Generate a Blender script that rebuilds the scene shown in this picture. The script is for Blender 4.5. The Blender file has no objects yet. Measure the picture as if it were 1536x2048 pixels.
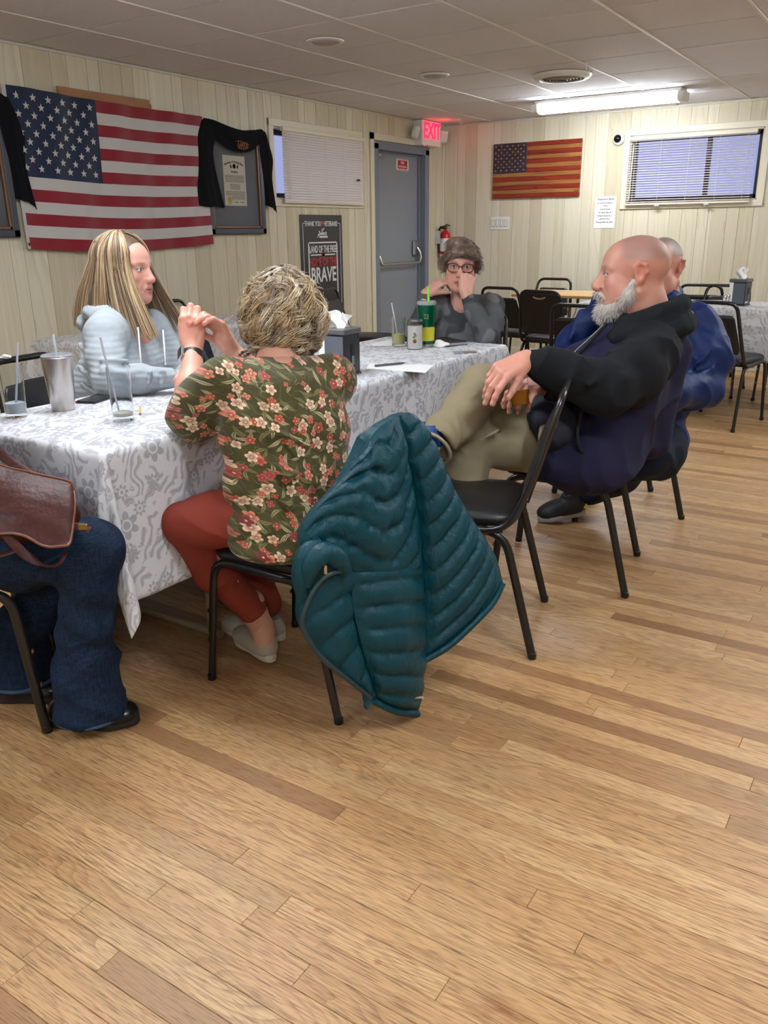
import bpy, bmesh, math, random
import numpy as np
from mathutils import Vector, Matrix
random.seed(7); RNG = np.random.default_rng(7)
SC = bpy.context.scene; COL = SC.collection
# ---------------------------------------------------------------- camera
F_PX, YAW, PITCH, ROLL, CAM_H = 1648.85, 0.578605, 0.328262, -0.0121124, 1.265
_cy, _sy, _cp, _sp = math.cos(YAW), math.sin(YAW), math.cos(PITCH), math.sin(PITCH)
_f = Vector((-_sy*_cp, _cy*_cp, -_sp)); _r0 = Vector((_cy, _sy, 0)); _u0 = _r0.cross(_f)
_r = math.cos(ROLL)*_r0 + math.sin(ROLL)*_u0; _u = -math.sin(ROLL)*_r0 + math.cos(ROLL)*_u0
CAM = Vector((0, 0, CAM_H))
cam_d = bpy.data.cameras.new('camera'); cam_o = bpy.data.objects.new('camera', cam_d); COL.objects.link(cam_o)
cam_d.sensor_fit = 'VERTICAL'; cam_d.sensor_height = 36.0; cam_d.lens = F_PX/2048*36.0; cam_d.clip_start = 0.05
cam_o.matrix_world = Matrix(((_r.x, _u.x, -_f.x, 0), (_r.y, _u.y, -_f.y, 0), (_r.z, _u.z, -_f.z, CAM_H), (0, 0, 0, 1)))
SC.camera = cam_o
def ray(u, v): return _r*((u-768)/F_PX) - _u*((v-1024)/F_PX) + _f
def PX(u, v, x): d = ray(u, v); return CAM + d*(x/d.x)
def PY(u, v, y): d = ray(u, v); return CAM + d*(y/d.y)
def PZ(u, v, z): d = ray(u, v); return CAM + d*((z-CAM_H)/d.z)
def PD(u, v, dep): return CAM + ray(u, v)*dep
def PROJ(p):
    q = Vector(p)-CAM; c = q.dot(_f); return (q.dot(_r)/c*F_PX+768, -q.dot(_u)/c*F_PX+1024, c)
# ---------------------------------------------------------------- world, exposure, lights
W = bpy.data.worlds.new('world'); SC.world = W; W.use_nodes = True
_bg = W.node_tree.nodes['Background']; _bg.inputs[0].default_value = (0.42, 0.46, 0.80, 1); _bg.inputs[1].default_value = 0.85
SC.view_settings.view_transform = 'Standard'; SC.view_settings.look = 'None'
SC.cycles.use_adaptive_sampling = True; SC.cycles.adaptive_threshold = 0.1; SC.cycles.use_light_tree = False; SC.cycles.max_bounces = 8; SC.cycles.diffuse_bounces = 4; SC.cycles.glossy_bounces = 3; SC.cycles.transmission_bounces = 7
SC.view_settings.gamma = 1.0; SC.view_settings.use_curve_mapping = False; SC.view_settings.exposure = 0.06
XW, YW, CEIL = -4.58, 8.23, 2.295          # left wall, far wall, ceiling
XR, YB = 3.6, -3.0                          # right wall and the wall behind the viewer
# fluorescent fixtures: centre x, y, length axis, watts of light
FIXTURES = [(-2.52, 7.28, 'x', 6), (-2.25, 1.9, 'x', 13), (0.25, 1.3, 'x', 14), (0.2, 4.6, 'x', 14),
            (-2.3, -0.9, 'x', 12), (0.9, -1.2, 'x', 12), (0.9, 7.28, 'x', 8)]
def area_light(x, y, z, sx, sy, w, col=(0.86, 0.93, 1.0)):
    l = bpy.data.lights.new('fixture_light', 'AREA'); l.shape = 'RECTANGLE'; l.size = sx; l.size_y = sy
    l.energy = w; l.color = col
    o = bpy.data.objects.new('fixture_light', l); COL.objects.link(o); o.location = (x, y, z); return o
for fx, fy, ax, w in FIXTURES: area_light(fx, fy, CEIL-0.102, 1.16, 0.10, w*.30)
# ---------------------------------------------------------------- helpers: objects
def tag(o, label=None, cat=None, group=None, kind=None):
    if label: o['label'] = label
    if cat: o['category'] = cat
    if group: o['group'] = group
    if kind: o['kind'] = kind
    return o
def thing(name, label, cat, loc=(0, 0, 0), rotz=0.0, group=None):
    o = bpy.data.objects.new(name, None); COL.objects.link(o); o.empty_display_size = 0.05
    o.matrix_world = Matrix.Translation(Vector(loc)) @ Matrix.Rotation(rotz, 4, 'Z')
    return tag(o, label, cat, group)
def wmat(o):
    m = o.matrix_basis.copy()
    while o.parent: o = o.parent; m = o.matrix_basis @ m
    return m
def mesh_obj(name, V, Fc, m=None, parent=None, smooth=False, world=False, attrs=None, kind=None):
    V = np.asarray(V, float).reshape(-1, 3)
    if world and parent is not None:
        mi = np.array(wmat(parent).inverted()); V = V @ mi[:3, :3].T + mi[:3, 3]
    me = bpy.data.meshes.new(name)
    if isinstance(Fc, np.ndarray):
        k = Fc.shape[1]; n = len(Fc)
        me.vertices.add(len(V)); me.vertices.foreach_set('co', V.astype(np.float32).ravel())
        me.loops.add(n*k); me.loops.foreach_set('vertex_index', Fc.astype(np.int32).ravel())
        me.polygons.add(n); me.polygons.foreach_set('loop_start', np.arange(0, n*k, k, dtype=np.int32))
        me.update(calc_edges=True)
    else:
        me.from_pydata(V.tolist(), [], [tuple(int(i) for i in f) for f in Fc])
    if attrs:
        for an, av in attrs.items():
            av = np.asarray(av, np.float32)
            if av.ndim == 1:
                a = me.attributes.new(an, 'FLOAT', 'POINT'); a.data.foreach_set('value', av)
            elif av.shape[1] == 3:
                a = me.attributes.new(an, 'FLOAT_VECTOR', 'POINT'); a.data.foreach_set('vector', av.ravel())
            else:
                a = me.attributes.new(an, 'FLOAT_COLOR', 'POINT'); a.data.foreach_set('color', av.ravel())
    if smooth: me.polygons.foreach_set('use_smooth', [True]*len(me.polygons))
    me.validate(); me.update()
    if m is not None:
        for mm in (m if isinstance(m, (list, tuple)) else [m]): me.materials.append(mm)
    o = bpy.data.objects.new(name, me); COL.objects.link(o)
    if parent is not None: o.parent = parent
    if kind: o['kind'] = kind
    return o
def link_copy(o, parent=None, loc=None, mat=None):
    c = o.copy(); COL.objects.link(c)
    if parent is not None: c.parent = parent
    if mat is not None: c.matrix_basis = mat
    if loc is not None: c.location = loc
    return c
def dup(root, loc, rotz, label=None, group=None, scale=1.0):
    r = root.copy(); COL.objects.link(r)
    r.matrix_basis = Matrix.Translation(Vector(loc)) @ Matrix.Rotation(rotz, 4, 'Z') @ Matrix.Scale(scale, 4)
    if label: r['label'] = label
    if group: r['group'] = group
    for ch in list(root.children):
        c = ch.copy(); COL.objects.link(c); c.parent = r
        for g in list(ch.children):
            d = g.copy(); COL.objects.link(d); d.parent = c
    return r
class G:
    """collects geometry for ONE mesh object"""
    def __init__(s): s.V = []; s.F = []; s.n = 0
    def add(s, V, Fc):
        V = np.asarray(V, float).reshape(-1, 3); s.V.append(V); s.F += [tuple(int(i)+s.n for i in f) for f in Fc]; s.n += len(V); return s
    def box(s, lo, hi, ch=0.0, M=None):
        lo = np.array(lo, float); hi = np.array(hi, float)
        if ch <= 0:
            V = np.array([[x, y, z] for x in (lo[0], hi[0]) for y in (lo[1], hi[1]) for z in (lo[2], hi[2])])
            Fc = [(0, 1, 3, 2), (4, 6, 7, 5), (0, 4, 5, 1), (2, 3, 7, 6), (0, 2, 6, 4), (1, 5, 7, 3)]
        else:
            V = []; idx = {}
            for sx in (0, 1):
                for sy in (0, 1):
                    for sz in (0, 1):
                        c = [lo[0] if not sx else hi[0], lo[1] if not sy else hi[1], lo[2] if not sz else hi[2]]
                        sg = [1-2*sx, 1-2*sy, 1-2*sz]
                        for a in range(3):
                            p = list(c)
                            for b in range(3):
                                if b != a: p[b] += sg[b]*ch
                            idx[(sx, sy, sz, a)] = len(V); V.append(p)
            def I(k, a): return idx[(k[0], k[1], k[2], a)]
            Fc = []
            for a in range(3):
                b, c = (a+1) % 3, (a+2) % 3
                for sa in (0, 1):
                    q = []
                    for sb, sc_ in ((0, 0), (1, 0), (1, 1), (0, 1)):
                        k = [0, 0, 0]; k[a] = sa; k[b] = sb; k[c] = sc_; q.append(I(k, a))
                    Fc.append(tuple(q if sa else q[::-1]))
            for a in range(3):
                b, c = (a+1) % 3, (a+2) % 3
                for sb in (0, 1):
                    for sc_ in (0, 1):
                        k0 = [0]*3; k1 = [0]*3; k0[b] = k1[b] = sb; k0[c] = k1[c] = sc_; k1[a] = 1
                        q = [I(k0, b), I(k1, b), I(k1, c), I(k0, c)]
                        Fc.append(tuple(q if (sb == sc_) else q[::-1]))
            for k in [(x, y, z) for x in (0, 1) for y in (0, 1) for z in (0, 1)]:
                q = [I(k, 0), I(k, 1), I(k, 2)]
                Fc.append(tuple(q if sum(k) % 2 else q[::-1]))
            V = np.array(V)
        if M is not None:
            M = np.array(M); V = np.asarray(V) @ M[:3, :3].T + M[:3, 3]
        return s.add(V, Fc)
    def tube(s, pts, r, n=10, closed=False, ry=None, up=None, caps=True):
        P = np.array([tuple(p) for p in pts], float); m = len(P)
        r = np.broadcast_to(np.asarray(r, float), (m,)); ry = r if ry is None else np.broadcast_to(np.asarray(ry, float), (m,))
        T = np.zeros_like(P)
        if closed: T = np.roll(P, -1, 0)-np.roll(P, 1, 0)
        else: T[1:-1] = P[2:]-P[:-2]; T[0] = P[1]-P[0]; T[-1] = P[-1]-P[-2]
        T /= np.linalg.norm(T, axis=1)[:, None]+1e-12
        a = np.array(up if up is not None else ((0, 0, 1) if abs(T[0][2]) < .9 else (1, 0, 0)), float)
        V = []; nrm = None
        for i in range(m):
            if nrm is None or up is not None: nrm = a - T[i]*a.dot(T[i])
            else: nrm = nrm - T[i]*nrm.dot(T[i])
            nrm = nrm/(np.linalg.norm(nrm)+1e-12); bi = np.cross(T[i], nrm)
            th = np.arange(n)*2*math.pi/n
            V.append(P[i]+np.outer(np.cos(th)*r[i], nrm)+np.outer(np.sin(th)*ry[i], bi))
        V = np.concatenate(V); Fc = []
        for i in range(m if closed else m-1):
            j = (i+1) % m
            for k in range(n):
                l = (k+1) % n; Fc.append((i*n+k, i*n+l, j*n+l, j*n+k))
        if caps and not closed:
            Fc.append(tuple(range(n))[::-1]); Fc.append(tuple((m-1)*n+k for k in range(n)))
        return s.add(V, Fc)
    def lathe(s, prof, n=24, c=(0, 0, 0), M=None):
        th = np.arange(n)*2*math.pi/n; V = []; Fc = []
        for r, z in prof: V.append(np.stack([c[0]+r*np.cos(th), c[1]+r*np.sin(th), np.full(n, c[2]+z)], 1))
        V = np.concatenate(V)
        for i in range(len(prof)-1):
            for k in range(n):
                l = (k+1) % n; Fc.append((i*n+k, i*n+l, (i+1)*n+l, (i+1)*n+k))
        if prof[0][0] > 1e-6: Fc.append(tuple(range(n))[::-1])
        if prof[-1][0] > 1e-6: Fc.append(tuple((len(prof)-1)*n+k for k in range(n)))
        if M is not None: M = np.array(M); V = V @ M[:3, :3].T + M[:3, 3]
        return s.add(V, Fc)
    def grid(s, A, closed_u=False):
        A = np.asarray(A, float); a, b = A.shape[:2]; Fc = []
        for i in range(a if closed_u else a-1):
            ii = (i+1) % a
            for j in range(b-1): Fc.append((i*b+j, ii*b+j, ii*b+j+1, i*b+j+1))
        return s.add(A.reshape(-1, 3), Fc)
    def prism(s, poly, d, M=None):
        """2D polygon in xz plane extruded along y from 0 to d"""
        n = len(poly); V = [(x, 0, z) for x, z in poly]+[(x, d, z) for x, z in poly]
        Fc = [tuple(range(n)), tuple(range(2*n-1, n-1, -1))]+[(i, i+n, (i+1) % n+n, (i+1) % n) for i in range(n)]
        V = np.array(V, float)
        if M is not None: M = np.array(M); V = V @ M[:3, :3].T + M[:3, 3]
        return s.add(V, Fc)
    def obj(s, name, m, parent=None, smooth=False, world=False, kind=None, attrs=None):
        o = mesh_obj(name, np.concatenate(s.V), s.F, m, parent, smooth, world, attrs, kind)
        if smooth and len(s.F) < 3000: smooth_by_angle(o, 48)
        return o
def smooth_by_angle(o, deg=40):
    me = o.data; me.polygons.foreach_set('use_smooth', [True]*len(me.polygons))
    bm = bmesh.new(); bm.from_mesh(me); c = math.radians(deg)
    bmesh.ops.recalc_face_normals(bm, faces=bm.faces)
    for e in bm.edges:
        if len(e.link_faces) == 2 and e.calc_face_angle(0) > c: e.smooth = False
    bm.to_mesh(me); bm.free(); return o
def frame3(origin, ex, ey):
    """matrix: local x->ex, local z->ey(up), local y->normal pointing into the surface"""
    ex = Vector(ex).normalized(); ez = Vector(ey).normalized(); en = ez.cross(ex)
    return Matrix(((ex.x, en.x, ez.x, origin[0]), (ex.y, en.y, ez.y, origin[1]), (ex.z, en.z, ez.z, origin[2]), (0, 0, 0, 1)))
LEFTW = lambda y, z, off=0.0: Matrix(((0, -1, 0, XW+off), (1, 0, 0, y), (0, 0, 1, z), (0, 0, 0, 1)))   # local x -> +Y, local y -> into the wall
FARW = lambda x, z, off=0.0: Matrix(((1, 0, 0, x), (0, 1, 0, YW-off), (0, 0, 1, z), (0, 0, 0, 1)))
def text_mesh(name, txt, size, m, parent, M, wscale=1.0, bold=0.0, depth=0.0008, align='CENTER', shear=0.0):
    cu = bpy.data.curves.new(name, 'FONT'); cu.body = txt; cu.size = size; cu.align_x = align; cu.offset = bold; cu.extrude = depth; cu.resolution_u = 3; cu.shear = shear
    t = bpy.data.objects.new('tmp', cu); me = bpy.data.meshes.new_from_object(t)
    bpy.data.objects.remove(t); bpy.data.curves.remove(cu); me.name = name
    # font lies in xy: put it in xz facing -y
    Q = M @ Matrix(((wscale, 0, 0, 0), (0, 0, -1, 0), (0, 1, 0, 0), (0, 0, 0, 1)))
    me.transform(wmat(parent).inverted() @ Q)
    me.materials.clear(); me.materials.append(m)
    o = bpy.data.objects.new(name, me); COL.objects.link(o); o.parent = parent; return o
# ---------------------------------------------------------------- helpers: materials
class NT:
    def __init__(s, name):
        s.m = bpy.data.materials.new(name); s.m.use_nodes = True; s.t = s.m.node_tree; s.n = s.t.nodes
        s.b = s.n['Principled BSDF']
    def nd(s, k, **kw):
        n = s.n.new(k)
        for a, b in kw.items(): setattr(n, a, b)
        return n
    def setin(s, sock, v):
        if isinstance(v, bpy.types.NodeSocket): s.t.links.new(v, sock)
        elif v is not None:
            if isinstance(v, (tuple, list)) and len(v) == 3 and sock.type == 'RGBA': v = (*v, 1)
            sock.default_value = v
    def coord(s, k='Object'): return s.nd('ShaderNodeTexCoord').outputs[k]
    def pos(s): return s.nd('ShaderNodeNewGeometry').outputs['Position']
    def attr(s, name, out='Vector'):
        n = s.nd('ShaderNodeAttribute'); n.attribute_name = name; return n.outputs[out]
    def map(s, v, sc=(1, 1, 1), loc=(0, 0, 0), rot=(0, 0, 0)):
        n = s.nd('ShaderNodeMapping'); s.setin(n.inputs[0], v); n.inputs['Location'].default_value = loc
        n.inputs['Rotation'].default_value = rot; n.inputs['Scale'].default_value = sc; return n.outputs[0]
    def noise(s, v, sc=5, det=3, rough=.55, dist=0, out='Fac'):
        n = s.nd('ShaderNodeTexNoise'); s.setin(n.inputs['Vector'], v); n.inputs['Scale'].default_value = sc
        n.inputs['Detail'].default_value = det; n.inputs['Roughness'].default_value = rough; n.inputs['Distortion'].default_value = dist
        return n.outputs[out]
    def wave(s, v, sc=5, dist=0, det=2, dsc=1, dr='X', prof='SIN', ty='BANDS'):
        n = s.nd('ShaderNodeTexWave'); n.wave_type = ty; n.wave_profile = prof
        if ty == 'BANDS': n.bands_direction = dr
        else: n.rings_direction = dr
        s.setin(n.inputs['Vector'], v); n.inputs['Scale'].default_value = sc; n.inputs['Distortion'].default_value = dist
        n.inputs['Detail'].default_value = det; n.inputs['Detail Scale'].default_value = dsc; return n.outputs['Fac']
    def vor(s, v, sc=5, feat='F1', dim='3D', rnd=1.0):
        n = s.nd('ShaderNodeTexVoronoi'); n.feature = feat; n.voronoi_dimensions = dim
        s.setin(n.inputs['Vector'], v); n.inputs['Scale'].default_value = sc; n.inputs['Randomness'].default_value = rnd; return n.outputs
    def math(s, op, a, b=None, c=None, clamp=False):
        n = s.nd('ShaderNodeMath'); n.operation = op; n.use_clamp = clamp; s.setin(n.inputs[0], a); s.setin(n.inputs[1], b)
        if c is not None: s.setin(n.inputs[2], c)
        return n.outputs[0]
    def vmath(s, op, a, b=None):
        n = s.nd('ShaderNodeVectorMath'); n.operation = op; s.setin(n.inputs[0], a)
        if b is not None:
            if op == 'SCALE': s.setin(n.inputs['Scale'], b)
            else: s.setin(n.inputs[1], b)
        return n.outputs['Value'] if op in ('LENGTH', 'DOT_PRODUCT', 'DISTANCE') else n.outputs[0]
    def sep(s, v): n = s.nd('ShaderNodeSeparateXYZ'); s.setin(n.inputs[0], v); return n.outputs
    def comb(s, x=0, y=0, z=0):
        n = s.nd('ShaderNodeCombineXYZ'); s.setin(n.inputs[0], x); s.setin(n.inputs[1], y); s.setin(n.inputs[2], z); return n.outputs[0]
    def mix(s, f, a, b, bt='MIX'):
        n = s.nd('ShaderNodeMix'); n.data_type = 'RGBA'; n.blend_type = bt; s.setin(n.inputs[0], f); s.setin(n.inputs[6], a); s.setin(n.inputs[7], b); return n.outputs[2]
    def ramp(s, f, stops, interp='LINEAR'):
        n = s.nd('ShaderNodeValToRGB'); r = n.color_ramp; r.interpolation = interp
        while len(r.elements) < len(stops): r.elements.new(0.5)
        for e, (p, c) in zip(r.elements, stops): e.position = p; e.color = (*c, 1) if isinstance(c, (tuple, list)) else (c, c, c, 1)
        s.setin(n.inputs[0], f); return n.outputs[0]
    def step(s, f, lo, hi):
        n = s.nd('ShaderNodeMapRange'); n.clamp = True; s.setin(n.inputs[0], f); n.inputs[1].default_value = lo; n.inputs[2].default_value = hi; return n.outputs[0]
    def bump(s, h, st=.3, d=.01):
        n = s.nd('ShaderNodeBump'); n.inputs['Strength'].default_value = st; n.inputs['Distance'].default_value = d; s.setin(n.inputs['Height'], h)
        s.t.links.new(n.outputs[0], s.b.inputs['Normal']); return n.outputs[0]
    def set(s, **kw):
        nm = dict(color='Base Color', rough='Roughness', metal='Metallic', spec='Specular IOR Level', trans='Transmission Weight', ior='IOR', alpha='Alpha',
                  emit='Emission Color', estr='Emission Strength', sheen='Sheen Weight', coat='Coat Weight', sss='Subsurface Weight', croughness='Coat Roughness')
        for k, v in kw.items(): s.setin(s.b.inputs[nm[k]], v)
        return s
def srgb(r, g, b):
    f = lambda c: ((c/255+.055)/1.055)**2.4 if c > 10 else c/255/12.92
    return (f(r), f(g), f(b))
def plain(name, col, rough=.5, metal=0, spec=.5, bump=None, **kw):
    n = NT(name); n.set(color=col, rough=rough, metal=metal, spec=spec, **kw)
    if bump: n.bump(n.noise(n.coord(), bump[0], 4), bump[1], bump[2] if len(bump) > 2 else .003)
    return n.m
# ================================================================ MATERIALS
def m_floor():
    n = NT('oak_plank'); P = n.pos(); A = n.attr('pr'); a = n.sep(A)
    v = n.vmath('ADD', P, n.vmath('MULTIPLY', A, (37.0, 11.0, 5.0)))
    warp = n.noise(n.map(v, (2.0, 9.0, 1)), 1.0, 1)
    cath = n.wave(n.vmath('ADD', n.map(v, (.55, 16.0, 1)), n.comb(0, n.math('MULTIPLY', warp, 3.2), 0)), 1.5, 2.2, 1, 1.2, 'Y', 'SAW')
    grain = n.noise(n.map(v, (11.0, 230.0, 1)), 1.0, 2, .6)
    pore = n.noise(n.map(v, (22.0, 420.0, 1)), 1.0, 1, .5)
    base = n.ramp(a[0], [(0, srgb(164, 124, 84)), (.2, srgb(194, 155, 108)), (.45, srgb(184, 144, 99)), (.75, srgb(206, 170, 122)), (1, srgb(146, 108, 72))])
    c = n.mix(n.step(cath, .5, 1.0), base, n.mix(.6, base, srgb(140, 98, 58), 'MIX'))
    sel = n.step(a[1], .35, .6)
    c = n.mix(sel, n.mix(.25, base, c), c)
    c = n.mix(n.math('MULTIPLY', n.step(grain, .46, .68), .5), c, srgb(132, 92, 56))
    c = n.mix(n.math('MULTIPLY', n.step(pore, .54, .66), .62), c, srgb(100, 66, 38))
    # wear: grey scuffs, pinkish ground-in marks, orange-brown spots
    wear = n.noise(P, 2.3, 2, .6); c = n.mix(n.math('MULTIPLY', n.step(wear, .52, .75), .25), c, srgb(170, 146, 112))
    dirt = n.noise(n.map(P, (1, 2.0, 1)), 5.5, 3, .7); c = n.mix(n.math('MULTIPLY', n.step(dirt, .60, .78), .40), c, srgb(112, 88, 62))
    sp = n.vor(n.map(P, (1, 1.5, 1)), 5.2)
    c = n.mix(n.math('MULTIPLY', n.step(sp[0], .055, .03), .7), c, srgb(150, 92, 44))
    d1 = n.vmath('DISTANCE', n.vmath('MULTIPLY', P, (1, 2.2, 1)), (-1.86, 1.50*2.2, 0))
    red = n.math('MULTIPLY', n.step(d1, .42, .05), n.step(n.noise(n.map(P, (5, 14, 1)), 3.0, 2, .7), .47, .62))
    c = n.mix(n.math('MULTIPLY', red, .55), c, srgb(150, 84, 78))
    d2 = n.vmath('DISTANCE', n.vmath('MULTIPLY', P, (1, 2.6, 1)), (-.42, .985*2.6, 0))
    c = n.mix(n.math('MULTIPLY', n.math('MULTIPLY', n.step(d2, .10, .02), n.step(dirt, .42, .6)), .85), c, srgb(116, 68, 28))
    n.set(color=c, rough=n.math('ADD', n.math('MULTIPLY', wear, .25), .30), spec=.42)
    n.bump(pore, .14, .0015); return n.m
def m_panel():
    n = NT('whitewashed_wood_paneling'); P = n.pos(); a = n.sep(n.attr('pr'))
    v = n.vmath('ADD', P, n.vmath('MULTIPLY', n.attr('pr'), (3.0, 3.0, 17.0)))
    w = n.noise(n.map(v, (3.5, 3.5, .8)), 1, 2)
    cath = n.wave(n.vmath('ADD', n.map(v, (7.0, 7.0, .45)), n.comb(n.math('MULTIPLY', w, 1.6), n.math('MULTIPLY', w, 1.6), 0)), 1.35, 3.0, 1, 1.0, 'DIAGONAL', 'SAW')
    g = n.noise(n.map(v, (70, 70, 1.6)), 1, 2, .6)
    base = n.ramp(a[0], [(0, srgb(198, 188, 160)), (.5, srgb(212, 203, 178)), (1, srgb(220, 213, 190))])
    c = n.mix(n.math('MULTIPLY', n.step(cath, .5, 1.0), n.math('MULTIPLY', n.step(a[1], .15, .8), .32)), base, srgb(172, 158, 122))
    c = n.mix(n.math('MULTIPLY', n.step(g, .5, .75), .25), c, srgb(184, 172, 142))
    kn = n.vor(n.map(v, (4.2, 4.2, 1.3)), 1.0)
    c = n.mix(n.math('MULTIPLY', n.step(kn[0], .10, .04), .5), c, srgb(160, 136, 98))
    st = n.noise(n.map(v, (22, 22, .7)), 1, 1); c = n.mix(n.math('MULTIPLY', n.step(st, .58, .75), .5), c, srgb(228, 222, 204))
    n.set(color=c, rough=.42, spec=.35); return n.m
def m_tile():
    n = NT('textured_ceiling_tile'); P = n.pos(); h = n.noise(P, 110, 2, .6)
    a = n.sep(n.attr('pr'))
    n.set(color=n.mix(n.math('MULTIPLY', a[0], .35), srgb(230, 229, 233), srgb(218, 216, 220)), rough=.85, spec=.2)
    n.bump(h, .9, .007); return n.m
M_FLOOR, M_PANEL, M_TILE = m_floor(), m_panel(), m_tile()
M_GROOVE = plain('panel_groove', srgb(206, 196, 168), .6)
M_SUB = plain('subfloor_gap', srgb(70, 50, 32), .8)
M_TBAR = plain('ceiling_grid_white', srgb(232, 229, 224), .45)
M_PLEN = plain('plenum_dark', srgb(60, 58, 56), .9)
M_TRIM = plain('cream_trim', srgb(220, 212, 190), .45, bump=(40, .1))
M_WHITE = plain('white_plastic', srgb(228, 226, 220), .35)
M_GREYDOOR = plain('grey_door_paint', srgb(136, 142, 150), .38, bump=(90, .05))
M_GREYFRAME = plain('grey_frame_paint', srgb(118, 126, 138), .38)
M_STEEL = plain('brushed_steel', srgb(190, 186, 178), .28, 1.0)
M_CHROME = plain('chrome', srgb(210, 210, 210), .12, 1.0)
M_BLACK = plain('black_plastic', srgb(24, 24, 26), .4)
M_DARK = plain('dark_gap', srgb(14, 14, 16), .7)
# ================================================================ ROOM SHELL
def structure(name): o = thing(name, None, None); tag(o, kind='structure'); return o
# floor: dark base with oak strips on it
floor = G().box((XW, YB, -.06), (XR, YW, -.0035)).obj('floor', M_SUB); tag(floor, kind='structure')
PW = 0.0556; planks = []
rows = int((YW-YB)/PW)+1
for r in range(rows):
    y0 = YB+r*PW; y1 = min(y0+PW, YW); x = XW-random.random()*.9
    while x < XR:
        L = random.choice([.38, .55, .75, .95, 1.15, 1.4, 1.7, 2.0])*random.uniform(.85, 1.15)
        xa, xb = max(x, XW), min(x+L, XR); x += L
        if xb-xa > .03: planks.append((xa, xb, y0, y1))
def plank_geo(xa, xb, y0, y1):
    e = .0004; h = random.uniform(-.0003, .0002); c = .0009
    lo = (xa+e, y0+e); hi = (xb-e, y1-e)
    V = [(lo[0], lo[1], -.004), (hi[0], lo[1], -.004), (hi[0], hi[1], -.004), (lo[0], hi[1], -.004)]
    V += [(lo[0], lo[1], h-c), (hi[0], lo[1], h-c), (hi[0], hi[1], h-c), (lo[0], hi[1], h-c)]
    V += [(lo[0]+c, lo[1]+c, h), (hi[0]-c, lo[1]+c, h), (hi[0]-c, hi[1]-c, h), (lo[0]+c, hi[1]-c, h)]
    Fc = [(8, 9, 10, 11)]+[(i, (i+1) % 4, 4+(i+1) % 4, 4+i) for i in range(4)]+[(4+i, 4+(i+1) % 4, 8+(i+1) % 4, 8+i) for i in range(4)]
    return V, Fc
def shown(p):
    s = 0
    for k in (.1, .5, .9):
        q = Vector((p[0]+(p[1]-p[0])*k, (p[2]+p[3])/2, 0)); d = (q-CAM).dot(_f)
        if d > .3:
            u, v, _ = PROJ(q)
            if 0 < u < 1536 and 0 < v < 2048: s += (p[1]-p[0])/3*(1.31/d)/d/d
    return s
order = sorted(range(len(planks)), key=lambda i: -shown(planks[i])); near = set(order[:300])
gs = G(); pr = []
for i, p in enumerate(planks):
    V, Fc = plank_geo(*p); rv = [random.random() for _ in range(3)]
    if i in near: mesh_obj('plank', V, Fc, M_FLOOR, floor, attrs={'pr': [rv]*12})
    else: gs.add(V, Fc); pr += [rv]*12
gs.obj('oak_strips', M_FLOOR, floor, kind='stuff', attrs={'pr': pr})
# ceiling
ceiling = G().box((XW, YB, CEIL+.03), (XR, YW, CEIL+.06)).obj('ceiling', M_PLEN); tag(ceiling, kind='structure')
TS = .6096; xs = sorted([-1.600+TS*k for k in range(-5, 9)]); ys = sorted([3.93+TS*k for k in range(-12, 8)])
xs = [XW]+[x for x in xs if XW+.02 < x < XR-.05]+[XR]; ys = [YB]+[y for y in ys if YB+.05 < y < YW-.02]+[YW]
gb = G()
for x in xs[1:-1]: gb.box((x-.009, YB, CEIL), (x+.009, YW, CEIL+.018), .002)
gb.obj('grid_bar', M_TBAR, ceiling)
gb = G()
for y in ys[1:-1]: gb.box((XW, y-.005, CEIL+.007), (XR, y+.005, CEIL+.022), .001)
gb.obj('grid_bar', M_TBAR, ceiling)
for i in range(len(xs)-1):
    for j in range(len(ys)-1):
        dz = random.uniform(0, .003); tl = random.uniform(-.0015, .0015)
        lo = (xs[i]+.011, ys[j]+.007, CEIL+.002+dz); hi = (xs[i+1]-.011, ys[j+1]-.007, CEIL+.022+dz)
        if hi[0]-lo[0] < .02 or hi[1]-lo[1] < .02: continue
        g = G().box(lo, hi, .003); g.obj('ceiling_tile', M_TILE, ceiling, attrs={'pr': [[random.random(), random.random(), 0]]*24})
# walls of grooved paneling: each strip between grooves is a piece
def wall(name, axis, a0, a1, openings, sgn):
    """axis 'x': far wall at y; 'y': left wall at x. strips stand proud of a groove-coloured backing"""
    g = G()
    cuts = sorted({a0, a1} | {c for o in openings for c in o[:2] if a0 < c < a1})
    def cells(p, q, f):
        cc = sorted({p, q} | {c for o in openings for c in o[:2] if p < c < q})
        for s, e in zip(cc[:-1], cc[1:]):
            m = (s+e)/2; ops = sorted([(o[2], o[3]) for o in openings if o[0] < m < o[1]]); z = 0.0
            for zo in ops:
                if zo[0] > z: f(s, e, z, zo[0])
                z = zo[1]
            if z < CEIL+.03: f(s, e, z, CEIL+.03)
    def mk(g, s, e, z0, z1, d0, d1):
        if axis == 'y': g.box((min(XW+d0, XW+d1), s, z0), (max(XW+d0, XW+d1), e, z1))
        else: g.box((s, min(YW-d0, YW-d1), z0), (e, max(YW-d0, YW-d1), z1))
    cells(a0, a1, lambda s, e, z0, z1: mk(g, s, e, z0, z1, -.12, -.004))
    w = g.obj(name, M_GROOVE); tag(w, kind='structure')
    p = a0; k = 0; widths = [.165, .10, .125, .20, .09, .15, .185, .115, .14, .095]
    while p < a1-.01:
        q = min(p+widths[k % 10]*random.uniform(.94, 1.06), a1); k += 1; gg = G()
        cells(p+.002, q-.002, lambda s, e, z0, z1: mk(gg, s, e, z0, z1, -.006, 0.0))
        if gg.n: gg.obj('wall_panel', M_PANEL, w, attrs={'pr': [[random.random(), random.random(), random.random()]]*gg.n})
        p = q
    return w
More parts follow.
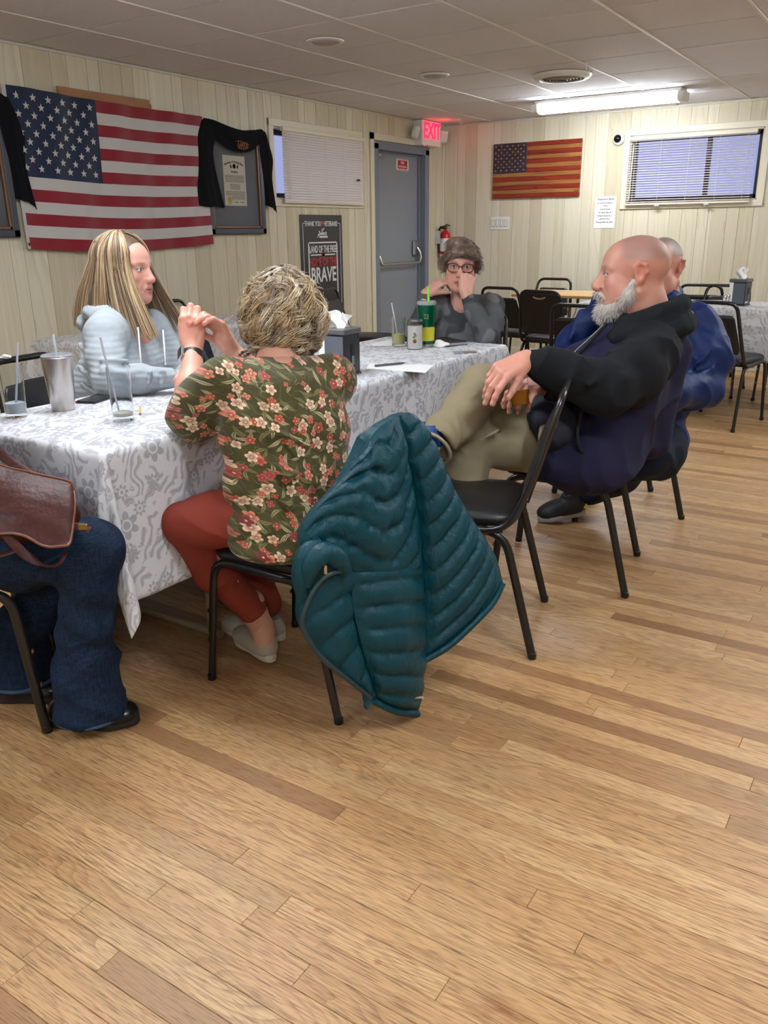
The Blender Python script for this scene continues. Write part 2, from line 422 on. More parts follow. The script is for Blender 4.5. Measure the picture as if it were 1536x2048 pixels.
WINL = (5.475, 6.655, 1.52, 2.055); DOOR = (6.93, 7.90, 0.0, 2.04); WINR = (-2.60, -1.45, 1.49, 2.07)
wall_left = wall('wall_left', 'y', YB, YW, [WINL, DOOR], 1)
wall_far = wall('wall_far', 'x', XW, XR, [WINR], 1)
for nm, lo, hi in (('wall_right', (XR, YB, 0), (XR+.1, YW, CEIL+.03)), ('wall_back', (XW, YB-.1, 0), (XR, YB, CEIL+.03))):
    tag(G().box(lo, hi).obj(nm, plain('plain_cream_wall', srgb(214, 206, 182), .5)), kind='structure')
tag(G().box((XW, YB, 0), (XW+.012, DOOR[0]-.06, .075), .003).obj('baseboard_left', M_TRIM), kind='structure')
tag(G().box((XW, YW-.012, 0), (XR, YW, .075), .003).obj('baseboard_far', M_TRIM), kind='structure')
tag(G().box((XW, YW-.014, .075), (XW+.014, YW, CEIL), .004).obj('trim_1', M_TRIM), kind='structure')
tag(G().box((XW, YB, CEIL-.016), (XW+.010, YW, CEIL-.001), .003).obj('trim_2', plain('ceiling_edge_angle', srgb(206, 200, 188), .5)), kind='structure')
tag(G().box((XW, YW-.010, CEIL-.016), (XR, YW, CEIL-.001), .003).obj('trim_3', plain('ceiling_edge_angle', srgb(206, 200, 188), .5)), kind='structure')
# ---------------------------------------------------------------- windows with blinds
M_GLASS = NT('window_glass').set(color=(1, 1, 1), rough=.02, trans=1.0, ior=1.02, spec=.3).m
M_SLAT = plain('blind_slat_white', srgb(226, 216, 210), .45)
M_VINYL = plain('dark_window_frame', srgb(52, 50, 56), .4)
def window(name, MW, w, h, mull, label_b, tilt, blind_x0, blind_w, slat_n, hrz, brz):
    """MW: local x along the wall, local y into the wall, z up; origin = lower left of opening"""
    e = structure(name); e.matrix_basis = MW
    t = .055
    for lo, hi in (((-t, -.014, -t), (0, 0, h+t)), ((w, -.014, -t), (w+t, 0, h+t)), ((-t, -.016, -t), (w+t, 0, 0)), ((-t, -.016, h), (w+t, 0, h+t))):
        G().box(lo, hi, .003).obj('window_trim', M_TRIM, e)
    for lo, hi in (((0, 0, 0), (.012, .11, h)), ((w-.012, 0, 0), (w, .11, h)), ((0, 0, 0), (w, .11, .012)), ((0, 0, h-.012), (w, .11, h))):
        G().box(lo, hi).obj('window_jamb', M_TRIM, e)
    for lo, hi in (((.012, .07, .012), (.05, .10, h-.012)), ((w-.05, .07, .012), (w-.012, .10, h-.012)), ((.012, .07, .012), (w-.012, .10, .05)),
                   ((.012, .07, h-.05), (w-.012, .10, h-.012)), ((mull*w-.02, .068, .05), (mull*w+.02, .10, h-.05))):
        G().box(lo, hi, .003).obj('window_frame', M_VINYL, e)
    G().box((.05, .084, .05), (mull*w-.02, .087, h-.05)).obj('window_pane', M_GLASS, e)
    G().box((mull*w+.02, .084, .05), (w-.05, .087, h-.05)).obj('window_pane', M_GLASS, e)
    b = bpy.data.objects.new('window_blind', None); COL.objects.link(b); b.matrix_basis = MW @ Matrix.Translation((blind_x0, -.036, 0))
    tag(b, label_b, 'blind')
    G().box((0, -.016, hrz), (blind_w, .020, hrz+.032), .003).obj('head_rail', M_TRIM, b)
    G().box((0, -.012, brz), (blind_w, .012, brz+.018), .004).obj('bottom_rail', M_TRIM, b)
    g = G(); sw = .0125; prof = [(-sw, -.0015), (-sw*.4, .0012), (sw*.4, .0012), (sw, -.0015)]
    c, s_ = math.cos(tilt), math.sin(tilt)
    A = np.array([[(x, p*c-q*s_, p*s_+q*c) for p, q in prof] for x in (.003, blind_w-.003)])
    B = A+np.array([0, .0008*s_, -.0008*c])
    g.grid(A); g.grid(B[::-1])
    first = None; z0 = brz+.03; dz = (hrz-.004-z0)/(slat_n-1)
    for k in range(slat_n):
        if first is None: first = g.obj('slat', M_SLAT, b, smooth=True); first.location.z = z0
        else: link_copy(first, b, (0, 0, z0+k*dz))
    for fx in (.06, .27, .5, .73, .94):
        G().tube([(fx*blind_w, -.0145, brz+.01), (fx*blind_w, -.0145, hrz)], .0011, 5).obj('ladder_cord', M_WHITE, b)
    return e, b
wl, bl = window('window_1', LEFTW(WINL[0], WINL[2]), WINL[1]-WINL[0], WINL[3]-WINL[2], .55,
                'closed cream venetian blind on the window beside the grey door', 1.12, .07, 1.135, 26, .505, -.03)
G().tube([(.045, -.020, .50), (.060, -.022, .25), (.075, -.020, .0)], .004, 7).obj('tilt_wand', M_WHITE, bl)
G().box((1.02, -.017, .175), (1.06, -.012, .19)).obj('broken_gap', M_DARK, bl)
wr, br = window('window_2', FARW(WINR[0], WINR[2]), WINR[1]-WINR[0], WINR[3]-WINR[2], .60,
                'open white venetian blind on the window over the far wall, lavender dusk behind', .20, 0.0, 1.10, 26, .535, -.025)
G().tube([(.05, -.020, .50), (.045, -.024, .25), (.040, -.020, .02)], .004, 7).obj('tilt_wand', M_WHITE, br)
for fx in (.30, .74): G().lathe([(.0, 0), (.022, .002), (.026, .010), (.018, .014), (0, .014)], 12, (fx, -.010, -.040)).obj('hold_down_clip', plain('clear_clip', srgb(225, 225, 220), .15), br, True)
# ---------------------------------------------------------------- door
door = structure('door_1'); door.matrix_basis = LEFTW(DOOR[0], 0); dw = DOOR[1]-DOOR[0]; dh = DOOR[3]
for lo, hi in (((-.022, -.012, 0), (.052, .12, dh)), ((dw-.052, -.012, 0), (dw+.022, .12, dh)), ((-.022, -.012, dh-.052), (dw+.022, .12, dh+.022))):
    G().box(lo, hi, .004).obj('door_frame', M_GREYFRAME, door)
for lo, hi in (((.052, .055, 0), (.068, .075, dh-.052)), ((dw-.068, .055, 0), (dw-.052, .075, dh-.052)), ((.052, .055, dh-.068), (dw-.052, .075, dh-.052))):
    G().box(lo, hi, .002).obj('door_stop', M_GREYFRAME, door)
for lo, hi in (((-.085, -.012, 0), (-.024, 0, dh+.085)), ((-.085, -.012, dh+.024), (dw+.10, 0, dh+.085))):
    G().box(lo, hi, .003).obj('door_trim', M_TRIM, door)
leaf = G().box((.056, .078, .006), (dw-.056, .118, dh-.056), .002).obj('door_leaf', M_GREYDOOR, door)
G().box((.06, .020, dh-.115), (.15, .076, dh-.075), .006).obj('door_closer', M_STEEL, leaf)
pb = G()
pb.tube([(.10, -.002, .955), (dw-.155, -.002, .955)], .013, 10)
bar = pb.obj('panic_bar', M_STEEL, leaf, True)
G().tube([(.075, .07, 1.09), (.08, .03, 1.06), (.09, .006, 1.0), (.10, -.002, .955)], .015, 10, ry=.018).obj('bar_arm', M_STEEL, leaf, True)
G().tube([(dw-.125, .045, 1.10), (dw-.112, .02, 1.06), (dw-.12, .0, 1.0), (dw-.155, -.002, .955)], .015, 10, ry=.018).obj('bar_arm', M_STEEL, leaf, True)
G().box((dw-.185, .045, 1.02), (dw-.085, .078, 1.17), .012).obj('latch_case', plain('grey_latch', srgb(150, 152, 154), .35, .6), leaf)
M_RED = plain('sign_red', srgb(178, 26, 34), .5); M_OFFW = plain('paper_white', srgb(236, 236, 234), .6)
stk = tag(G().box((0, -.0006, 0), (.225, 0, .115)).obj('door_sticker', M_OFFW), 'red and white striped sticker on the grey exit door', 'sticker')
stk.matrix_basis = LEFTW(DOOR[0]+.50, 1.83, -.0775)
for k in range(11):
    for zz in (0.0, .1005):
        G().prism([(.003+k*.0205, zz), (.013+k*.0205, zz), (.018+k*.0205, zz+.0145), (.008+k*.0205, zz+.0145)], .0006, Matrix.Translation((0, -.0014, 0))).obj('stripe', M_RED, stk)
G().box((.022, -.0014, .019), (.203, -.0007, .096)).obj('red_field', M_RED, stk)
text_mesh('lettering', 'FIRE', .036, M_OFFW, stk, wmat(stk) @ Matrix.Translation((.112, -.002, .062)), 1.1)
text_mesh('lettering', 'EXTINGUISHER', .026, M_OFFW, stk, wmat(stk) @ Matrix.Translation((.112, -.002, .030)), .82)
# ---------------------------------------------------------------- ceiling fixtures
M_TUBE = NT('lit_diffuser'); M_TUBE.set(color=(.9, .9, .9), emit=(.88, .94, 1.0), estr=46.0); M_TUBE = M_TUBE.m
for i, (fx, fy, ax, w) in enumerate(FIXTURES):
    lab = ['glowing wraparound fluorescent fixture on the ceiling by the far wall', 'fluorescent ceiling fixture above the near end of the long table', 'fluorescent ceiling fixture over the open floor',
           'fluorescent ceiling fixture over the aisle at the right', 'fluorescent ceiling fixture behind the viewer at the left', 'fluorescent ceiling fixture behind the viewer at the right', 'fluorescent ceiling fixture by the far wall beyond the window'][i]
    t = thing('fluorescent_fixture', lab, 'ceiling light', (fx, fy, CEIL), 0, 'fluorescent ceiling fixtures')
    G().box((-.61, -.085, -.026), (.61, .085, 0), .004).obj('fixture_pan', M_WHITE, t)
    prof = [(-.080, -.026), (-.082, -.060), (-.070, -.082), (-.038, -.094), (.038, -.094), (.070, -.082), (.082, -.060), (.080, -.026)]
    A = np.array([[(x, p, q) for p, q in prof] for x in (-.585, .585)])
    g = G(); g.grid(A); g.obj('diffuser', M_TUBE, t, True)
    for s in (-1, 1):
        q = G(); pts = [(p*1.06, qq*1.04) for p, qq in prof]
        q.prism(pts, .05, Matrix(((0, s, 0, s*.582), (1, 0, 0, 0), (0, 0, 1, 0), (0, 0, 0, 1)))); smooth_by_angle(q.obj('end_cap', M_WHITE, t))
v = thing('ceiling_vent', 'round white ceiling air vent with dark concentric rings', 'vent', (-2.47, 6.15, CEIL))
G().lathe([(.205, 0), (.205, -.008), (.185, -.026), (.155, -.030), (.150, -.018), (.152, 0)], 40).obj('rim', M_WHITE, v, True)
G().lathe([(.16, .0), (.16, -.003), (0, -.003)], 32).obj('throat', M_DARK, v)
for k, r in enumerate((.135, .112, .089, .066, .043)):
    G().lathe([(r+.012, -.006-.003*k), (r-.004, -.030-.002*k), (r-.008, -.030-.002*k), (r+.007, -.006-.003*k), (r+.012, -.006-.003*k)], 32).obj('ring', plain('vent_grey', srgb(150, 148, 144), .5) if k == 0 else bpy.data.materials['vent_grey'], v, True)
for (x, y), lb in (((-3.16, 4.285), 'round flush ceiling speaker nearer the viewer'), ((-3.20, 5.61), 'round flush ceiling speaker farther back, toward the exit sign')):
    s_ = thing('ceiling_speaker', lb, 'ceiling speaker', (x, y, CEIL))
    G().lathe([(.108, 0), (.106, -.006), (.085, -.010), (.082, -.002)], 32).obj('bezel', M_WHITE, s_, True)
    G().lathe([(.083, -.001), (.07, -.012), (.04, -.016), (0, -.017)], 28).obj('grille', plain('speaker_grille', srgb(176, 172, 170), .7, bump=(400, .4)), s_, True)
for (x, y), lb in (((-2.17, 5.81), 'small white ceiling hook beside the round vent'), ((-4.16, 7.80), 'small white ceiling hook near the exit sign')):
    g = G(); g.box((-.012, -.012, -.004), (.012, .012, 0)); g.tube([(0, 0, 0), (0, 0, -.035), (.006, 0, -.05), (.018, 0, -.055), (.026, 0, -.045), (.026, 0, -.035)], .0035, 6)
    h = g.obj('ceiling_hook', M_WHITE, smooth=True); h.location = (x, y, CEIL); tag(h, lb, 'hook')
# ---------------------------------------------------------------- exit sign
M_EXIT = NT('lit_exit_letters'); M_EXIT.set(color=srgb(230, 10, 40), emit=(1.0, .01, .05), estr=3.2); M_EXIT = M_EXIT.m
ex = bpy.data.objects.new('exit_sign', None); COL.objects.link(ex); ex.matrix_basis = LEFTW(7.80, 2.18, .055)
tag(ex, 'white emergency exit sign with glowing red EXIT letters above the door', 'exit sign')
G().box((-.185, -.05, -.115), (.185, .055, .112), .006).obj('housing', M_WHITE, ex)
text_mesh('exit_lettering', 'EXIT', .20, M_EXIT, ex, wmat(ex) @ Matrix.Translation((.01, -.052, -.045)), .82, .006, .001)
G().lathe([(.006, 0), (.006, .004), (0, .005)], 8, M=Matrix.Translation((-.13, -.045, -.118)) @ Matrix.Rotation(math.pi, 4, 'X')).obj('test_lamp', M_EXIT, ex)
for s in (-1, 1):
    g = G(); M_ = Matrix.Translation((s*.265, -.02, -.005)) @ Matrix.Rotation(s*-.5, 4, 'Z') @ Matrix.Rotation(.3, 4, 'X')
    g.box((-.058, -.038, -.058), (.058, .03, .058), .014, M_); smooth_by_angle(g.obj('lamp_head', M_WHITE, ex), 50)
    G().box((-.045, -.043, -.045), (.045, -.036, .045), .003, M_).obj('lamp_lens', plain('lamp_lens', srgb(214, 212, 206), .15), ex)
    G().tube([(s*.18, .0, 0), (s*.235, .0, 0)], .012, 8).obj('lamp_neck', M_WHITE, ex)
ceil_glow = bpy.data.lights.new('exit_lamp', 'POINT'); ceil_glow.energy = .35; ceil_glow.color = (1, .05, .06); ceil_glow.shadow_soft_size = .05
o = bpy.data.objects.new('exit_lamp', ceil_glow); COL.objects.link(o); o.location = (XW+.24, 7.82, 2.25)
# ---------------------------------------------------------------- fire extinguisher on the far wall by the corner
fe = thing('fire_extinguisher', 'red fire extinguisher with inspection tag hanging in the corner by the door', 'extinguisher', (XW+.085, YW-.085, .935))
M_FRED = plain('extinguisher_red', srgb(190, 18, 28), .25)
G().lathe([(.0, 0), (.045, .0), (.055, .012), (.055, .27), (.045, .305), (.02, .33), (.018, .345), (0, .345)], 24).obj('cylinder', M_FRED, fe, True)
G().lathe([(.0562, .03), (.0562, .09)], 24).obj('yellow_band', plain('extinguisher_yellow', srgb(222, 190, 60), .5), fe, True)
G().lathe([(.0562, .12), (.0562, .25)], 24).obj('instruction_label', NT('label_print').m, fe, True)
_n = bpy.data.materials['label_print']; _t = _n.node_tree
nn = NT('label_print2'); cc = nn.mix(nn.step(nn.vor(nn.coord(), 60)[0], .30, .34), srgb(30, 30, 30), srgb(228, 226, 222)); nn.set(color=cc, rough=.5)
fe.children[-1].data.materials[0] = nn.m
g = G(); g.box((-.016, -.016, .34), (.016, .016, .375), .004); g.box((-.012, -.06, .372), (.012, .045, .38), .003, Matrix.Rotation(.1, 4, 'X')); g.box((-.012, -.05, .385), (.012, .05, .393), .003, Matrix.Rotation(-.15, 4, 'X'))
g.obj('valve_handle', M_BLACK, fe)
G().tube([(-.015, -.01, .355), (-.05, -.02, .36), (-.072, -.02, .32), (-.074, -.02, .2), (-.066, -.02, .10)], .011, 8).obj('hose', M_BLACK, fe, True)
G().box((-.062, -.072, .20), (-.002, -.070, .33), 0, Matrix.Rotation(-.08, 4, 'Y')).obj('inspection_tag', plain('tag_grey', srgb(196, 196, 198), .5), fe)
G().tube([(0, -.02, .36), (.03, -.03, .365), (.05, -.03, .34), (.055, -.03, .31)], .0025, 6).obj('pull_pin_ring', M_CHROME, fe)
# ================================================================ THINGS ON THE WALLS
def cr(pts, n):
    """smooth resample of a polyline (Catmull-Rom by arc length)"""
    P = np.array([tuple(p) for p in pts], float)
    if len(P) == 2: t = np.linspace(0, 1, n)[:, None]; return P[0]*(1-t)+P[1]*t
    d = np.r_[0, np.cumsum(np.linalg.norm(np.diff(P, axis=0), axis=1))]; d /= d[-1]
    E = np.vstack([2*P[0]-P[1], P, 2*P[-1]-P[-2]]); out = []
    for t in np.linspace(0, 1, n):
        i = min(max(np.searchsorted(d, t, 'right')-1, 0), len(P)-2); s = (t-d[i])/(d[i+1]-d[i]+1e-12)
        p0, p1, p2, p3 = E[i], E[i+1], E[i+2], E[i+3]
        out.append(.5*((2*p1)+(-p0+p2)*s+(2*p0-5*p1+4*p2-p3)*s*s+(-p0+3*p1-3*p2+p3)*s**3))
    return np.array(out)
def coons(top, bot, left, right, nu, nv):
    """grid [nu][nv][3]: u along top/bottom, v from top to bottom"""
    t, b, l, r = cr(top, nu), cr(bot, nu), cr(left, nv), cr(right, nv)
    u = np.linspace(0, 1, nu)[:, None, None]; v = np.linspace(0, 1, nv)[None, :, None]
    return (1-v)*t[:, None]+v*b[:, None]+(1-u)*l[None]+u*r[None]-((1-u)*(1-v)*t[0]+u*(1-v)*t[-1]+(1-u)*v*b[0]+u*v*b[-1])
def gnormals(A):
    du = np.gradient(A, axis=0); dv = np.gradient(A, axis=1); n = np.cross(du, dv); return n/(np.linalg.norm(n, axis=2)[..., None]+1e-12)
def sheet(A, th):
    """closed sheet with thickness from a grid"""
    N = gnormals(A); g = G(); B = A-N*th; g.grid(A); g.grid(B[::-1])
    for P, Q in ((A[0], B[0]), (B[-1], A[-1]), (B[:, 0], A[:, 0]), (A[:, -1], B[:, -1])): g.grid(np.stack([P, Q]))
    return g
def fabric(name, col, rough=.85, sc=600, bs=.25, wr=None, sheen=.3, var=.0):
    n = NT(name); P = n.coord(); w = n.noise(P, sc, 2)
    c = col if not var else n.mix(n.math('MULTIPLY', n.noise(P, 9, 4), var*2), col, tuple(x*.55 for x in col))
    n.set(color=c, rough=rough, spec=.25, sheen=sheen)
    n.bump(w if wr is None else n.math('ADD', n.math('MULTIPLY', w, .15), n.noise(P, wr, 3)), bs, .002 if wr is None else .012); return n.m
M_FRED2 = fabric('flag_red', srgb(136, 24, 40), .6, 500, .2, 7); M_FWHITE = fabric('flag_white', srgb(196, 192, 190), .6, 500, .2, 7); M_FNAVY = fabric('flag_navy', srgb(26, 40, 68), .65, 500, .2, 7)
flag = bpy.data.objects.new('national_flag', None); COL.objects.link(flag); flag.matrix_basis = LEFTW(3.13, 1.19, .040)
tag(flag, 'large red, white and blue stars and stripes flag hung on the paneled wall', 'flag')
FW_, FH = 1.55, .855
def fl(u, v):   # u along 0..1, v up 0..1 -> local x, y, z with sag and ripples
    sag = -.030*math.sin(math.pi*u)*(0.3+.7*(1-v)) + .020*(1-u)*(v)
    rip = .009*math.sin(19*u+2*v)+.006*math.sin(43*u-5*v)+.004*math.sin(9*v+11*u)
    return (u*FW_+.012*(1-v)*math.sin(2+u), -.004+rip, v*FH+sag)
def fpatch(u0, u1, v0, v1, nu, nv): return np.array([[fl(u0+(u1-u0)*i/(nu-1), v0+(v1-v0)*j/(nv-1)) for j in range(nv)] for i in range(nu)])
def flag_piece(name, m, u0, u1, v0, v1, nu=60, nv=4):
    A = fpatch(u0, u1, v0, v1, nu, nv); g = G(); B = A+np.array([0, .0015, 0]); g.grid(A); g.grid(B[::-1]); g.grid(np.stack([A[:, 0], B[:, 0]])); g.grid(np.stack([B[:, -1], A[:, -1]])); return g.obj(name, m, flag, True)
for k in range(13):
    v1 = 1-k/13; v0 = 1-(k+1)/13
    flag_piece('stripe', M_FRED2 if k % 2 == 0 else M_FWHITE, .4 if k < 7 else .016, 1, v0, v1, 60 if k >= 7 else 40)
flag_piece('canton', M_FNAVY, 0.016, .4, 1-7/13, 1, 36, 20)
for s0, s1 in ((0, .48), (.48, 1)): flag_piece('hoist_band', M_FWHITE, 0, .016, s0, s1, 3, 16)
G().lathe([(.008, 0), (.011, .0), (.011, .003), (.008, .003), (.008, 0)], 14, M=Matrix.Translation(fl(.008, .03)) @ Matrix.Rotation(math.pi/2, 4, 'X')).obj('grommet', plain('brass', srgb(150, 128, 80), .35, .9), flag, True)
star_pts = [((math.cos(math.pi/2+k*math.pi/5))*(1 if k % 2 == 0 else .40), (math.sin(math.pi/2+k*math.pi/5))*(1 if k % 2 == 0 else .40)) for k in range(10)]
sg = G().prism([(x*.023, z*.023) for x, z in star_pts], .002, Matrix.Translation((0, -.001, 0))); star0 = None
for r in range(9):
    for c in range(6 if r % 2 == 0 else 5):
        u = .016+.384*((c*2+1+(r % 2))/12.0); v = 1-(7/13)*((r+1)/10.0); p = Vector(fl(u, v))+Vector((0, -.002, 0))
        if star0 is None: star0 = sg.obj('star', M_FWHITE, flag); star0.location = p
        else: link_copy(star0, flag, p)
# boarded opening behind the flag
ob = bpy.data.objects.new('boarded_opening', None); COL.objects.link(ob); ob.matrix_basis = LEFTW(3.51, 1.70, 0)
tag(ob, 'dark board with a bare wood lath over it, above the big flag', 'board')
G().box((.05, -.006, 0), (.665, 0, .345)).obj('board', plain('dark_brown_board', srgb(58, 40, 34), .5, bump=(12, .3)), ob)
for x in (.045, .662): G().box((x, -.010, 0), (x+.012, 0, .345)).obj('side_strip', plain('brown_strip', srgb(104, 72, 50), .6), ob)
n = NT('pine_lath'); P_ = n.coord(); n.set(color=n.mix(n.noise(n.map(P_, (2, 30, 30)), 3, 3), srgb(176, 128, 86), srgb(140, 94, 58)), rough=.6); M_PINE = n.m
G().box((0, -.022, .345), (.705, -.004, .400), .002).obj('lath', M_PINE, ob)
G().box((.665, -.020, .352), (.72, -.004, .375), .002).obj('lath_end', M_PINE, ob)
# framed charters with black cloth draped over them
M_FRAME = plain('slate_frame', srgb(56, 60, 72), .4, bump=(30, .1)); M_COPPER = plain('copper_lip', srgb(120, 84, 56), .4, .3, bump=(90, .4)); M_MATB = plain('grey_mat_board', srgb(112, 116, 126), .75)
M_PAPER = plain('charter_paper', srgb(226, 222, 208), .7); M_INK = plain('dark_ink', srgb(58, 56, 54), .7); M_GOLD = plain('gold_seal', srgb(176, 152, 78), .4, .4)
M_BLK = fabric('black_cloth', srgb(11, 13, 18), .95, 500, .3, 9, 0)
M_PICGLASS = NT('picture_glass'); M_PICGLASS.set(color=(1, 1, 1), rough=.05, trans=1.0, ior=1.08); M_PICGLASS = M_PICGLASS.m
def charter(off, labF, labC, full):
    e = bpy.data.objects.new('framed_charter', None); COL.objects.link(e); e.matrix_basis = LEFTW(4.685+off, 1.255, .004)
    tag(e, labF, 'picture frame'); w, h = .62, .70
    for lo, hi in (((0, -.034, 0), (.045, -.004, h)), ((w-.045, -.034, 0), (w, -.004, h)), ((0, -.034, 0), (w, -.004, .045)), ((0, -.034, h-.045), (w, -.004, h))):
        G().box(lo, hi, .006).obj('frame_rail', M_FRAME, e)
    for lo, hi in (((.045, -.027, .045), (.06, -.01, h-.045)), ((w-.06, -.027, .045), (w-.045, -.01, h-.045)), ((.045, -.027, .045), (w-.045, -.01, .06)), ((.045, -.027, h-.06), (w-.045, -.01, h-.045))):
        G().box(lo, hi, .002).obj('copper_lip', M_COPPER, e)
    G().box((.05, -.012, .05), (w-.05, -.006, h-.05)).obj('mat_board', M_MATB, e)
    pp = G().box((.185, -.0145, .205), (.425, -.012, .555)).obj('charter_sheet', M_PAPER, e)
    Bl = lambda x, z: Matrix.Translation((x, -.0150, z))
    B = lambda x, z: wmat(e) @ Matrix.Translation((x, -.0150, z))
    if full:
        for k, chs in enumerate('Veterans of Foreign Wars'):
            a = (k-11.5)/11.5; text_mesh('charter_title', chs, .021, M_INK, e, B(.305+a*.098, .506-.022*a*a) @ Matrix.Rotation(a*.42, 4, 'Y'), .95, .0006, .0003) if chs != ' ' else None
        text_mesh('charter_title', 'Auxiliary', .021, M_INK, e, B(.305, .437), 1, .0005, .0003)
        G().lathe([(.012, 0), (.017, 0), (.017, .0006), (.012, .0006), (.012, 0)], 16, M=Bl(.305, .482) @ Matrix.Rotation(math.pi/2, 4, 'X')).obj('crest', M_INK, e)
        for s in (-1, 1):
            for kk in range(3): G().prism([(s*.024, .0-.006*kk), (s*.046, .014-.008*kk), (s*.04, -.004-.006*kk)], .0004, Bl(.305, .482)).obj('crest_wing', M_INK, e)
        g = G(); random.seed(3)
        for k in range(20):
            z = .415-k*.0086
            if k in (6, 12): continue
            x0, x1 = (.20, .41) if k not in (7, 8, 9, 10, 11) else (.25, .36)
            if k > 16: x0 = .26
            x = x0
            while x < x1-.008:
                L = random.uniform(.008, .024); g.box((x, -.0152, z), (min(x+L, x1), -.0148, z+.0032)); x += L+.004
        g.obj('charter_lines', M_INK, e)
        G().lathe([(.022, 0), (.020, .0008), (0, .0008)], 18, M=Bl(.237, .247) @ Matrix.Rotation(math.pi/2, 4, 'X')).obj('gold_seal', M_GOLD, e)
        for s in (-1, 1): G().prism([(0, 0), (s*.014, -.034), (s*.004, -.030)], .0004, Bl(.237, .242)).obj('seal_ribbon', M_GOLD, e)
        g = G(); [g.box((x, -.0152, .228), (x+.035, -.0148, .232)) for x in (.29, .355)]; g.obj('signature', M_INK, e)
    G().box((.055, -.0175, .055), (w-.055, -.0165, h-.055)).obj('picture_glass', M_PICGLASS, e)
    c = bpy.data.objects.new('draped_cloth', None); COL.objects.link(c); c.matrix_basis = LEFTW(off, -.045, .004); tag(c, labC, 'cloth')
    def pl(name, top, bot, left, right, nu, nv, amp, seed, bul=.012):
        f = lambda L: [(a, -(.040+(q[0] if q else 0)), b) for a, b, *q in L]
        A = coons(f(top), f(bot), f(left), f(right), nu, nv); u = np.linspace(0, 1, nu)[:, None]; v = np.linspace(0, 1, nv)[None]
        A[..., 1] -= bul*np.sin(math.pi*u)*np.ones_like(v)+amp*(np.sin(u*9+seed+v*2)+.6*np.sin(u*19+seed*2-v*3))*(.3+.7*v)
        sheet(A, -.004).obj(name, M_BLK, c, True)
    pl('cloth_swag', [(4.70, 2.085, -.02), (4.78, 2.075, .0), (4.92, 2.045), (5.06, 2.03), (5.2, 2.045), (5.30, 2.055, 0), (5.37, 2.00, -.02)],
       [(4.80, 1.94), (4.90, 1.895), (5.03, 1.878), (5.15, 1.895), (5.275, 1.96)], [(4.70, 2.085, -.02), (4.75, 2.01), (4.80, 1.94)], [(5.37, 2.0, -.02), (5.32, 1.99), (5.275, 1.96)], 44, 14, .004, 1, .016)
    pl('cloth_fold', [(4.71, 2.075), (4.80, 2.065), (4.92, 2.04), (5.05, 2.03), (5.19, 2.045)], [(4.80, 2.00), (4.90, 1.965), (5.0, 1.955), (5.1, 1.965), (5.2, 2.01)],
       [(4.71, 2.075), (4.76, 2.03), (4.80, 2.0)], [(5.19, 2.045), (5.195, 2.03), (5.2, 2.01)], 30, 8, .003, 4, .034)
    pl('cloth_tail', [(4.66, 2.055, -.015), (4.71, 2.08, -.01), (4.80, 1.99, .004)], [(4.555, 1.505), (4.65, 1.49), (4.74, 1.495), (4.83, 1.485)],
       [(4.66, 2.055, -.015), (4.59, 1.93), (4.565, 1.75), (4.555, 1.505)], [(4.80, 1.99, .004), (4.755, 1.85), (4.785, 1.66), (4.83, 1.485)], 22, 30, .006, 2)
    pl('cloth_tail', [(5.26, 1.99, .004), (5.33, 2.045, -.01), (5.395, 1.955, -.015)], [(5.30, 1.515), (5.34, 1.50), (5.385, 1.49), (5.425, 1.455)],
       [(5.26, 1.99, .004), (5.275, 1.85), (5.295, 1.7), (5.30, 1.515)], [(5.395, 1.955, -.015), (5.415, 1.85), (5.395, 1.7), (5.425, 1.455)], 18, 30, .005, 3)
    if full:
        M_EMB = plain('embroidery', srgb(170, 104, 66), .7); g = G(); random.seed(5)
        for k in range(16):
            x = 4.985+k*.0072; z = 1.925+.012*math.sin(k*1.9); g.tube([(x, -.066, z-.012), (x+.006, -.067, z+.004), (x+.012, -.066, z+.014)], .0022, 5)
        g.tube([(4.97, -.066, 1.95), (5.02, -.068, 1.955), (5.11, -.066, 1.935)], .002, 5); g.tube([(4.99, -.066, 1.905), (5.05, -.068, 1.90), (5.1, -.066, 1.912)], .002, 5)
        g.obj('embroidered_emblem', M_EMB, c)
charter(0, 'slate-framed white charter on grey mat between the flag and the blind', 'black cloth with embroidered emblem draped over the framed charter', True)
charter(-2.19, 'slate picture frame at the left edge of the flag', 'black cloth hanging over the frame at the hoist side of the flag', False)
# poster
M_POST = plain('poster_charcoal', srgb(50, 47, 50), .45); M_PW = plain('poster_white', srgb(224, 222, 224), .5); M_PR = plain('poster_red', srgb(190, 44, 50), .5)
po = G().box((0, -.002, 0), (.605, 0, .93)).obj('veterans_poster', M_POST); po.matrix_basis = LEFTW(5.765, .475, .003)
tag(po, 'charcoal veterans poster with white and red lettering under the blind', 'poster')
def PB(lo, hi, m=None, nm='print_line'): return G().box((lo[0], -.0034, lo[1]), (hi[0], -.0020, hi[1])).obj(nm, m or M_PW, po)
PT = lambda x, z: wmat(po) @ Matrix.Translation((x, -.0030, z))
text_mesh('lettering', 'THANK YOU', .058, M_PW, po, PT(.178, .838), .68, .0008); text_mesh('lettering', 'VETERANS!', .058, M_PW, po, PT(.437, .838), .68, .0008)
G().prism([(.288, .852), (.296, .876), (.315, .880), (.336, .866), (.334, .842), (.326, .842), (.324, .854), (.300, .854), (.298, .842), (.291, .842)], .0014, Matrix.Translation((0, -.0036, 0))).obj('bison_icon', M_PR, po)
for lo, hi in (((.035, .858), (.068, .863)), ((.545, .858), (.575, .863)), ((.035, .10), (.040, .863)), ((.570, .10), (.575, .863))): PB(lo, hi)
text_mesh('lettering', 'Select', .048, M_PW, po, PT(.315, .765), 1.0, .0012); text_mesh('lettering', 'LF', .030, M_PW, po, PT(.315, .800), 1.2, .001, shear=.3)
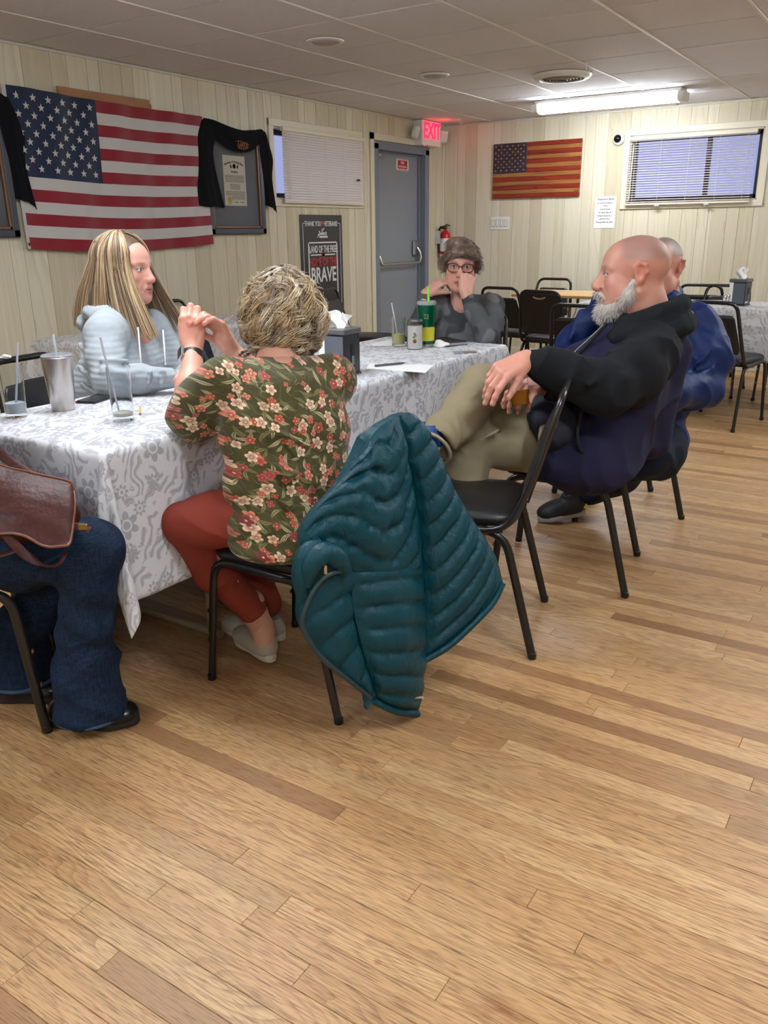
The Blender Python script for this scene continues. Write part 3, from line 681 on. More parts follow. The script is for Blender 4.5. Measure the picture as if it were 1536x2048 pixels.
PB((.245, .742), (.385, .757)); G().prism([(.235, .742), (.262, .742), (.262, .772), (.25, .776)], .0014, Matrix.Translation((0, -.0034, 0))).obj('logo_shape', M_PW, po)
for lo, hi in (((.10, .697), (.525, .708)), ((.10, .20), (.114, .708)), ((.511, .20), (.525, .708))): PB(lo, hi)
text_mesh('lettering', 'LAND OF THE FREE', .082, M_PW, po, PT(.313, .620), .55, .0012)
PB((.135, .596), (.285, .606)); PB((.34, .596), (.49, .606))
G().lathe([(.020, 0), (.020, .0012), (.014, .0012), (.014, 0)], 20, M=Matrix.Translation((.313, -.003, .601)) @ Matrix.Rotation(math.pi/2, 4, 'X')).obj('red_roundel', M_PR, po)
G().prism([(x*.011, z*.011) for x, z in star_pts], .001, Matrix.Translation((.313, -.003, .601))).obj('red_star', M_PR, po)
text_mesh('lettering', 'HOME OF THE', .100, M_PR, po, PT(.313, .508), .62, .0014)
text_mesh('lettering', 'BRAVE', .175, M_PW, po, PT(.313, .375), .72, .003)
# rustic wooden flag on the far wall
wf = bpy.data.objects.new('wooden_flag', None); COL.objects.link(wf); wf.matrix_basis = FARW(-3.985, 1.565, .004); tag(wf, 'rustic stained wooden flag with burnt grain hanging on the far wall', 'wall art')
def stained(name, c1, c2):
    n = NT(name); P = n.coord(); a = n.noise(n.map(P, (3, 30, 45)), 1.0, 4, .6, .6); r = n.wave(n.map(P, (1.2, 1, 26)), 1.2, 5, 3, 1.4, 'Z')
    kn = n.step(n.vor(n.map(P, (4.5, 4.5, 16)), 1.0)[0], .16, .06)
    c = n.mix(n.step(a, .35, .7), c1, c2); c = n.mix(n.math('MULTIPLY', n.step(r, .5, 1), .6), c, srgb(60, 24, 12)); c = n.mix(n.math('MULTIPLY', kn, .85), c, srgb(40, 18, 8))
    n.set(color=c, rough=.35, coat=.3); return n.m
M_SR, M_SY, M_SB = stained('stained_red', srgb(158, 50, 26), srgb(122, 32, 18)), stained('stained_honey', srgb(184, 124, 68), srgb(140, 82, 42)), stained('stained_navy', srgb(58, 52, 78), srgb(40, 38, 60))
wfw, wfh = .925, .515; sh = wfh/13
for k in range(13):
    z1 = wfh-k*sh; x0 = .365 if k < 7 else 0
    G().box((x0, -.022-random.uniform(0, .003), z1-sh+.0006), (wfw, 0, z1-.0006), .0025).obj('slat', M_SR if k % 2 == 0 else M_SY, wf)
for k in range(7): G().box((0, -.024-random.uniform(0, .002), wfh-(k+1)*sh+.0006), (.364, 0, wfh-k*sh-.0006), .002).obj('canton_slat', M_SB, wf)
sg2 = G().prism([(x*.0125, z*.0125) for x, z in star_pts], .003, Matrix.Translation((0, -.0015, 0))); st0 = None; M_ST = plain('burnt_gold', srgb(178, 132, 66), .5)
for r in range(9):
    for c in range(6 if r % 2 == 0 else 5):
        p = (.364*((c*2+1+(r % 2))/12.0), -.0275, wfh-7*sh*((r+1)/10.0))
        if st0 is None: st0 = sg2.obj('star', M_ST, wf); st0.location = p
        else: link_copy(st0, wf, p)
# switch plate
sw = bpy.data.objects.new('light_switch', None); COL.objects.link(sw); sw.matrix_basis = FARW(-4.01, 1.265, .001); tag(sw, 'white four-gang rocker switch plate below the wooden flag', 'switch')
G().box((0, -.006, 0), (.215, 0, .128), .003).obj('plate', M_WHITE, sw)
for k in range(4):
    G().box((.020+k*.046, -.0072, .030), (.054+k*.046, -.006, .098)).obj('rocker_frame', plain('switch_shadow', srgb(150, 150, 150), .5), sw)
    G().box((.024+k*.046, -.0115, .034), (.050+k*.046, -.007, .094), .002).obj('rocker', M_WHITE, sw)
# notice
nt = G().box((0, -.0012, 0), (.205, 0, .285)).obj('paper_notice', M_OFFW); nt.matrix_basis = FARW(-2.90, 1.27, .002); tag(nt, 'white printed paper notice taped to the wall left of the far window', 'notice')
for t_, z, s in (('Attention Band', .252, .027), ('Do Not Park Vehicles or', .222, .0165), ('Trailers', .197, .0165), ('In the Driveway', .166, .0165), ('All Vehicles Must Be', .135, .0165), ('Parked in Backyard or', .106, .0165), ('along the Fence.', .078, .0165), ('Driveway Must Stay Open', .048, .0165)):
    text_mesh('notice_line', t_, s, M_INK, nt, wmat(nt) @ Matrix.Translation((.103, -.0018, z)), .95, .0003, .0003)
# security camera
cm = bpy.data.objects.new('security_camera', None); COL.objects.link(cm); cm.matrix_basis = FARW(-2.715, 2.052, 0) @ Matrix.Rotation(math.pi/2, 4, 'X'); tag(cm, 'small white dome security camera left of the far window', 'camera')
G().lathe([(.058, 0), (.058, .018), (.048, .034), (.036, .040), (.036, .03)], 28).obj('housing', M_WHITE, cm, True)
G().lathe([(.036, .030), (.034, .046), (.024, .060), (0, .066)], 24).obj('dome', plain('black_dome', srgb(8, 9, 12), .06), cm, True)
G().tube([(0, .05, .006), (.008, .10, .004), (.012, .17, .003), (.012, .245, .003)], .003, 6).obj('cable', M_WHITE, cm)
# ================================================================ FURNITURE
M_FRAMEB = plain('black_chair_tube', srgb(22, 22, 24), .28, .0, .6, bump=(60, .1)); M_VINYLB = plain('black_vinyl', srgb(26, 26, 28), .38, 0, .5, bump=(220, .12)); M_BRASS = bpy.data.materials['brass']
def arc(pts, rad, n=5):
    """round the corners of a polyline"""
    P = [Vector(p) for p in pts]; out = [P[0]]
    for i in range(1, len(P)-1):
        a, b, c = P[i-1], P[i], P[i+1]; r = min(rad, (a-b).length*.49, (c-b).length*.49); p, q = b+(a-b).normalized()*r, b+(c-b).normalized()*r
        for k in range(n+1): t = k/n; out.append(p*(1-t)**2+b*2*t*(1-t)+q*t*t)
    out.append(P[-1]); return out
def rounded_pad(hx0, hx1, hy, t, rad, nz=5, n=7, crown=.012):
    """cushion: footprint is a rounded trapezoid (half width hx0 at -y, hx1 at +y), thickness t, pillowed top"""
    out = []
    cor = [(hx1, hy), (-hx1, hy), (-hx0, -hy), (hx0, -hy)]
    for i, (cx, cy) in enumerate(cor):
        a0 = i*math.pi/2; sx, sy = (1 if cx > 0 else -1), (1 if cy > 0 else -1)
        for k in range(n): a = a0+k/(n-1)*math.pi/2; out.append((cx-sx*rad+rad*math.cos(a), cy-sy*rad+rad*math.sin(a)))
    g = G(); rings = []
    prof = [(.86, 0), (.97, .004), (1.0, t*.35), (1.0, t*.6), (.97, t*.85), (.90, t), (.6, t+crown*.7), (.25, t+crown)]
    for s, z in prof: rings.append([(x*s, y*s, z) for x, y in out])
    A = np.array(rings); A2 = np.concatenate([A, A[:, :1]], 1); g.grid(A2[:, ::-1])
    m = len(out); g.add(A[0], [tuple(range(m))[::-1]]); g.add(A[-1], [tuple(range(m))]); return g
def make_chair(label, solid=False):
    t = thing('stacking_chair', label, 'chair', (0, 0, 0), 0, 'black stacking chairs')
    for s in (-1, 1):
        pts = arc([(s*.216, .222, .004), (s*.203, .185, .415), (s*.195, -.165, .402), (s*.215, -.268, .004)], .07, 6)
        G().tube(pts, .0105, 9, ry=.0135).obj('side_frame', M_FRAMEB, t, True)
        for y0, z0, d in ((.212, .14, 1), (.204, .24, 1)): G().lathe([(0, 0), (.009, 0), (.007, .004), (0, .006)], 8, M=Matrix.Translation((s*.210, y0+.012, z0)) @ Matrix.Rotation(-math.pi/2, 4, 'X')).obj('bumper', M_BRASS, t)
        for y0, yy in ((.222, 1), (-.268, -1)): G().lathe([(.0125, 0), (.014, .002), (.0135, .02), (.011, .022)], 9, (s*(.216 if yy > 0 else .215), y0, 0)).obj('foot_cap', M_BLACK, t, True)
    bk = arc([(-.197, -.02, .398), (-.203, -.175, .412), (-.192, -.232, .54), (-.160, -.312, .815), (.160, -.312, .815), (.192, -.232, .54), (.203, -.175, .412), (.197, -.02, .398)], .06, 6)
    G().tube(bk, .0105, 9, ry=.0125).obj('back_frame', M_FRAMEB, t, True)
    for y in (.10, -.10): G().tube([(-.198, y, .405), (.198, y, .405)], .009, 7).obj('seat_rail', M_FRAMEB, t, True)
    g = rounded_pad(.19, .205, .205, .045, .07); o = g.obj('seat', M_VINYLB, t, True); o.location = (0, .005, .412)
    a = math.atan2(.08, .275)
    hz = .168 if solid else .128
    g = rounded_pad(.178, .145 if not solid else .165, hz, .024, .03 if not solid else .05, crown=.008)
    o = g.obj('backrest', M_VINYLB, t, True)
    zc = .610 if not solid else .645; yc = -.232-(zc-.54)*.08/.275
    o.matrix_basis = Matrix.Translation((0, yc-.006, zc)) @ Matrix.Rotation(math.pi/2+a, 4, 'X') @ Matrix.Rotation(math.pi, 4, 'Y') @ Matrix.Rotation(0, 4, 'Z')
    o.matrix_basis = Matrix.Translation((0, yc-.008, zc)) @ Matrix(((-1, 0, 0, 0), (0, -math.sin(a), math.cos(a), 0), (0, math.cos(a), math.sin(a), 0), (0, 0, 0, 1)))
    g = G(); g.box((-.172, -hz+.004, -.006), (.172, hz-.012, .001), .003); q = g.obj('back_panel', M_BLACK, t); q.matrix_basis = o.matrix_basis.copy()
    V = np.array([v.co[:] for v in q.data.vertices]); sc_ = 1-.17*(V[:, 1]+hz)/(2*hz)*(0.4 if solid else 1)
    for v, k in zip(q.data.vertices, sc_): v.co.x *= k
    if solid:
        q2 = G().tube([(-.05, hz-.035, .0), (-.025, hz-.045, .0), (0, hz-.048, .0), (.025, hz-.045, .0), (.05, hz-.035, .0)], .010, 7).obj('hand_slot', plain('slot_wood', srgb(150, 132, 112), .6), t, True); q2.matrix_basis = o.matrix_basis.copy()
    return t
def face(fx, fy): return math.atan2(-fx, fy)
ch0 = make_chair('black vinyl stacking chair under the woman in the floral blouse')
CH_B = (-1.424, 1.748, face(-1, -.02))
ch0.matrix_basis = Matrix.Translation((CH_B[0], CH_B[1], 0)) @ Matrix.Rotation(CH_B[2], 4, 'Z') @ Matrix.Scale(.94, 4)
CHAIRS = {
 'c': (-1.187, 2.285, -.955, -.299, 'empty black stacking chair right behind the teal jacket, its seat bare'),
 'd': (-1.067, 2.915, -.981, -.193, 'black stacking chair under the bald bearded man'),
 'e': (-1.150, 3.755, -.827, -.561, 'black stacking chair under the man in the royal blue jacket'),
 'a': (-2.12, 1.075, .65, .76, 'black stacking chair under the person in jeans at the left edge'),
 'g': (-2.16, 4.06, .06, -1.0, 'black stacking chair behind the woman in grey at the table end'),
 'bl': (-2.62, 1.96, 1, .12, 'black stacking chair with frayed top rail behind the blonde woman'),
 'l0': (-2.84, 1.33, .97, .15, 'black stacking chair cut off by the left edge, beyond the near glass'),
 'jk': (-2.70, 2.78, 1, -.08, 'black stacking chair with a dark jacket over it, left side of the long table'),
 't2': (-4.22, 4.17, 1, 0, 'black stacking chair between the small side table and the flag wall'),
 'dr': (-3.90, 5.72, .97, .25, 'black stacking chair beside the poster, facing the grey door'),
 'A': (-2.98, 6.66, .05, 1, 'black stacking chair at the left corner of the bare wooden table'),
 'B': (-3.07, 7.42, 0, -1, 'black stacking chair on the wall side of the bare wooden table, left one'),
 'D': (-2.50, 7.48, 0, -1, 'black stacking chair on the wall side of the bare wooden table, right one'),
 'E': (-1.84, 5.36, .05, 1, 'black stacking chair just behind the blue-jacketed man, back to the camera'),
 'F': (-1.12, 5.93, .187, .98, 'black stacking chair in front of the far clothed table, full back in view'),
 'G': (-1.42, 7.02, 0, -1, 'black stacking chair on the wall side of the far clothed table, beside the napkin dispenser'),
 'H': (-1.63, 7.62, 0, 1, 'black stacking chair nearest the far wall under the window'),
 'I': (-.83, 7.02, 0, -1, 'black stacking chair cut off by the right edge beyond the far clothed table'),
}
for k, (x, y, fx, fy, lb) in CHAIRS.items(): dup(ch0, (x, y, 0), face(fx, fy), lb, 'black stacking chairs')
ch_s = make_chair('black chair with solid padded back and hand slot at the bare wooden table', True); ch_s.matrix_basis = Matrix.Translation((-2.53, 6.42, 0)) @ Matrix.Rotation(face(.05, 1), 4, 'Z')
# ---------------------------------------------------------------- damask tablecloths
def m_damask(name, ground, motif, rough=.42):
    n = NT(name); U = n.attr('cuv')
    W_ = n.vmath('ADD', U, n.vmath('SCALE', n.vmath('SUBTRACT', n.noise(U, 9, 1, out='Color'), (.5, .5, .5)), .10))
    def rose(sc, R, pet, rnd, off):
        V = n.vmath('ADD', U, off); vo = n.vor(V, sc, 'F1', '2D', rnd); d = n.vmath('SUBTRACT', V, vo[2]); q = n.sep(d)
        th = n.math('ARCTAN2', q[1], q[0]); r = n.vmath('LENGTH', d)
        lim = n.math('MULTIPLY', n.math('ADD', n.math('MULTIPLY', n.math('ABSOLUTE', n.math('COSINE', n.math('MULTIPLY', th, pet))), .5), .5), R)
        inn = n.step(n.math('SUBTRACT', lim, r), -.001, .0015); ring = n.step(n.math('ABSOLUTE', n.math('SUBTRACT', r, R*.36)), .0015, .004)
        return n.math('MULTIPLY', inn, ring), r
    f1, r1 = rose(5.0, .040, 3.0, .8, (0, 0, 0)); f2, r2 = rose(9.0, .022, 4.0, .8, (.37, .21, 0))
    # scrolling acanthus fronds: warped bands with serrated edges
    fr = n.wave(W_, 13, 10.0, 1.0, 1.1, 'DIAGONAL'); ser = n.math('MULTIPLY', n.wave(W_, 60, 6, 1, 2, 'X'), .20)
    fb = n.step(n.math('SUBTRACT', fr, ser), .40, .44); gap = n.step(n.noise(U, 18, 1), .44, .47); vein = n.step(n.math('ABSOLUTE', n.math('SUBTRACT', fr, .82)), .02, .05)
    fb = n.math('MULTIPLY', n.math('MULTIPLY', fb, gap), vein); fb = n.math('MULTIPLY', fb, n.step(r1, .047, .052))
    m = n.math('MAXIMUM', n.math('MAXIMUM', f1, f2), fb)
    w = n.noise(U, 900, 1)
    n.set(color=n.mix(m, ground, motif), rough=n.math('ADD', n.math('MULTIPLY', m, .25), rough), spec=.4, sheen=.15)
    n.bump(n.math('ADD', n.math('MULTIPLY', n.noise(U, 6, 3), 1.0), n.math('MULTIPLY', w, .03)), .25, .02); return n.m
M_DAM = m_damask('damask_white_grey', srgb(216, 218, 223), srgb(170, 171, 178)); M_DAM2 = m_damask('damask_grey', srgb(196, 195, 196), srgb(164, 161, 160))
def tablecloth(name, x0, x1, y0, y1, z, drop, label, mt, res=.018, flare=.07, fold=.016, seed=0, dropy=None):
    dropy = dropy or drop; Wd, Ld = x1-x0, y1-y0; na = int((Wd+2*drop)/res); nb = int((Ld+2*dropy)/res)
    a = np.linspace(-drop, Wd+drop, na); b = np.linspace(-dropy, Ld+dropy, nb); A, B = np.meshgrid(a, b, indexing='ij')
    dx = np.where(A < 0, A, np.where(A > Wd, A-Wd, 0.)); dy = np.where(B < 0, B, np.where(B > Ld, B-Ld, 0.))
    bx, by = np.clip(A, 0, Wd), np.clip(B, 0, Ld); r = np.hypot(dx, dy); rr = np.where(r > 0, r, 1)
    ux, uy = dx/rr, dy/rr; corner = (dx != 0) & (dy != 0)
    t = np.where(dx != 0, by, bx); L = np.where(dx != 0, Ld, Wd); edge = np.clip(np.minimum(t, L-t)/.16, 0, 1); edge = edge*edge*(3-2*edge)
    f = np.sin(t*13+seed)+.6*np.sin(t*29+seed*2.1+1)+.5*np.sin(t*7+2)
    phi = np.arctan2(np.abs(dy), np.abs(dx)); cb = np.sin(2*phi)
    q = np.clip(r/drop, 0, 1.5); ro = .012
    out = ro*(1-np.exp(-r/ro))+flare*r+fold*f*edge*q*np.where(corner, 0, 1)+np.where(corner, cb*(.22*r)+.045*q*np.sin(phi*6)*cb, 0)
    drp = np.maximum(r-ro*.6, 0)*np.where(corner, .965, .995)
    wr = .0016*np.sin(A*17+B*5+seed)*np.sin(B*11+1)
    P = np.stack([x0+bx+ux*out, y0+by+uy*out, z-drp+np.where(r > 0, 0, wr)], 2)
    g = G(); g.grid(P); o = g.obj(name, mt, attrs={'cuv': np.stack([A, B, 0*A], 2).reshape(-1, 3)}, smooth=True); tag(o, label, 'tablecloth')
    md = o.modifiers.new('thickness', 'SOLIDIFY'); md.thickness = .0018; md.offset = 1; return o
TX0, TX1, TY0, TY1, TZ = -2.405, -1.725, 1.325, 3.73, .735
tablecloth('tablecloth', TX0, TX1, TY0, TY1, TZ, .42, 'white and grey damask cloth on the long table in front', M_DAM, .015, dropy=.255)
tablecloth('tablecloth', -2.25, .25, 6.19, 6.78, .738, .36, 'grey damask cloth on the far table at the right', M_DAM2, .022, seed=2)
tablecloth('tablecloth', -4.03, -3.63, 2.75, 4.85, .738, .24, 'pale grey damask cloth on the side table by the flag wall', M_DAM2, .022, seed=4)
M_TAN = plain('tan_table_metal', srgb(140, 122, 98), .5, .2); M_TOP = plain('table_laminate', srgb(150, 120, 86), .5)
def folding_table(x0, x1, y0, y1, z, label, along='y', mt=None):
    t = thing('folding_table', label, 'table', ((x0+x1)/2, (y0+y1)/2, 0)); w, l = (x1-x0)/2, (y1-y0)/2
    G().box((-w+.004, -l+.004, z-.028), (w-.004, l-.004, z-.004), .004).obj('tabletop', mt or M_TOP, t)
    for s in (-1, 1):
        for q in (-1, 1):
            p = (q*(w-.10), s*(l-.42)) if along == 'y' else (s*(l*0+w-.35), q*(l-.10))
            G().tube([(p[0], p[1], .02), (p[0], p[1], z-.028)], .0135, 10).obj('leg', M_TAN, t, True)
        g = G(); c = s*(l-.42) if along == 'y' else s*(w-.35)
        if along == 'y': g.tube([(-w+.06, c, .016), (w-.06, c, .016)], .015, 8); G().tube([(-w+.10, c, z-.12), (w-.10, c, z-.12)], .009, 8).obj('cross_bar', M_TAN, t, True)
        else: g.tube([(c, -l+.06, .016), (c, l-.06, .016)], .015, 8); G().tube([(c, -l+.10, z-.12), (c, l-.10, z-.12)], .009, 8).obj('cross_bar', M_TAN, t, True)
        g.obj('foot_bar', M_TAN, t, True)
    return t
folding_table(TX0, TX1, TY0, TY1, TZ, 'long folding table under the near white damask cloth')
folding_table(-2.25, .25, 6.19, 6.78, .738, 'folding table under the far grey damask cloth', 'x')
folding_table(-4.03, -3.63, 2.75, 4.85, .738, 'folding table under the pale cloth by the flag wall')
n = NT('honey_oak_top'); P_ = n.coord(); n.set(color=n.mix(n.noise(n.map(P_, (3, 40, 1)), 2, 3), srgb(214, 176, 120), srgb(186, 142, 88)), rough=.35)
folding_table(-3.10, -2.33, 6.80, 7.42, .742, 'bare honey-coloured wooden table in front of the far wall', 'x', n.m)
# ---------------------------------------------------------------- things on the tables
M_CLEAR = NT('drinking_glass'); M_CLEAR.set(color=(.97, .99, 1), rough=.02, trans=1.0, ior=1.18, spec=.7); M_CLEAR = M_CLEAR.m
M_ICE = plain('melting_ice', srgb(226, 234, 240), .15, trans=.55, ior=1.2)
M_STRAW = plain('frosted_straw', srgb(222, 224, 232), .3, trans=.35, ior=1.1)
ZT = TZ+.0025
def glass(x, y, rb, rt, h, label, fill, fm, straw=None, wall_=.0022):
    t = thing('drinking_glass', label, 'glass', (x, y, ZT))
    prof = [(0, 0), (rb, 0), (rb+.001, .004), (rt, h), (rt-wall_, h), (rb-wall_+.001, .014), (0, .012)]
    G().lathe(prof, 32).obj('tumbler', M_CLEAR, t, True)
    if fill:
        rf = rb-wall_+.0005+(rt-rb)*fill/h; g = G().lathe([(0, .0125), (rb-wall_, .0145), (rf-.0006, fill), (rf*.5, fill+.004), (0, fill+.002)], 28); g.obj('contents', fm, t, True)
    if straw: G().tube(straw, .0032, 8).obj('straw', M_STRAW, t, True)
    return t
glass(-2.309, 1.477, .030, .038, .160, 'glass with melting ice and a clear straw at the left edge', .045, M_ICE, [(.0, .0, .02), (.012, .012, .12), (.022, .026, .225)])
glass(-1.985, 1.615, .030, .035, .158, 'nearly empty glass with a thin straw beside the pencil', .024, plain('pale_dregs', srgb(222, 218, 200), .3, trans=.3), [(-.015, .0, .02), (-.026, -.010, .12), (-.037, -.020, .245)])
lem = glass(-2.133, 3.411, .030, .034, .140, 'glass with a lemon wedge and straw at the far end', .058, plain('lemon_water', srgb(226, 222, 150), .2, trans=.4, ior=1.2), [(.0, .0, .02), (-.016, -.010, .14), (-.026, -.018, .205)])
G().lathe([(0, -.005), (.018, -.005), (.021, 0), (.018, .005), (0, .005)], 18, M=Matrix.Translation((.004, -.012, .046)) @ Matrix.Rotation(1.1, 4, 'X')).obj('lemon_slice', plain('lemon', srgb(220, 206, 96), .4), lem, True)
t = thing('steel_tumbler', 'brushed steel insulated tumbler with a clear straw near the table corner', 'tumbler', (-2.273, 1.619, ZT)); n = NT('brushed_tumbler'); n.set(color=srgb(196, 190, 186), metal=1.0, rough=.30); n.bump(n.noise(n.map(n.coord(), (3, 3, 500)), 1, 2), .05, .001)
G().lathe([(0, 0), (.034, 0), (.036, .004), (.036, .018), (.037, .02), (.048, .158), (.049, .168), (.046, .170), (.046, .162), (.0, .160)], 40).obj('cup', n.m, t, True)
G().lathe([(.0, .163), (.045, .165), (.047, .172), (.043, .176), (.0, .172)], 36).obj('lid', plain('clear_lid', srgb(200, 204, 210), .1, trans=.6, ior=1.2), t, True)
G().tube([(.0, .0, .10), (-.006, .004, .18), (-.016, .010, .235)], .0042, 8).obj('straw', M_STRAW, t, True)
t = thing('green_tumbler', 'tall metallic green tumbler with lime straw and yellow band', 'tumbler', (-2.014, 3.474, ZT)); M_GRN = plain('metallic_green', srgb(16, 104, 74), .28, .75)
G().lathe([(0, 0), (.034, 0), (.035, .014)], 36).obj('steel_base', M_STEEL, t, True); G().lathe([(.035, .014), (.0365, .030)], 36).obj('green_ring', M_GRN, t, True)
G().lathe([(.0368, .030), (.0395, .092)], 36).obj('yellow_band', plain('yellow_band', srgb(204, 196, 50), .4), t, True); G().lathe([(.0395, .092), (.0405, .096)], 36).obj('steel_ring', M_STEEL, t, True)
G().lathe([(.0405, .096), (.046, .196), (.0455, .200)], 36).obj('cup', M_GRN, t, True); G().lathe([(.046, .196), (.048, .204), (.042, .214), (.0, .212)], 36).obj('lid', plain('clear_lid2', srgb(206, 214, 214), .1, trans=.6, ior=1.2), t, True)
G().tube([(0.004, 0, .12), (.008, .004, .22), (.006, .002, .278)], .0058, 10).obj('straw', plain('lime_straw', srgb(128, 222, 60), .4), t, True)
text_mesh('gold_mark', '22', .03, M_GOLD, t, wmat(t) @ Matrix.Rotation(.5, 4, 'Z') @ Matrix.Translation((0, -.0455, .135)), .8)
t = thing('candle_jar', 'white candle in a lidded glass jar beside the green tumbler', 'candle', (-2.017, 3.372, ZT))
G().lathe([(0, .004), (.034, .004), (.0345, .11), (0, .108)], 32).obj('wax', plain('candle_wax', srgb(232, 226, 218), .5), t, True); G().lathe([(0, 0), (.037, 0), (.038, .004), (.038, .118), (.034, .126), (.034, .122), (.0355, .116), (.0355, .003), (0, .002)], 32).obj('jar', M_CLEAR, t, True)
G().lathe([(0, .126), (.037, .126), (.038, .130), (.036, .137), (0, .139)], 32).obj('lid', plain('pewter_lid', srgb(120, 118, 116), .35, .7), t, True)
for k, (dx_, dz) in enumerate(((-.004, .060), (.004, .066), (0, .075))): G().lathe([(0, 0), (.005, 0), (.004, .0008), (0, .0009)], 8, M=Matrix.Rotation(.5, 4, 'Z') @ Matrix.Translation((dx_, -.0385, dz)) @ Matrix.Rotation(math.pi/2, 4, 'X')).obj('label_leaf', plain('label_green', srgb(86, 96, 58), .6) if k < 2 else bpy.data.materials['label_green'], t)
G().lathe([(.006, 0), (.009, 0), (.008, .0008), (.006, 0)], 12, M=Matrix.Rotation(.5, 4, 'Z') @ Matrix.Translation((0, -.0385, .040)) @ Matrix.Rotation(math.pi/2, 4, 'X')).obj('label_ring', plain('label_red', srgb(140, 60, 60), .6), t)
# paper goods and small things
def flat(name, pts, z, th, m, label, cat):
    P = [PZ(u, v, z) for u, v in pts]; c = sum(P, Vector())/len(P); g = G(); nn = len(P)
    V = [tuple(p-c) for p in P]+[tuple(p-c+Vector((0, 0, th))) for p in P]
    g.add(V, [tuple(range(nn)), tuple(range(nn, 2*nn))]+[(i, (i+1) % nn, (i+1) % nn+nn, i+nn) for i in range(nn)]); o = g.obj(name, m); o.location = c
    bm = bmesh.new(); bm.from_mesh(o.data); bmesh.ops.recalc_face_normals(bm, faces=bm.faces); bm.to_mesh(o.data); bm.free(); return tag(o, label, cat)
flat('paper_sheet', [(740, 727), (868, 730), (851, 746), (733, 737)], ZT, .0012, M_OFFW, 'loose white paper sheet with a pen on it', 'paper')
flat('paper_sheet', [(742, 688), (790, 677), (792, 692), (745, 692)], ZT, .0012, M_OFFW, 'white paper sheet left of the lemon glass', 'paper')
pn = thing('ballpoint_pen', 'dark pen lying on the loose white paper', 'pen', PZ(780, 732, ZT)+Vector((0, 0, .007))); d_ = (PZ(812, 729, ZT)-PZ(748, 735, ZT)); d_ = d_.normalized()
G().tube([tuple(d_*-.07), tuple(d_*.055)], .0045, 8).obj('barrel', plain('pen_grey', srgb(78, 80, 86), .4), pn, True); G().tube([tuple(d_*.055), tuple(d_*.072)], [.0042, .001], 8).obj('tip', M_BLACK, pn, True)
pc = thing('pencil', 'short yellow pencil beside the nearly empty glass', 'pencil', (-2.015, 1.705, ZT+.0045)); d_ = Vector((.75, -.66, 0))
G().tube([tuple(d_*-.07), tuple(d_*.012)], .0038, 6).obj('shaft', plain('pencil_yellow', srgb(222, 172, 84), .5), pc); G().tube([tuple(d_*.012), tuple(d_*.027)], [.0038, .0012], 6).obj('wood_tip', plain('pencil_wood', srgb(204, 160, 112), .6), pc); G().tube([tuple(d_*.027), tuple(d_*.032)], [.0012, .0003], 6).obj('lead', M_INK, pc)
ph = thing('smartphone', 'dark smartphone lying on the cloth beside the steel tumbler', 'phone', (-2.316, 1.785, ZT), .35)
G().box((-.036, -.072, 0), (.036, .072, .0085), .003).obj('body', plain('phone_edge', srgb(52, 50, 54), .3, .6), ph); G().box((-.033, -.069, .0085), (.033, .069, .0092)).obj('screen', plain('phone_screen', srgb(34, 30, 36), .08), ph); G().box((-.037, -.074, .001), (-.030, -.02, .0088), .002).obj('red_case_corner', plain('phone_case_red', srgb(110, 26, 30), .5), ph)
nb = thing('notebook', 'dark notebook with grey page edges near the far end', 'notebook', (-1.985, 3.60, ZT), -.5)
G().box((-.10, -.07, 0), (.10, .07, .004), .0015).obj('cover', M_BLACK, nb); G().box((-.097, -.067, .004), (.098, .067, .016)).obj('pages', plain('page_edges', srgb(150, 148, 146), .7), nb); G().box((-.10, -.07, .016), (.10, .07, .020), .0015).obj('cover', plain('dark_cover', srgb(44, 44, 50), .45), nb)
wl2 = G().box((-.065, -.045, 0), (.065, .045, .018), .005).obj('wallet', M_BLACK); wl2.matrix_basis = Matrix.Translation((-2.20, 3.63, ZT)) @ Matrix.Rotation(.3, 4, 'Z'); tag(wl2, 'flat black wallet behind the green tumbler', 'wallet')
def crumple(name, c, r, m, label, cat, seed, sq=.6):
    rng = np.random.default_rng(seed); bm = bmesh.new(); bmesh.ops.create_icosphere(bm, subdivisions=3, radius=1)
    D = rng.normal(size=(14, 3)); D /= np.linalg.norm(D, axis=1)[:, None]
    for v in bm.verts:
        p = np.array(v.co); k = 1+.30*np.sum(np.sin(D@p*4+np.arange(14)))/4; v.co = Vector((p[0]*r*k*1.3, p[1]*r*k, max(p[2]*r*k*sq+r*sq*.6, 0)))
    me = bpy.data.meshes.new(name); bm.to_mesh(me); bm.free(); me.materials.append(m); o = bpy.data.objects.new(name, me); COL.objects.link(o); o.location = c; return tag(o, label, cat)
crumple('crumpled_tissue', (-1.955, 3.50, ZT), .032, M_OFFW, 'crumpled white tissue in front of the notebook', 'tissue', 3)
flat('small_card', [(905, 703), (925, 701), (932, 705), (912, 708)], ZT, .001, plain('card_blue', srgb(150, 160, 178), .4), 'small glossy card near the table edge', 'card')
flat('small_card', [(925, 703), (948, 701), (956, 704), (932, 707)], ZT, .001, plain('card_brown', srgb(140, 122, 108), .5), 'small brown card next to the glossy card', 'card')
flat('paper_slip', [(408, 742), (432, 728), (446, 733), (424, 748)], ZT, .001, M_OFFW, 'white paper slip by the blonde woman\'s hand', 'paper')
mk = thing('marker_pen', 'blue marker pen lying by the paper slip', 'pen', PZ(425, 738, ZT)+Vector((0, 0, .008))); d_ = Vector((.45, .89, 0)); G().tube([tuple(d_*-.05), tuple(d_*.045)], .0055, 8).obj('barrel', plain('pen_blue', srgb(40, 74, 140), .4), mk, True); G().tube([tuple(d_*.045), tuple(d_*.062)], .006, 8).obj('cap', M_WHITE, mk, True)
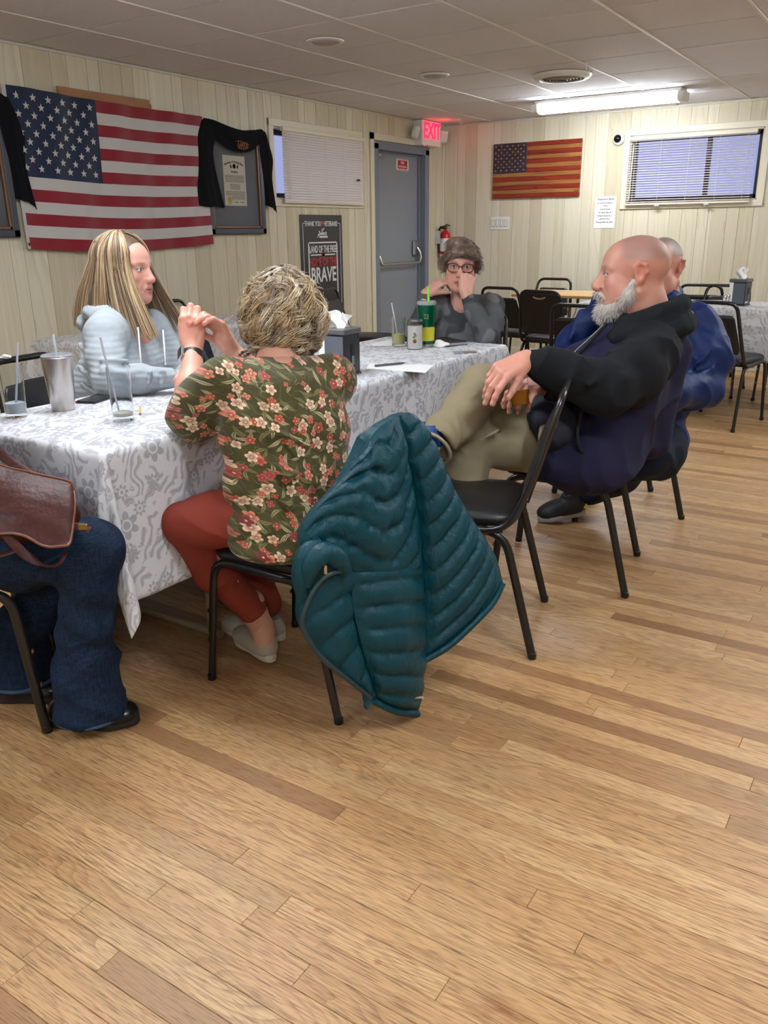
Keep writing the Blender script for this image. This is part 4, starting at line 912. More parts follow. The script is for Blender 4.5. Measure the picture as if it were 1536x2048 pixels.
def dispenser(x, y, z, rz, label, flip):
    t = thing('napkin_dispenser', label, 'dispenser', (x, y, z), rz); w, h = .060, .158
    m1 = plain('charcoal_plastic', srgb(42, 44, 50), .35); m2 = plain('grey_cap', srgb(92, 90, 92), .45)
    G().box((-w, -w, 0), (w, w, .008), .002).obj('foot_plate', m1, t); G().box((-w+.003, -w+.003, .008), (w-.003, w-.003, h), .003).obj('body', m1, t)
    G().box((-w-.002, -w-.002, h), (w+.002, w+.002, h+.022), .004).obj('cap', m2, t)
    G().box((w-.003, -.010, .035), (w-.0015, .012, .120)).obj('window_slot', M_DARK, t); G().box((w-.004, -.0075, .04), (w-.0010, .010, .075)).obj('napkin_stack', plain('slot_napkin', srgb(120, 120, 126), .6), t)
    G().box((-w+.008, -w+.001, .012), (w-.008, -w+.0025, h-.006)).obj('ad_holder', plain('clear_holder', srgb(96, 100, 110), .12), t); G().box((-w+.004, -w-.0015, .004), (-w+.030, -w+.001, h-.002)).obj('ad_card', M_OFFW, t)
    text_mesh('logo', 'EasyNap', .017, M_PW, t, wmat(t) @ Matrix.Rotation(math.pi/2, 4, 'Z') @ Matrix.Translation((-.018, -(w-.0022), .018)), .9, .0004, .0003)
    nm = M_OFFW; A = np.array([[(-.034+.066*i/11+.006*math.sin(j*.8), -.020+.014*math.sin(i*.55+j*.5)+(.02*j/9 if flip else -.006*j/9), h+.018+.072*j/9*(1-.35*abs(i/11-.4))+(.03*(j/9)**2*(i/11) if flip else 0)) for j in range(10)] for i in range(12)])
    sheet(A, .0012).obj('napkin', nm, t, True); A2 = A*np.array([.85, -1, .86])+np.array([.004, .004, .022]); sheet(A2, .0012).obj('napkin', nm, t, True); return t
dispenser(-1.900, 2.610, ZT, .06, 'black napkin dispenser on the long table by the curly-haired woman', False)
dispenser(-1.16, 6.40, .741, -.15, 'black napkin dispenser on the far clothed table at the right', True)
for i, (x, y) in enumerate(((-1.235, 6.30), (-1.225, 6.345))):
    sk = thing('spice_shaker', ['small glass shaker left of the far napkin dispenser', 'second glass shaker behind the first by the far napkin dispenser'][i], 'shaker', (x, y, .741)); G().lathe([(0, 0), (.017, 0), (.018, .05), (.014, .058), (0, .058)], 16).obj('jar', M_CLEAR, sk, True); G().lathe([(.0155, .056), (.0155, .07), (.01, .076), (0, .077)], 16).obj('cap', M_STEEL, sk, True)
# dark jacket over the chair at the far side of the table
jk = bpy.data.objects.new('dark_jacket', None); COL.objects.link(jk); jk.matrix_basis = Matrix.Translation((-2.70, 2.78, 0)) @ Matrix.Rotation(face(1, -.08), 4, 'Z'); tag(jk, 'dark navy jacket slung over the chair back across the table', 'jacket')
M_NAVYJ = fabric('dark_navy_cloth', srgb(20, 22, 30), .85, 500, .4, 8)
A = coons([(-.19, -.36, .55), (-.18, -.375, .75), (-.17, -.325, .85), (-.165, -.265, .74), (-.20, -.22, .55)], [(.20, -.36, .60), (.19, -.38, .75), (.17, -.325, .845), (.17, -.265, .78), (.19, -.26, .70)],
          [(-.19, -.36, .55), (-.05, -.37, .50), (.07, -.37, .55), (.20, -.36, .60)], [(-.20, -.22, .55), (-.06, -.25, .66), (.06, -.26, .74), (.19, -.26, .70)], 26, 30)
u_ = np.linspace(0, 1, 26)[:, None]; v_ = np.linspace(0, 1, 30)[None]; A[..., 1] += .008*np.sin(v_*21+u_*3); sheet(A, .012).obj('jacket_body', M_NAVYJ, jk, True)
g = G(); g.tube(cr([(.17, -.28, .80), (.235, -.27, .70), (.25, -.25, .60), (.24, -.22, .50)], 12), [.04, .05, .052, .054, .055, .055, .054, .053, .05, .048, .046, .04], 12); g.obj('sleeve', M_NAVYJ, jk, True)
# white lint / cloth torn on blonde woman's chair rail
crumple('paper_scrap', tuple(Matrix.Translation((-2.62, 1.96, 0)) @ Matrix.Rotation(face(1, .12), 4, 'Z') @ Vector((.06, -.312, .823))), .018, M_OFFW, 'torn white paper scrap on the chair rail behind the steel tumbler', 'paper', 6, .5)
# ================================================================ SCULPTING TOOLKIT (smooth-union distance fields -> one continuous surface)
def v3(*a): return np.array(a, float)
class Sculpt:
    def __init__(s, vox): s.vox = vox; s.P = []
    def rc(s, a, b, ra, rb, k=.02, col=0, sub=False, sq=None):
        s.P.append(('rc', np.array(tuple(a), float), np.array(tuple(b), float), ra, rb, k, col, sub, sq)); return s
    def ch(s, pts, rad, k=.02, col=0):
        for i in range(len(pts)-1): s.rc(pts[i], pts[i+1], rad[i], rad[i+1], k, col)
        return s
    def el(s, c, r, R=None, k=.02, col=0, sub=False):
        s.P.append(('el', np.array(tuple(c), float), np.array(tuple(r), float), np.eye(3) if R is None else np.array(R, float)[:3, :3], None, k, col, sub, None)); return s
    def ext(s, p):
        if p[0] == 'rc': return np.minimum(p[1]-p[3], p[2]-p[4]), np.maximum(p[1]+p[3], p[2]+p[4])
        r = p[2].max(); return p[1]-r, p[1]+r
    def dist(s, p, X):
        return s.distx(p, X[..., 0], X[..., 1], X[..., 2])
    def distx(s, p, x, y, z):
        a = p[1]; dx, dy, dz = x-a[0], y-a[1], z-a[2]
        if p[0] == 'rc':
            ab = p[2]-a; L = float(ab@ab)+1e-12; t = np.clip((dx*(ab[0]/L)+dy*(ab[1]/L))+dz*(ab[2]/L), 0, 1)
            return np.sqrt((dx-t*ab[0])**2+(dy-t*ab[1])**2+(dz-t*ab[2])**2)-(p[3]+t*(p[4]-p[3]))
        R, r = p[3], p[2]; k0 = 0; k1 = 0
        for i in range(3): q = (dx*R[0, i]+dy*R[1, i])+dz*R[2, i]; q = q*q; k0 = k0+q/(r[i]**2); k1 = k1+q/(r[i]**4)
        k0 = np.sqrt(k0); return k0*(k0-1)/(np.sqrt(k1)+1e-9)
    def build(s, tau=.004):
        vx = s.vox; add = [p for p in s.P if not p[7]]
        lo = np.min([s.ext(p)[0] for p in add], 0)-3*vx-.01; hi = np.max([s.ext(p)[1] for p in add], 0)+3*vx+.01
        n = np.ceil((hi-lo)/vx).astype(int)+1; D = np.full(n, .06, np.float32)
        for p in s.P:
            k = p[5]; e0, e1 = s.ext(p); m = k+2.5*vx+.004
            i0 = np.clip(np.floor((e0-m-lo)/vx).astype(int), 0, n-1); i1 = np.clip(np.ceil((e1+m-lo)/vx).astype(int)+1, 1, n)
            ax = [(lo[d]+vx*np.arange(i0[d], i1[d])).astype(np.float32) for d in range(3)]
            d = s.distx(p, ax[0][:, None, None], ax[1][None, :, None], ax[2][None, None, :]).astype(np.float32)
            sl = tuple(slice(i0[q], i1[q]) for q in range(3)); o = D[sl]
            if p[7]: h = np.clip(.5-.5*(o+d)/k, 0, 1); D[sl] = o*(1-h)+(-d)*h+k*h*(1-h)
            else: h = np.clip(.5+.5*(o-d)/k, 0, 1); D[sl] = o*(1-h)+d*h-k*h*(1-h)
        V, Fq = surface_nets(D, lo, vx)
        return V, Fq
    def colours(s, V, pal, tau=.004):
        cols = np.array(pal, float); W = np.zeros(len(V)); C = np.zeros((len(V), 3)); dm = np.full(len(V), 9.)
        add = [p for p in s.P if not p[7]]; DD = []
        for p in add: d = s.dist(p, V); DD.append(d); dm = np.minimum(dm, d)
        for p, d in zip(add, DD): w = np.exp(-(d-dm)/tau); W += w; C += w[:, None]*cols[p[6]]
        return C/W[:, None]
def surface_nets(D, lo, vx):
    S = D < 0; n = D.shape
    c = [S[i:n[0]-1+i, j:n[1]-1+j, k:n[2]-1+k] for i in (0, 1) for j in (0, 1) for k in (0, 1)]
    sm = sum(x.astype(np.uint8) for x in c); act = (sm > 0) & (sm < 8); idx = np.argwhere(act)
    num = np.zeros((len(idx), 3)); cnt = np.zeros(len(idx)); I = idx
    cor = [(i, j, k) for i in (0, 1) for j in (0, 1) for k in (0, 1)]
    val = {q: D[I[:, 0]+q[0], I[:, 1]+q[1], I[:, 2]+q[2]] for q in cor}
    for a in cor:
        for ax in range(3):
            if a[ax] == 0:
                b = list(a); b[ax] = 1; b = tuple(b); x, y = val[a], val[b]; m = (x < 0) != (y < 0)
                t = np.where(m, x/np.where(m, x-y, 1), 0); p = np.tile(np.array(a, float), (len(I), 1)); p[:, ax] += t
                num += p*m[:, None]; cnt += m
    V = lo+vx*(I+num/cnt[:, None]); vid = np.full(act.shape, -1, np.int64); vid[tuple(I.T)] = np.arange(len(I)); F = []
    for ax in range(3):
        b, c_ = (ax+1) % 3, (ax+2) % 3
        s0 = [slice(None)]*3; s1 = [slice(None)]*3; s0[ax] = slice(0, n[ax]-1); s1[ax] = slice(1, n[ax])
        A, B = S[tuple(s0)], S[tuple(s1)]; e = np.argwhere(A != B)
        e = e[(e[:, b] > 0) & (e[:, c_] > 0) & (e[:, b] < n[b]-1) & (e[:, c_] < n[c_]-1)]
        if not len(e): continue
        q = []
        for db, dc in ((-1, -1), (0, -1), (0, 0), (-1, 0)):
            r = e.copy(); r[:, b] += db; r[:, c_] += dc; q.append(vid[tuple(r.T)])
        q = np.stack(q, 1); fl = A[tuple(e.T)]; q = np.where(fl[:, None], q, q[:, ::-1]); F.append(q)
    return V, np.concatenate(F)
def vnormals(V, F):
    n = np.cross(V[F[:, 2]]-V[F[:, 0]], V[F[:, 3]]-V[F[:, 1]]); N = np.zeros_like(V)
    for k in range(4): np.add.at(N, F[:, k], n)
    return N/(np.linalg.norm(N, axis=1)[:, None]+1e-12)
def relax(V, F, it=1, lam=.5):
    for _ in range(it):
        A = np.zeros_like(V); c = np.zeros(len(V))
        for k in range(4):
            i, j = F[:, k], F[:, (k+1) % 4]; np.add.at(A, i, V[j]); np.add.at(A, j, V[i]); np.add.at(c, i, 1); np.add.at(c, j, 1)
        V = V+lam*(A/c[:, None]-V)
    return V
def snoise(X, sc, seed=0, oct=2):
    """cheap smooth value noise from sums of sines"""
    r = np.random.default_rng(seed); o = np.zeros(len(X))
    for q in range(oct):
        for _ in range(5):
            d = r.normal(size=3); d /= np.linalg.norm(d); o += np.sin(X@d*sc*(1.9**q)*r.uniform(.7, 1.4)+r.uniform(0, 6.28))/(1.9**q)
    return o/4
def cat(parts):
    Vs, Fs, Cs, n = [], [], [], 0
    for V, F, C in parts: Vs.append(V); Fs.append(F+n); Cs.append(C); n += len(V)
    return np.concatenate(Vs), np.concatenate(Fs), np.concatenate(Cs)
def rgba(C): return np.concatenate([C, np.ones((len(C), 1))], 1)
def basis(f, up=(0, 0, 1)):
    """columns: right, forward, up for a forward vector"""
    f = np.array(tuple(f), float); f /= np.linalg.norm(f); r = np.cross(f, np.array(up, float)); r /= np.linalg.norm(r); return np.stack([r, f, np.cross(r, f)], 1)
# ---------------------------------------------------------------- materials of people
def m_skin(name='skin'):
    n = NT(name); c = n.attr('col', 'Color'); P = n.coord(); blot = n.noise(P, 70, 3)
    n.set(color=n.mix(n.math('MULTIPLY', n.step(blot, .5, .75), .16), c, srgb(186, 104, 90)), rough=.48, spec=.4, sss=.06)
    n.b.inputs['Subsurface Radius'].default_value = (.012, .004, .002); n.bump(n.noise(P, 420, 2), .12, .001); return n.m
M_SKIN = m_skin()
def m_col(name, rough=.85, sc=700, bs=.2, wr=None, wb=.010, sheen=0.0, spec=.25, rib=None):
    n = NT(name); P = n.coord(); c = n.attr('col', 'Color'); h = n.noise(P, sc, 2)
    if wr: h = n.math('ADD', n.math('MULTIPLY', h, .12), n.noise(P, wr, 3, .5, .4))
    if rib: h = n.math('ADD', n.math('MULTIPLY', h, .3), n.wave(n.map(P, (1, 1, 1)), rib, .6, 1, 1, 'Z'))
    n.set(color=c, rough=rough, sheen=sheen, spec=spec); n.bump(h, bs, wb if wr else .002); return n.m
# ---------------------------------------------------------------- head
def head(pos, fwd, up=(0, 0, 1), scale=1.0, vox=.0024, skin=(206, 156, 136), jaw=1.0, nose=1.0, cheek=1.0, lips=(178, 104, 96), stub=None, age=0.0, eyes=(70, 74, 78), neck=None, brow=None, neckr=(.056, .060), ear=1.0, bald=False, flush=0.0, mouth=0.0):
    """head whose eye line centre is at pos; returns V, F, colours, world transform"""
    s = Sculpt(vox/scale); k = .016
    s.el((0, -.012, .032), (.0745, .094, .080), k=.03); s.el((0, .040, .030), (.060, .054, .058), k=.03)
    s.el((0, .042, -.034), (.054*jaw, .050, .068), k=.03); s.el((0, .062, -.078), (.036*jaw, .034, .036), k=.025)
    for q in (-1, 1):
        s.rc((q*.054*jaw, -.008, -.050), (q*.022*jaw, .060, -.098), .020, .019, .03); s.el((q*.041, .060, -.028), (.022*cheek, .020*cheek, .019*cheek), k=.022)
        s.el((q*.042*jaw, .040, -.062), (.022*cheek, .03, .028*cheek), k=.03)
        s.rc((q*.012, .0865, .0195), (q*.047, .070, .020), .0095, .0085, .014)
    s.el((0, .078, -.103), (.022*jaw, .020, .018), k=.02); s.el((0, .078, -.062), (.030, .024, .026), k=.018); s.el((0, .088, -.030), (.016, .020, .022), k=.014)
    for q in (-1, 1): s.el((q*.032, .100, .000), (.019, .016, .0125), k=.010, sub=True)
    for q in (-1, 1): s.el((q*.0315, .0765, .000), (.0150, .0138, .0132), k=.004, col=0)
    s.rc((0, .087, .012), (0, .109, -.032), .0085*nose, .0115*nose, .012); s.el((0, .111, -.036), (.0130*nose, .0125*nose, .0115*nose), k=.008)
    for q in (-1, 1): s.el((q*.0130*nose, .100, -.040), (.0085*nose, .0115*nose, .0085*nose), k=.007); s.el((q*.0072, .1055, -.0490), (.0038, .005, .0022), k=.003, sub=True)
    s.ch([(-.023, .087, -.0705), (-.010, .0975, -.0660), (0, .0985, -.067), (.010, .0975, -.0660), (.023, .087, -.0705)], [.0030, .0050, .0046, .0050, .0030], .005, 1)
    s.ch([(-.020, .087, -.0740), (0, .0965, -.0785), (.020, .087, -.0740)], [.0032, .0062, .0032], .005, 1)
    s.rc((-.018, .1010, -.0722), (.018, .1010, -.0722), .0014, .0014, .003, sub=True)
    if age: s.rc((-.020, .100, -.040), (-.034, .090, -.074), .002*age, .002*age, .008, sub=True); s.rc((.020, .100, -.040), (.034, .090, -.074), .002*age, .002*age, .008, sub=True)
    for q in (-1, 1):
        s.ch([(q*.070, .004, .020), (q*.077, -.008, .032), (q*.083, -.024, .028), (q*.082, -.028, .006), (q*.075, -.016, -.016), (q*.069, -.004, -.030)], [x*ear for x in (.005, .005, .0055, .005, .005, .0072)], .006, 2)
        s.el((q*.074, -.012, .002), (.006, .014*ear, .024*ear), k=.006, col=2); s.el((q*.083, -.006, .000), (.007, .010, .014), k=.005, sub=True)
    s.rc((0, -.028, -.040), (0, -.034, -.095), .050, neckr[0], .03)
    B = basis(fwd, up)*scale; pos = np.array(tuple(pos), float); Bi = np.linalg.inv(B)
    if neck is not None:
        nk = Bi@(np.array(tuple(neck), float)-pos); s.rc((0, -.034, -.085), nk, neckr[0], neckr[1], .03); s.rc((0, .004, -.092), nk+v3(0, .02, 0), neckr[0]*.65, neckr[1]*.8, .03)
    V, F = s.build(); V = relax(V, F, 1, .4); S_ = np.array(srgb(*skin)); L_ = np.array(srgb(*lips)); C = s.colours(V, [S_, L_, S_*np.array([1.0, .80, .76])], .0016)
    x, y, z = V.T; ax = np.abs(x)
    def blend(C, m, c): m = np.clip(m, 0, 1)[:, None]; return C*(1-m)+np.array(c)*m
    fr = y > .03
    C = blend(C, .40*np.exp(-(((ax-.043)/.020)**2+((z+.034)/.020)**2))*fr, S_*v3(1.03, .66, .62))            # cheeks
    C = blend(C, .45*np.exp(-((x/.014)**2+((z+.038)/.016)**2))*(y > .088), S_*v3(1.0, .66, .62))              # nose tip
    if flush: C = blend(C, flush*np.exp(-(((z-.0)/.07)**2)), S_*v3(1.0, .62, .58))
    # eyes
    ex = (ax-.0315); al = (np.abs(ex)/.0135)**2+((z+.0)/.0052)**2; eye = (al < 1) & (y > .076)
    C[eye] = srgb(206, 200, 196); ir = (ex**2+z**2 < .0058**2) & eye; C[ir] = srgb(*eyes); pu = (ex**2+z**2 < .003**2) & eye; C[pu] = srgb(14, 12, 12)
    lash = (np.abs(np.sqrt((ex/.0140)**2+((z-.0006)/.0058)**2)-1) < .16) & (z > -.001) & (y > .074); C[lash] = np.array(srgb(58, 40, 36))
    sh_ = np.exp(-((ex/.018)**2+((z+.011)/.006)**2))*(y > .07); C = blend(C, .25*sh_, S_*v3(.80, .62, .60))
    if brow: b = np.exp(-(((ax-.031)/.017)**4+((z-.0215+.06*np.maximum(ax-.035, 0))/.0042)**2))*(y > .055); C = blend(C, .85*b, srgb(*brow))
    ml = (np.abs(z+.0725-.0008) < .0016) & (ax < .022) & (y > .085); C[ml] = np.array(L_)*.35
    if stub: m = np.clip((z-.030)/.02, 0, 1)*np.clip((-y+.055)/.02, 0, 1); C = blend(C, stub[0]*m, srgb(*stub[1]))
    return (V@B.T+pos, F, C), B, pos
# ---------------------------------------------------------------- hand
def hand(s, wrist, fwd, nrm, curl, spread=.12, thumb=(.5, .5, .25), sc=1.0, left=False, k=.006, col=0, wr=.026, nail=None):
    """adds a hand to sculpt s. wrist point, fwd = wrist->knuckles, nrm = back-of-hand normal. curl: per finger (3 joint angles) index..little
       thumb = (swing out, bend toward palm, tip bend). returns fingertip list"""
    f = np.array(tuple(fwd), float); f /= np.linalg.norm(f); n = np.array(tuple(nrm), float); n -= f*(n@f); n /= np.linalg.norm(n)
    side = np.cross(f, n)*(1 if not left else -1)          # toward the thumb side
    w = np.array(tuple(wrist), float); K = []; tips = []
    offs = [.030, .010, -.010, -.029]; klen = [.088, .092, .087, .078]
    L = [(.040, .024, .020), (.045, .028, .021), (.041, .026, .020), (.032, .019, .018)]
    for i in range(4): K.append(w+sc*(f*klen[i]+side*offs[i]+n*(.004-.003*abs(i-1.3))))
    for i in range(4): s.rc(w+sc*side*offs[i]*.55+sc*f*.012, K[i], .0165*sc*(wr/.026), .0108*sc, .012, col)
    s.rc(w+sc*(f*.05+side*.012-n*.010), w+sc*(f*.03-side*.014-n*.008), .016*sc, .016*sc, .014, col)
    for i in range(4):
        d = f+side*spread*(1.2-i*.8); d /= np.linalg.norm(d); p = K[i]; a = 0; r0 = [.0095, .0098, .0092, .0082][i]*sc
        for j in range(3):
            a = curl[i][j]; ax = np.cross(d, n); ax /= np.linalg.norm(ax)
            d2 = d*math.cos(a)-n*math.sin(a); n = n*math.cos(a)+d*math.sin(a); d = d2; q = p+d*L[i][j]*sc
            s.rc(p, q, r0*(1-.06*j), r0*(1-.06*(j+1)), k if j else .008, col); p = q
        tips.append((p, d, n)); n = np.array(tuple(nrm), float); n -= f*(n@f); n /= np.linalg.norm(n)
        if nail is not None: s.el(p+tips[-1][2]*r0*.70-d*.002*sc, (.0052*sc, .0075*sc, .0028*sc), R=np.stack([np.cross(d, tips[-1][2]), d, tips[-1][2]], 1), k=.002, col=nail)
    b = w+sc*(f*.024+side*.022-n*.004); d = f*math.cos(thumb[0])+side*math.sin(thumb[0]); d = d*math.cos(thumb[1])-n*math.sin(thumb[1]); d /= np.linalg.norm(d)
    m = b+d*.042*sc; s.rc(b, m, .0165*sc, .0112*sc, .012, col); e = d*math.cos(thumb[2])-(n*.6+side*.4)*math.sin(thumb[2]); e /= np.linalg.norm(e)
    t1 = m+e*.032*sc; s.rc(m, t1, .0108*sc, .0100*sc, .006, col); e2 = e*math.cos(thumb[2])-(n*.6+side*.4)*math.sin(thumb[2]); e2 /= np.linalg.norm(e2); t2 = t1+e2*.024*sc; s.rc(t1, t2, .0098*sc, .0080*sc, .005, col)
    tips.append((t2, e2, n))
    if nail is not None: s.el(t2+n*.006*sc, (.006*sc, .008*sc, .003*sc), k=.002, col=nail)
    return tips
RELAX = [(.35, .45, .25), (.40, .50, .28), (.45, .52, .3), (.5, .5, .3)]; FIST = [(1.35, 1.55, .9), (1.4, 1.6, .9), (1.4, 1.6, .9), (1.35, 1.55, .9)]
def person(label, loc): return thing('person', label, 'person', loc)
def inner(chains, vox=.012, col=(200, 150, 130)):
    s = Sculpt(vox)
    for pts, r in chains: s.ch([np.array(tuple(p), float) for p in pts], r, .03)
    V, F = s.build(); return V, F, np.tile(np.array(srgb(*col)), (len(V), 1))
def body_mesh(parts, parent, name='body'):
    V, F, C = cat(parts); return mesh_obj(name, V, F, M_SKIN, parent, True, True, {'col': rgba(C)})
def cloth_mesh(name, s, m, parent, pal, tau=.004, wrinkle=None, rl=2, post=None, extra=None):
    V, F = s.build(); V = relax(V, F, rl, .5)
    if wrinkle:
        N = vnormals(V, F); V = V+N*wrinkle(V, N)[:, None]
    C = s.colours(V, [srgb(*c) for c in pal], tau)
    if post: C = post(V, C)
    at = {'col': rgba(C)}
    if extra: at.update(extra(V))
    return mesh_obj(name, V, F, m, parent, True, True, at)
# ---------------------------------------------------------------- hair strands
def ridged(V, sc, seed): return (1-np.clip(np.abs(snoise(V, sc, seed, 2))*2.2, 0, 1))**1.5
def strands(name, curves, rad, m, parent, cols, sides=4, taper=True):
    """curves: list of (n,3) arrays; one mesh of thin tubes; per-strand colours"""
    Vs, Fs, Cs, off = [], [], [], 0
    for P, c, r in zip(curves, cols, rad if hasattr(rad, '__len__') else [rad]*len(curves)):
        n = len(P); T = np.gradient(P, axis=0); T /= np.linalg.norm(T, axis=1)[:, None]+1e-9
        a = np.array([.31, .52, .79]); N = a-T*(T@a)[:, None]; N /= np.linalg.norm(N, axis=1)[:, None]+1e-9; B = np.cross(T, N)
        rr = r*(np.linspace(1, .25, n) if taper else np.ones(n)); th = np.arange(sides)*2*math.pi/sides
        V = P[:, None]+rr[:, None, None]*(np.cos(th)[None, :, None]*N[:, None]+np.sin(th)[None, :, None]*B[:, None]); Vs.append(V.reshape(-1, 3))
        i = np.arange(n-1)[:, None]*sides; k = np.arange(sides)[None]; l = (k+1) % sides
        Fs.append(np.stack([i+k, i+l, i+sides+l, i+sides+k], -1).reshape(-1, 4)+off); off += n*sides; Cs.append(np.tile(np.array([*c, 1.0]), (n*sides, 1)))
    return mesh_obj(name, np.concatenate(Vs), np.concatenate(Fs), m, parent, True, True, {'col': np.concatenate(Cs)}, kind='stuff')
def m_hair(name, rough=.42):
    n = NT(name); n.set(color=n.attr('col', 'Color'), rough=rough, spec=.5); return n.m
M_HAIR = m_hair('hair')
# ================================================================ WOMAN IN THE FLORAL BLOUSE
def m_floral():
    n = NT('floral_print'); U = n.attr('fc')
    U = n.vmath('ADD', U, n.vmath('SCALE', n.vmath('SUBTRACT', n.noise(U, 12, 1, out='Color'), (.5, .5, .5)), .012))
    col = srgb(74, 70, 34); base = n.mix(n.step(n.noise(U, 40, 2), .4, .7), col, srgb(62, 58, 28))
    def leafs(sc, L, Wd, off, keep):
        V = n.vmath('ADD', U, off); vo = n.vor(V, sc, 'F1', '2D', .95); q = n.sep(n.vmath('SUBTRACT', V, vo[2])); rn = n.sep(vo[1]); a = n.math('MULTIPLY', rn[0], 6.28)
        c, s_ = n.math('COSINE', a), n.math('SINE', a)
        x = n.math('ADD', n.math('MULTIPLY', q[0], c), n.math('MULTIPLY', q[1], s_)); y = n.math('SUBTRACT', n.math('MULTIPLY', q[1], c), n.math('MULTIPLY', q[0], s_))
        y = n.math('ADD', y, n.math('MULTIPLY', n.math('MULTIPLY', x, x), 14.0))
        e = n.math('ADD', n.math('POWER', n.math('ABSOLUTE', n.math('DIVIDE', x, L)), 1.4), n.math('ABSOLUTE', n.math('DIVIDE', y, Wd)))
        return n.math('MULTIPLY', n.step(e, 1.0, .88), n.step(rn[1], keep, keep-.02)), n.step(n.math('ABSOLUTE', y), .0005, .0012), rn
    def flower(sc, R, pet, off, keep):
        V = n.vmath('ADD', U, off); vo = n.vor(V, sc, 'F1', '2D', .9); d = n.vmath('SUBTRACT', V, vo[2]); q = n.sep(d); rn = n.sep(vo[1])
        th = n.math('ADD', n.math('ARCTAN2', q[1], q[0]), n.math('MULTIPLY', rn[2], 6.28)); r = n.vmath('LENGTH', d)
        Rr = n.math('MULTIPLY', n.math('ADD', n.math('MULTIPLY', rn[1], .45), .65), R)
        lim = n.math('MULTIPLY', n.math('ADD', n.math('MULTIPLY', n.math('ABSOLUTE', n.math('COSINE', n.math('MULTIPLY', th, pet/2))), .42), .58), Rr)
        m = n.math('MULTIPLY', n.step(n.math('SUBTRACT', lim, r), -.0004, .0008), n.step(rn[0], keep, keep-.02))
        c = n.ramp(rn[1], [(0, srgb(202, 104, 82)), (.3, srgb(222, 138, 112)), (.5, srgb(176, 84, 76)), (.68, srgb(112, 52, 50)), (.72, srgb(232, 202, 172)), (1, srgb(214, 120, 92))], 'CONSTANT')
        c = n.mix(n.math('MULTIPLY', n.step(n.math('DIVIDE', r, Rr), .75, .25), .75), c, srgb(120, 44, 44)); c = n.mix(n.step(n.math('DIVIDE', r, Rr), .22, .12), c, srgb(226, 190, 140))
        return m, c
    c = base
    for a in ((17, .026, .0055, (.31, .17, 0), .92), (22, .021, .0045, (.81, .57, 0), .9), (27, .015, .0036, (.13, .91, 0), .8)):
        m, v, rn = leafs(*a); lc = n.mix(n.step(rn[2], .4, .6), srgb(186, 176, 138), srgb(122, 116, 78)); c = n.mix(m, c, n.mix(n.math('MULTIPLY', v, .9), srgb(92, 86, 50), lc))
    st = n.step(n.math('ABSOLUTE', n.math('SUBTRACT', n.wave(U, 9, 14, 2, 1.2, 'DIAGONAL'), .5)), .035, .02); c = n.mix(n.math('MULTIPLY', st, .55), c, srgb(150, 142, 100))
    for a in ((22, .0105, 4, (.5, .2, 0), .8), (20, .0160, 5, (.0, .0, 0), .72), (25, .0130, 5, (.27, .63, 0), .68)):
        m, fc = flower(*a); c = n.mix(m, c, fc)
    n.set(color=c, rough=.8, spec=.25, sheen=.2); n.bump(n.wave(U, 170, 0, 0, 1, 'X'), .22, .0015); return n.m
M_FLOR = m_floral()
fw = person('woman with curly blond hair in an olive floral blouse and rust trousers, seen from behind', (-1.42, 1.70, 0))
wd = v3(.60, .80, 0); fd = v3(-.80, .60, 0); R_ = np.stack([wd, fd, v3(0, 0, 1)], 1)
lsh, rsh = v3(-1.575, 1.625, .880), v3(-1.385, 1.868, .872)
elL, wrL = v3(-1.690, 1.610, .780), v3(-1.803, 1.742, .940); elR, wrR = v3(-1.60, 1.90, .80), v3(-1.735, 1.842, .925)
# skin: neck, arms, hands
hd, hB, hp = head((-1.560, 1.848, 1.056), (-.80, .58, -.12), scale=.98, vox=.0042, skin=(208, 160, 140), neck=(-1.50, 1.768, .90), neckr=(.046, .052))
s = Sculpt(.0030); s.rc(elL-(elL-lsh)*.3, elL, .045, .043, .03); s.ch([elL, elL+(wrL-elL)*.4, wrL], [.044, .042, .0275], .03)
hL = v3(-.16, .30, .92); tipsL = hand(s, wrL+hL*.006, hL, v3(.58, -.76, .15), [(.55, 1.25, .7), (.45, 1.3, .8), (.4, 1.3, .8), (.35, 1.2, .8)], .06, (.30, .15, .45), .98, left=True, nail=1)
s.rc(elR, wrR, .042, .028, .03); hR = v3(-.42, -.18, .92); tipsR = hand(s, wrR+hR*.006, hR, v3(.10, .75, .45), [(.85, .55, .25), (.75, .75, .3), (.7, .8, .35), (.65, .8, .4)], .05, (.55, .3, .3), 1.0, left=False, nail=1)
V, F = s.build(); Ca = s.colours(V, [srgb(216, 164, 144), srgb(196, 116, 104)], .0012)
dist_tip = np.min([np.linalg.norm(V-t[0], axis=1) for t in tipsL+tipsR], 0); mm = np.exp(-(dist_tip/.05)**2)[:, None]*.55; Ca = Ca*(1-mm)+Ca*np.array([1.0, .66, .64])*mm
s2 = Sculpt(.006); s2.rc((-1.505, 1.770, .93), (-1.48, 1.75, .80), .056, .105, .03); s2.rc(lsh+v3(.03, .02, -.02), rsh+v3(-.03, -.02, -.02), .050, .050, .03); s2.rc((-1.49, 1.755, .90), (-1.475, 1.745, .86), .056, .085, .03)
V2, F2 = s2.build(); C2 = np.tile(np.array(srgb(208, 156, 136)), (len(V2), 1))
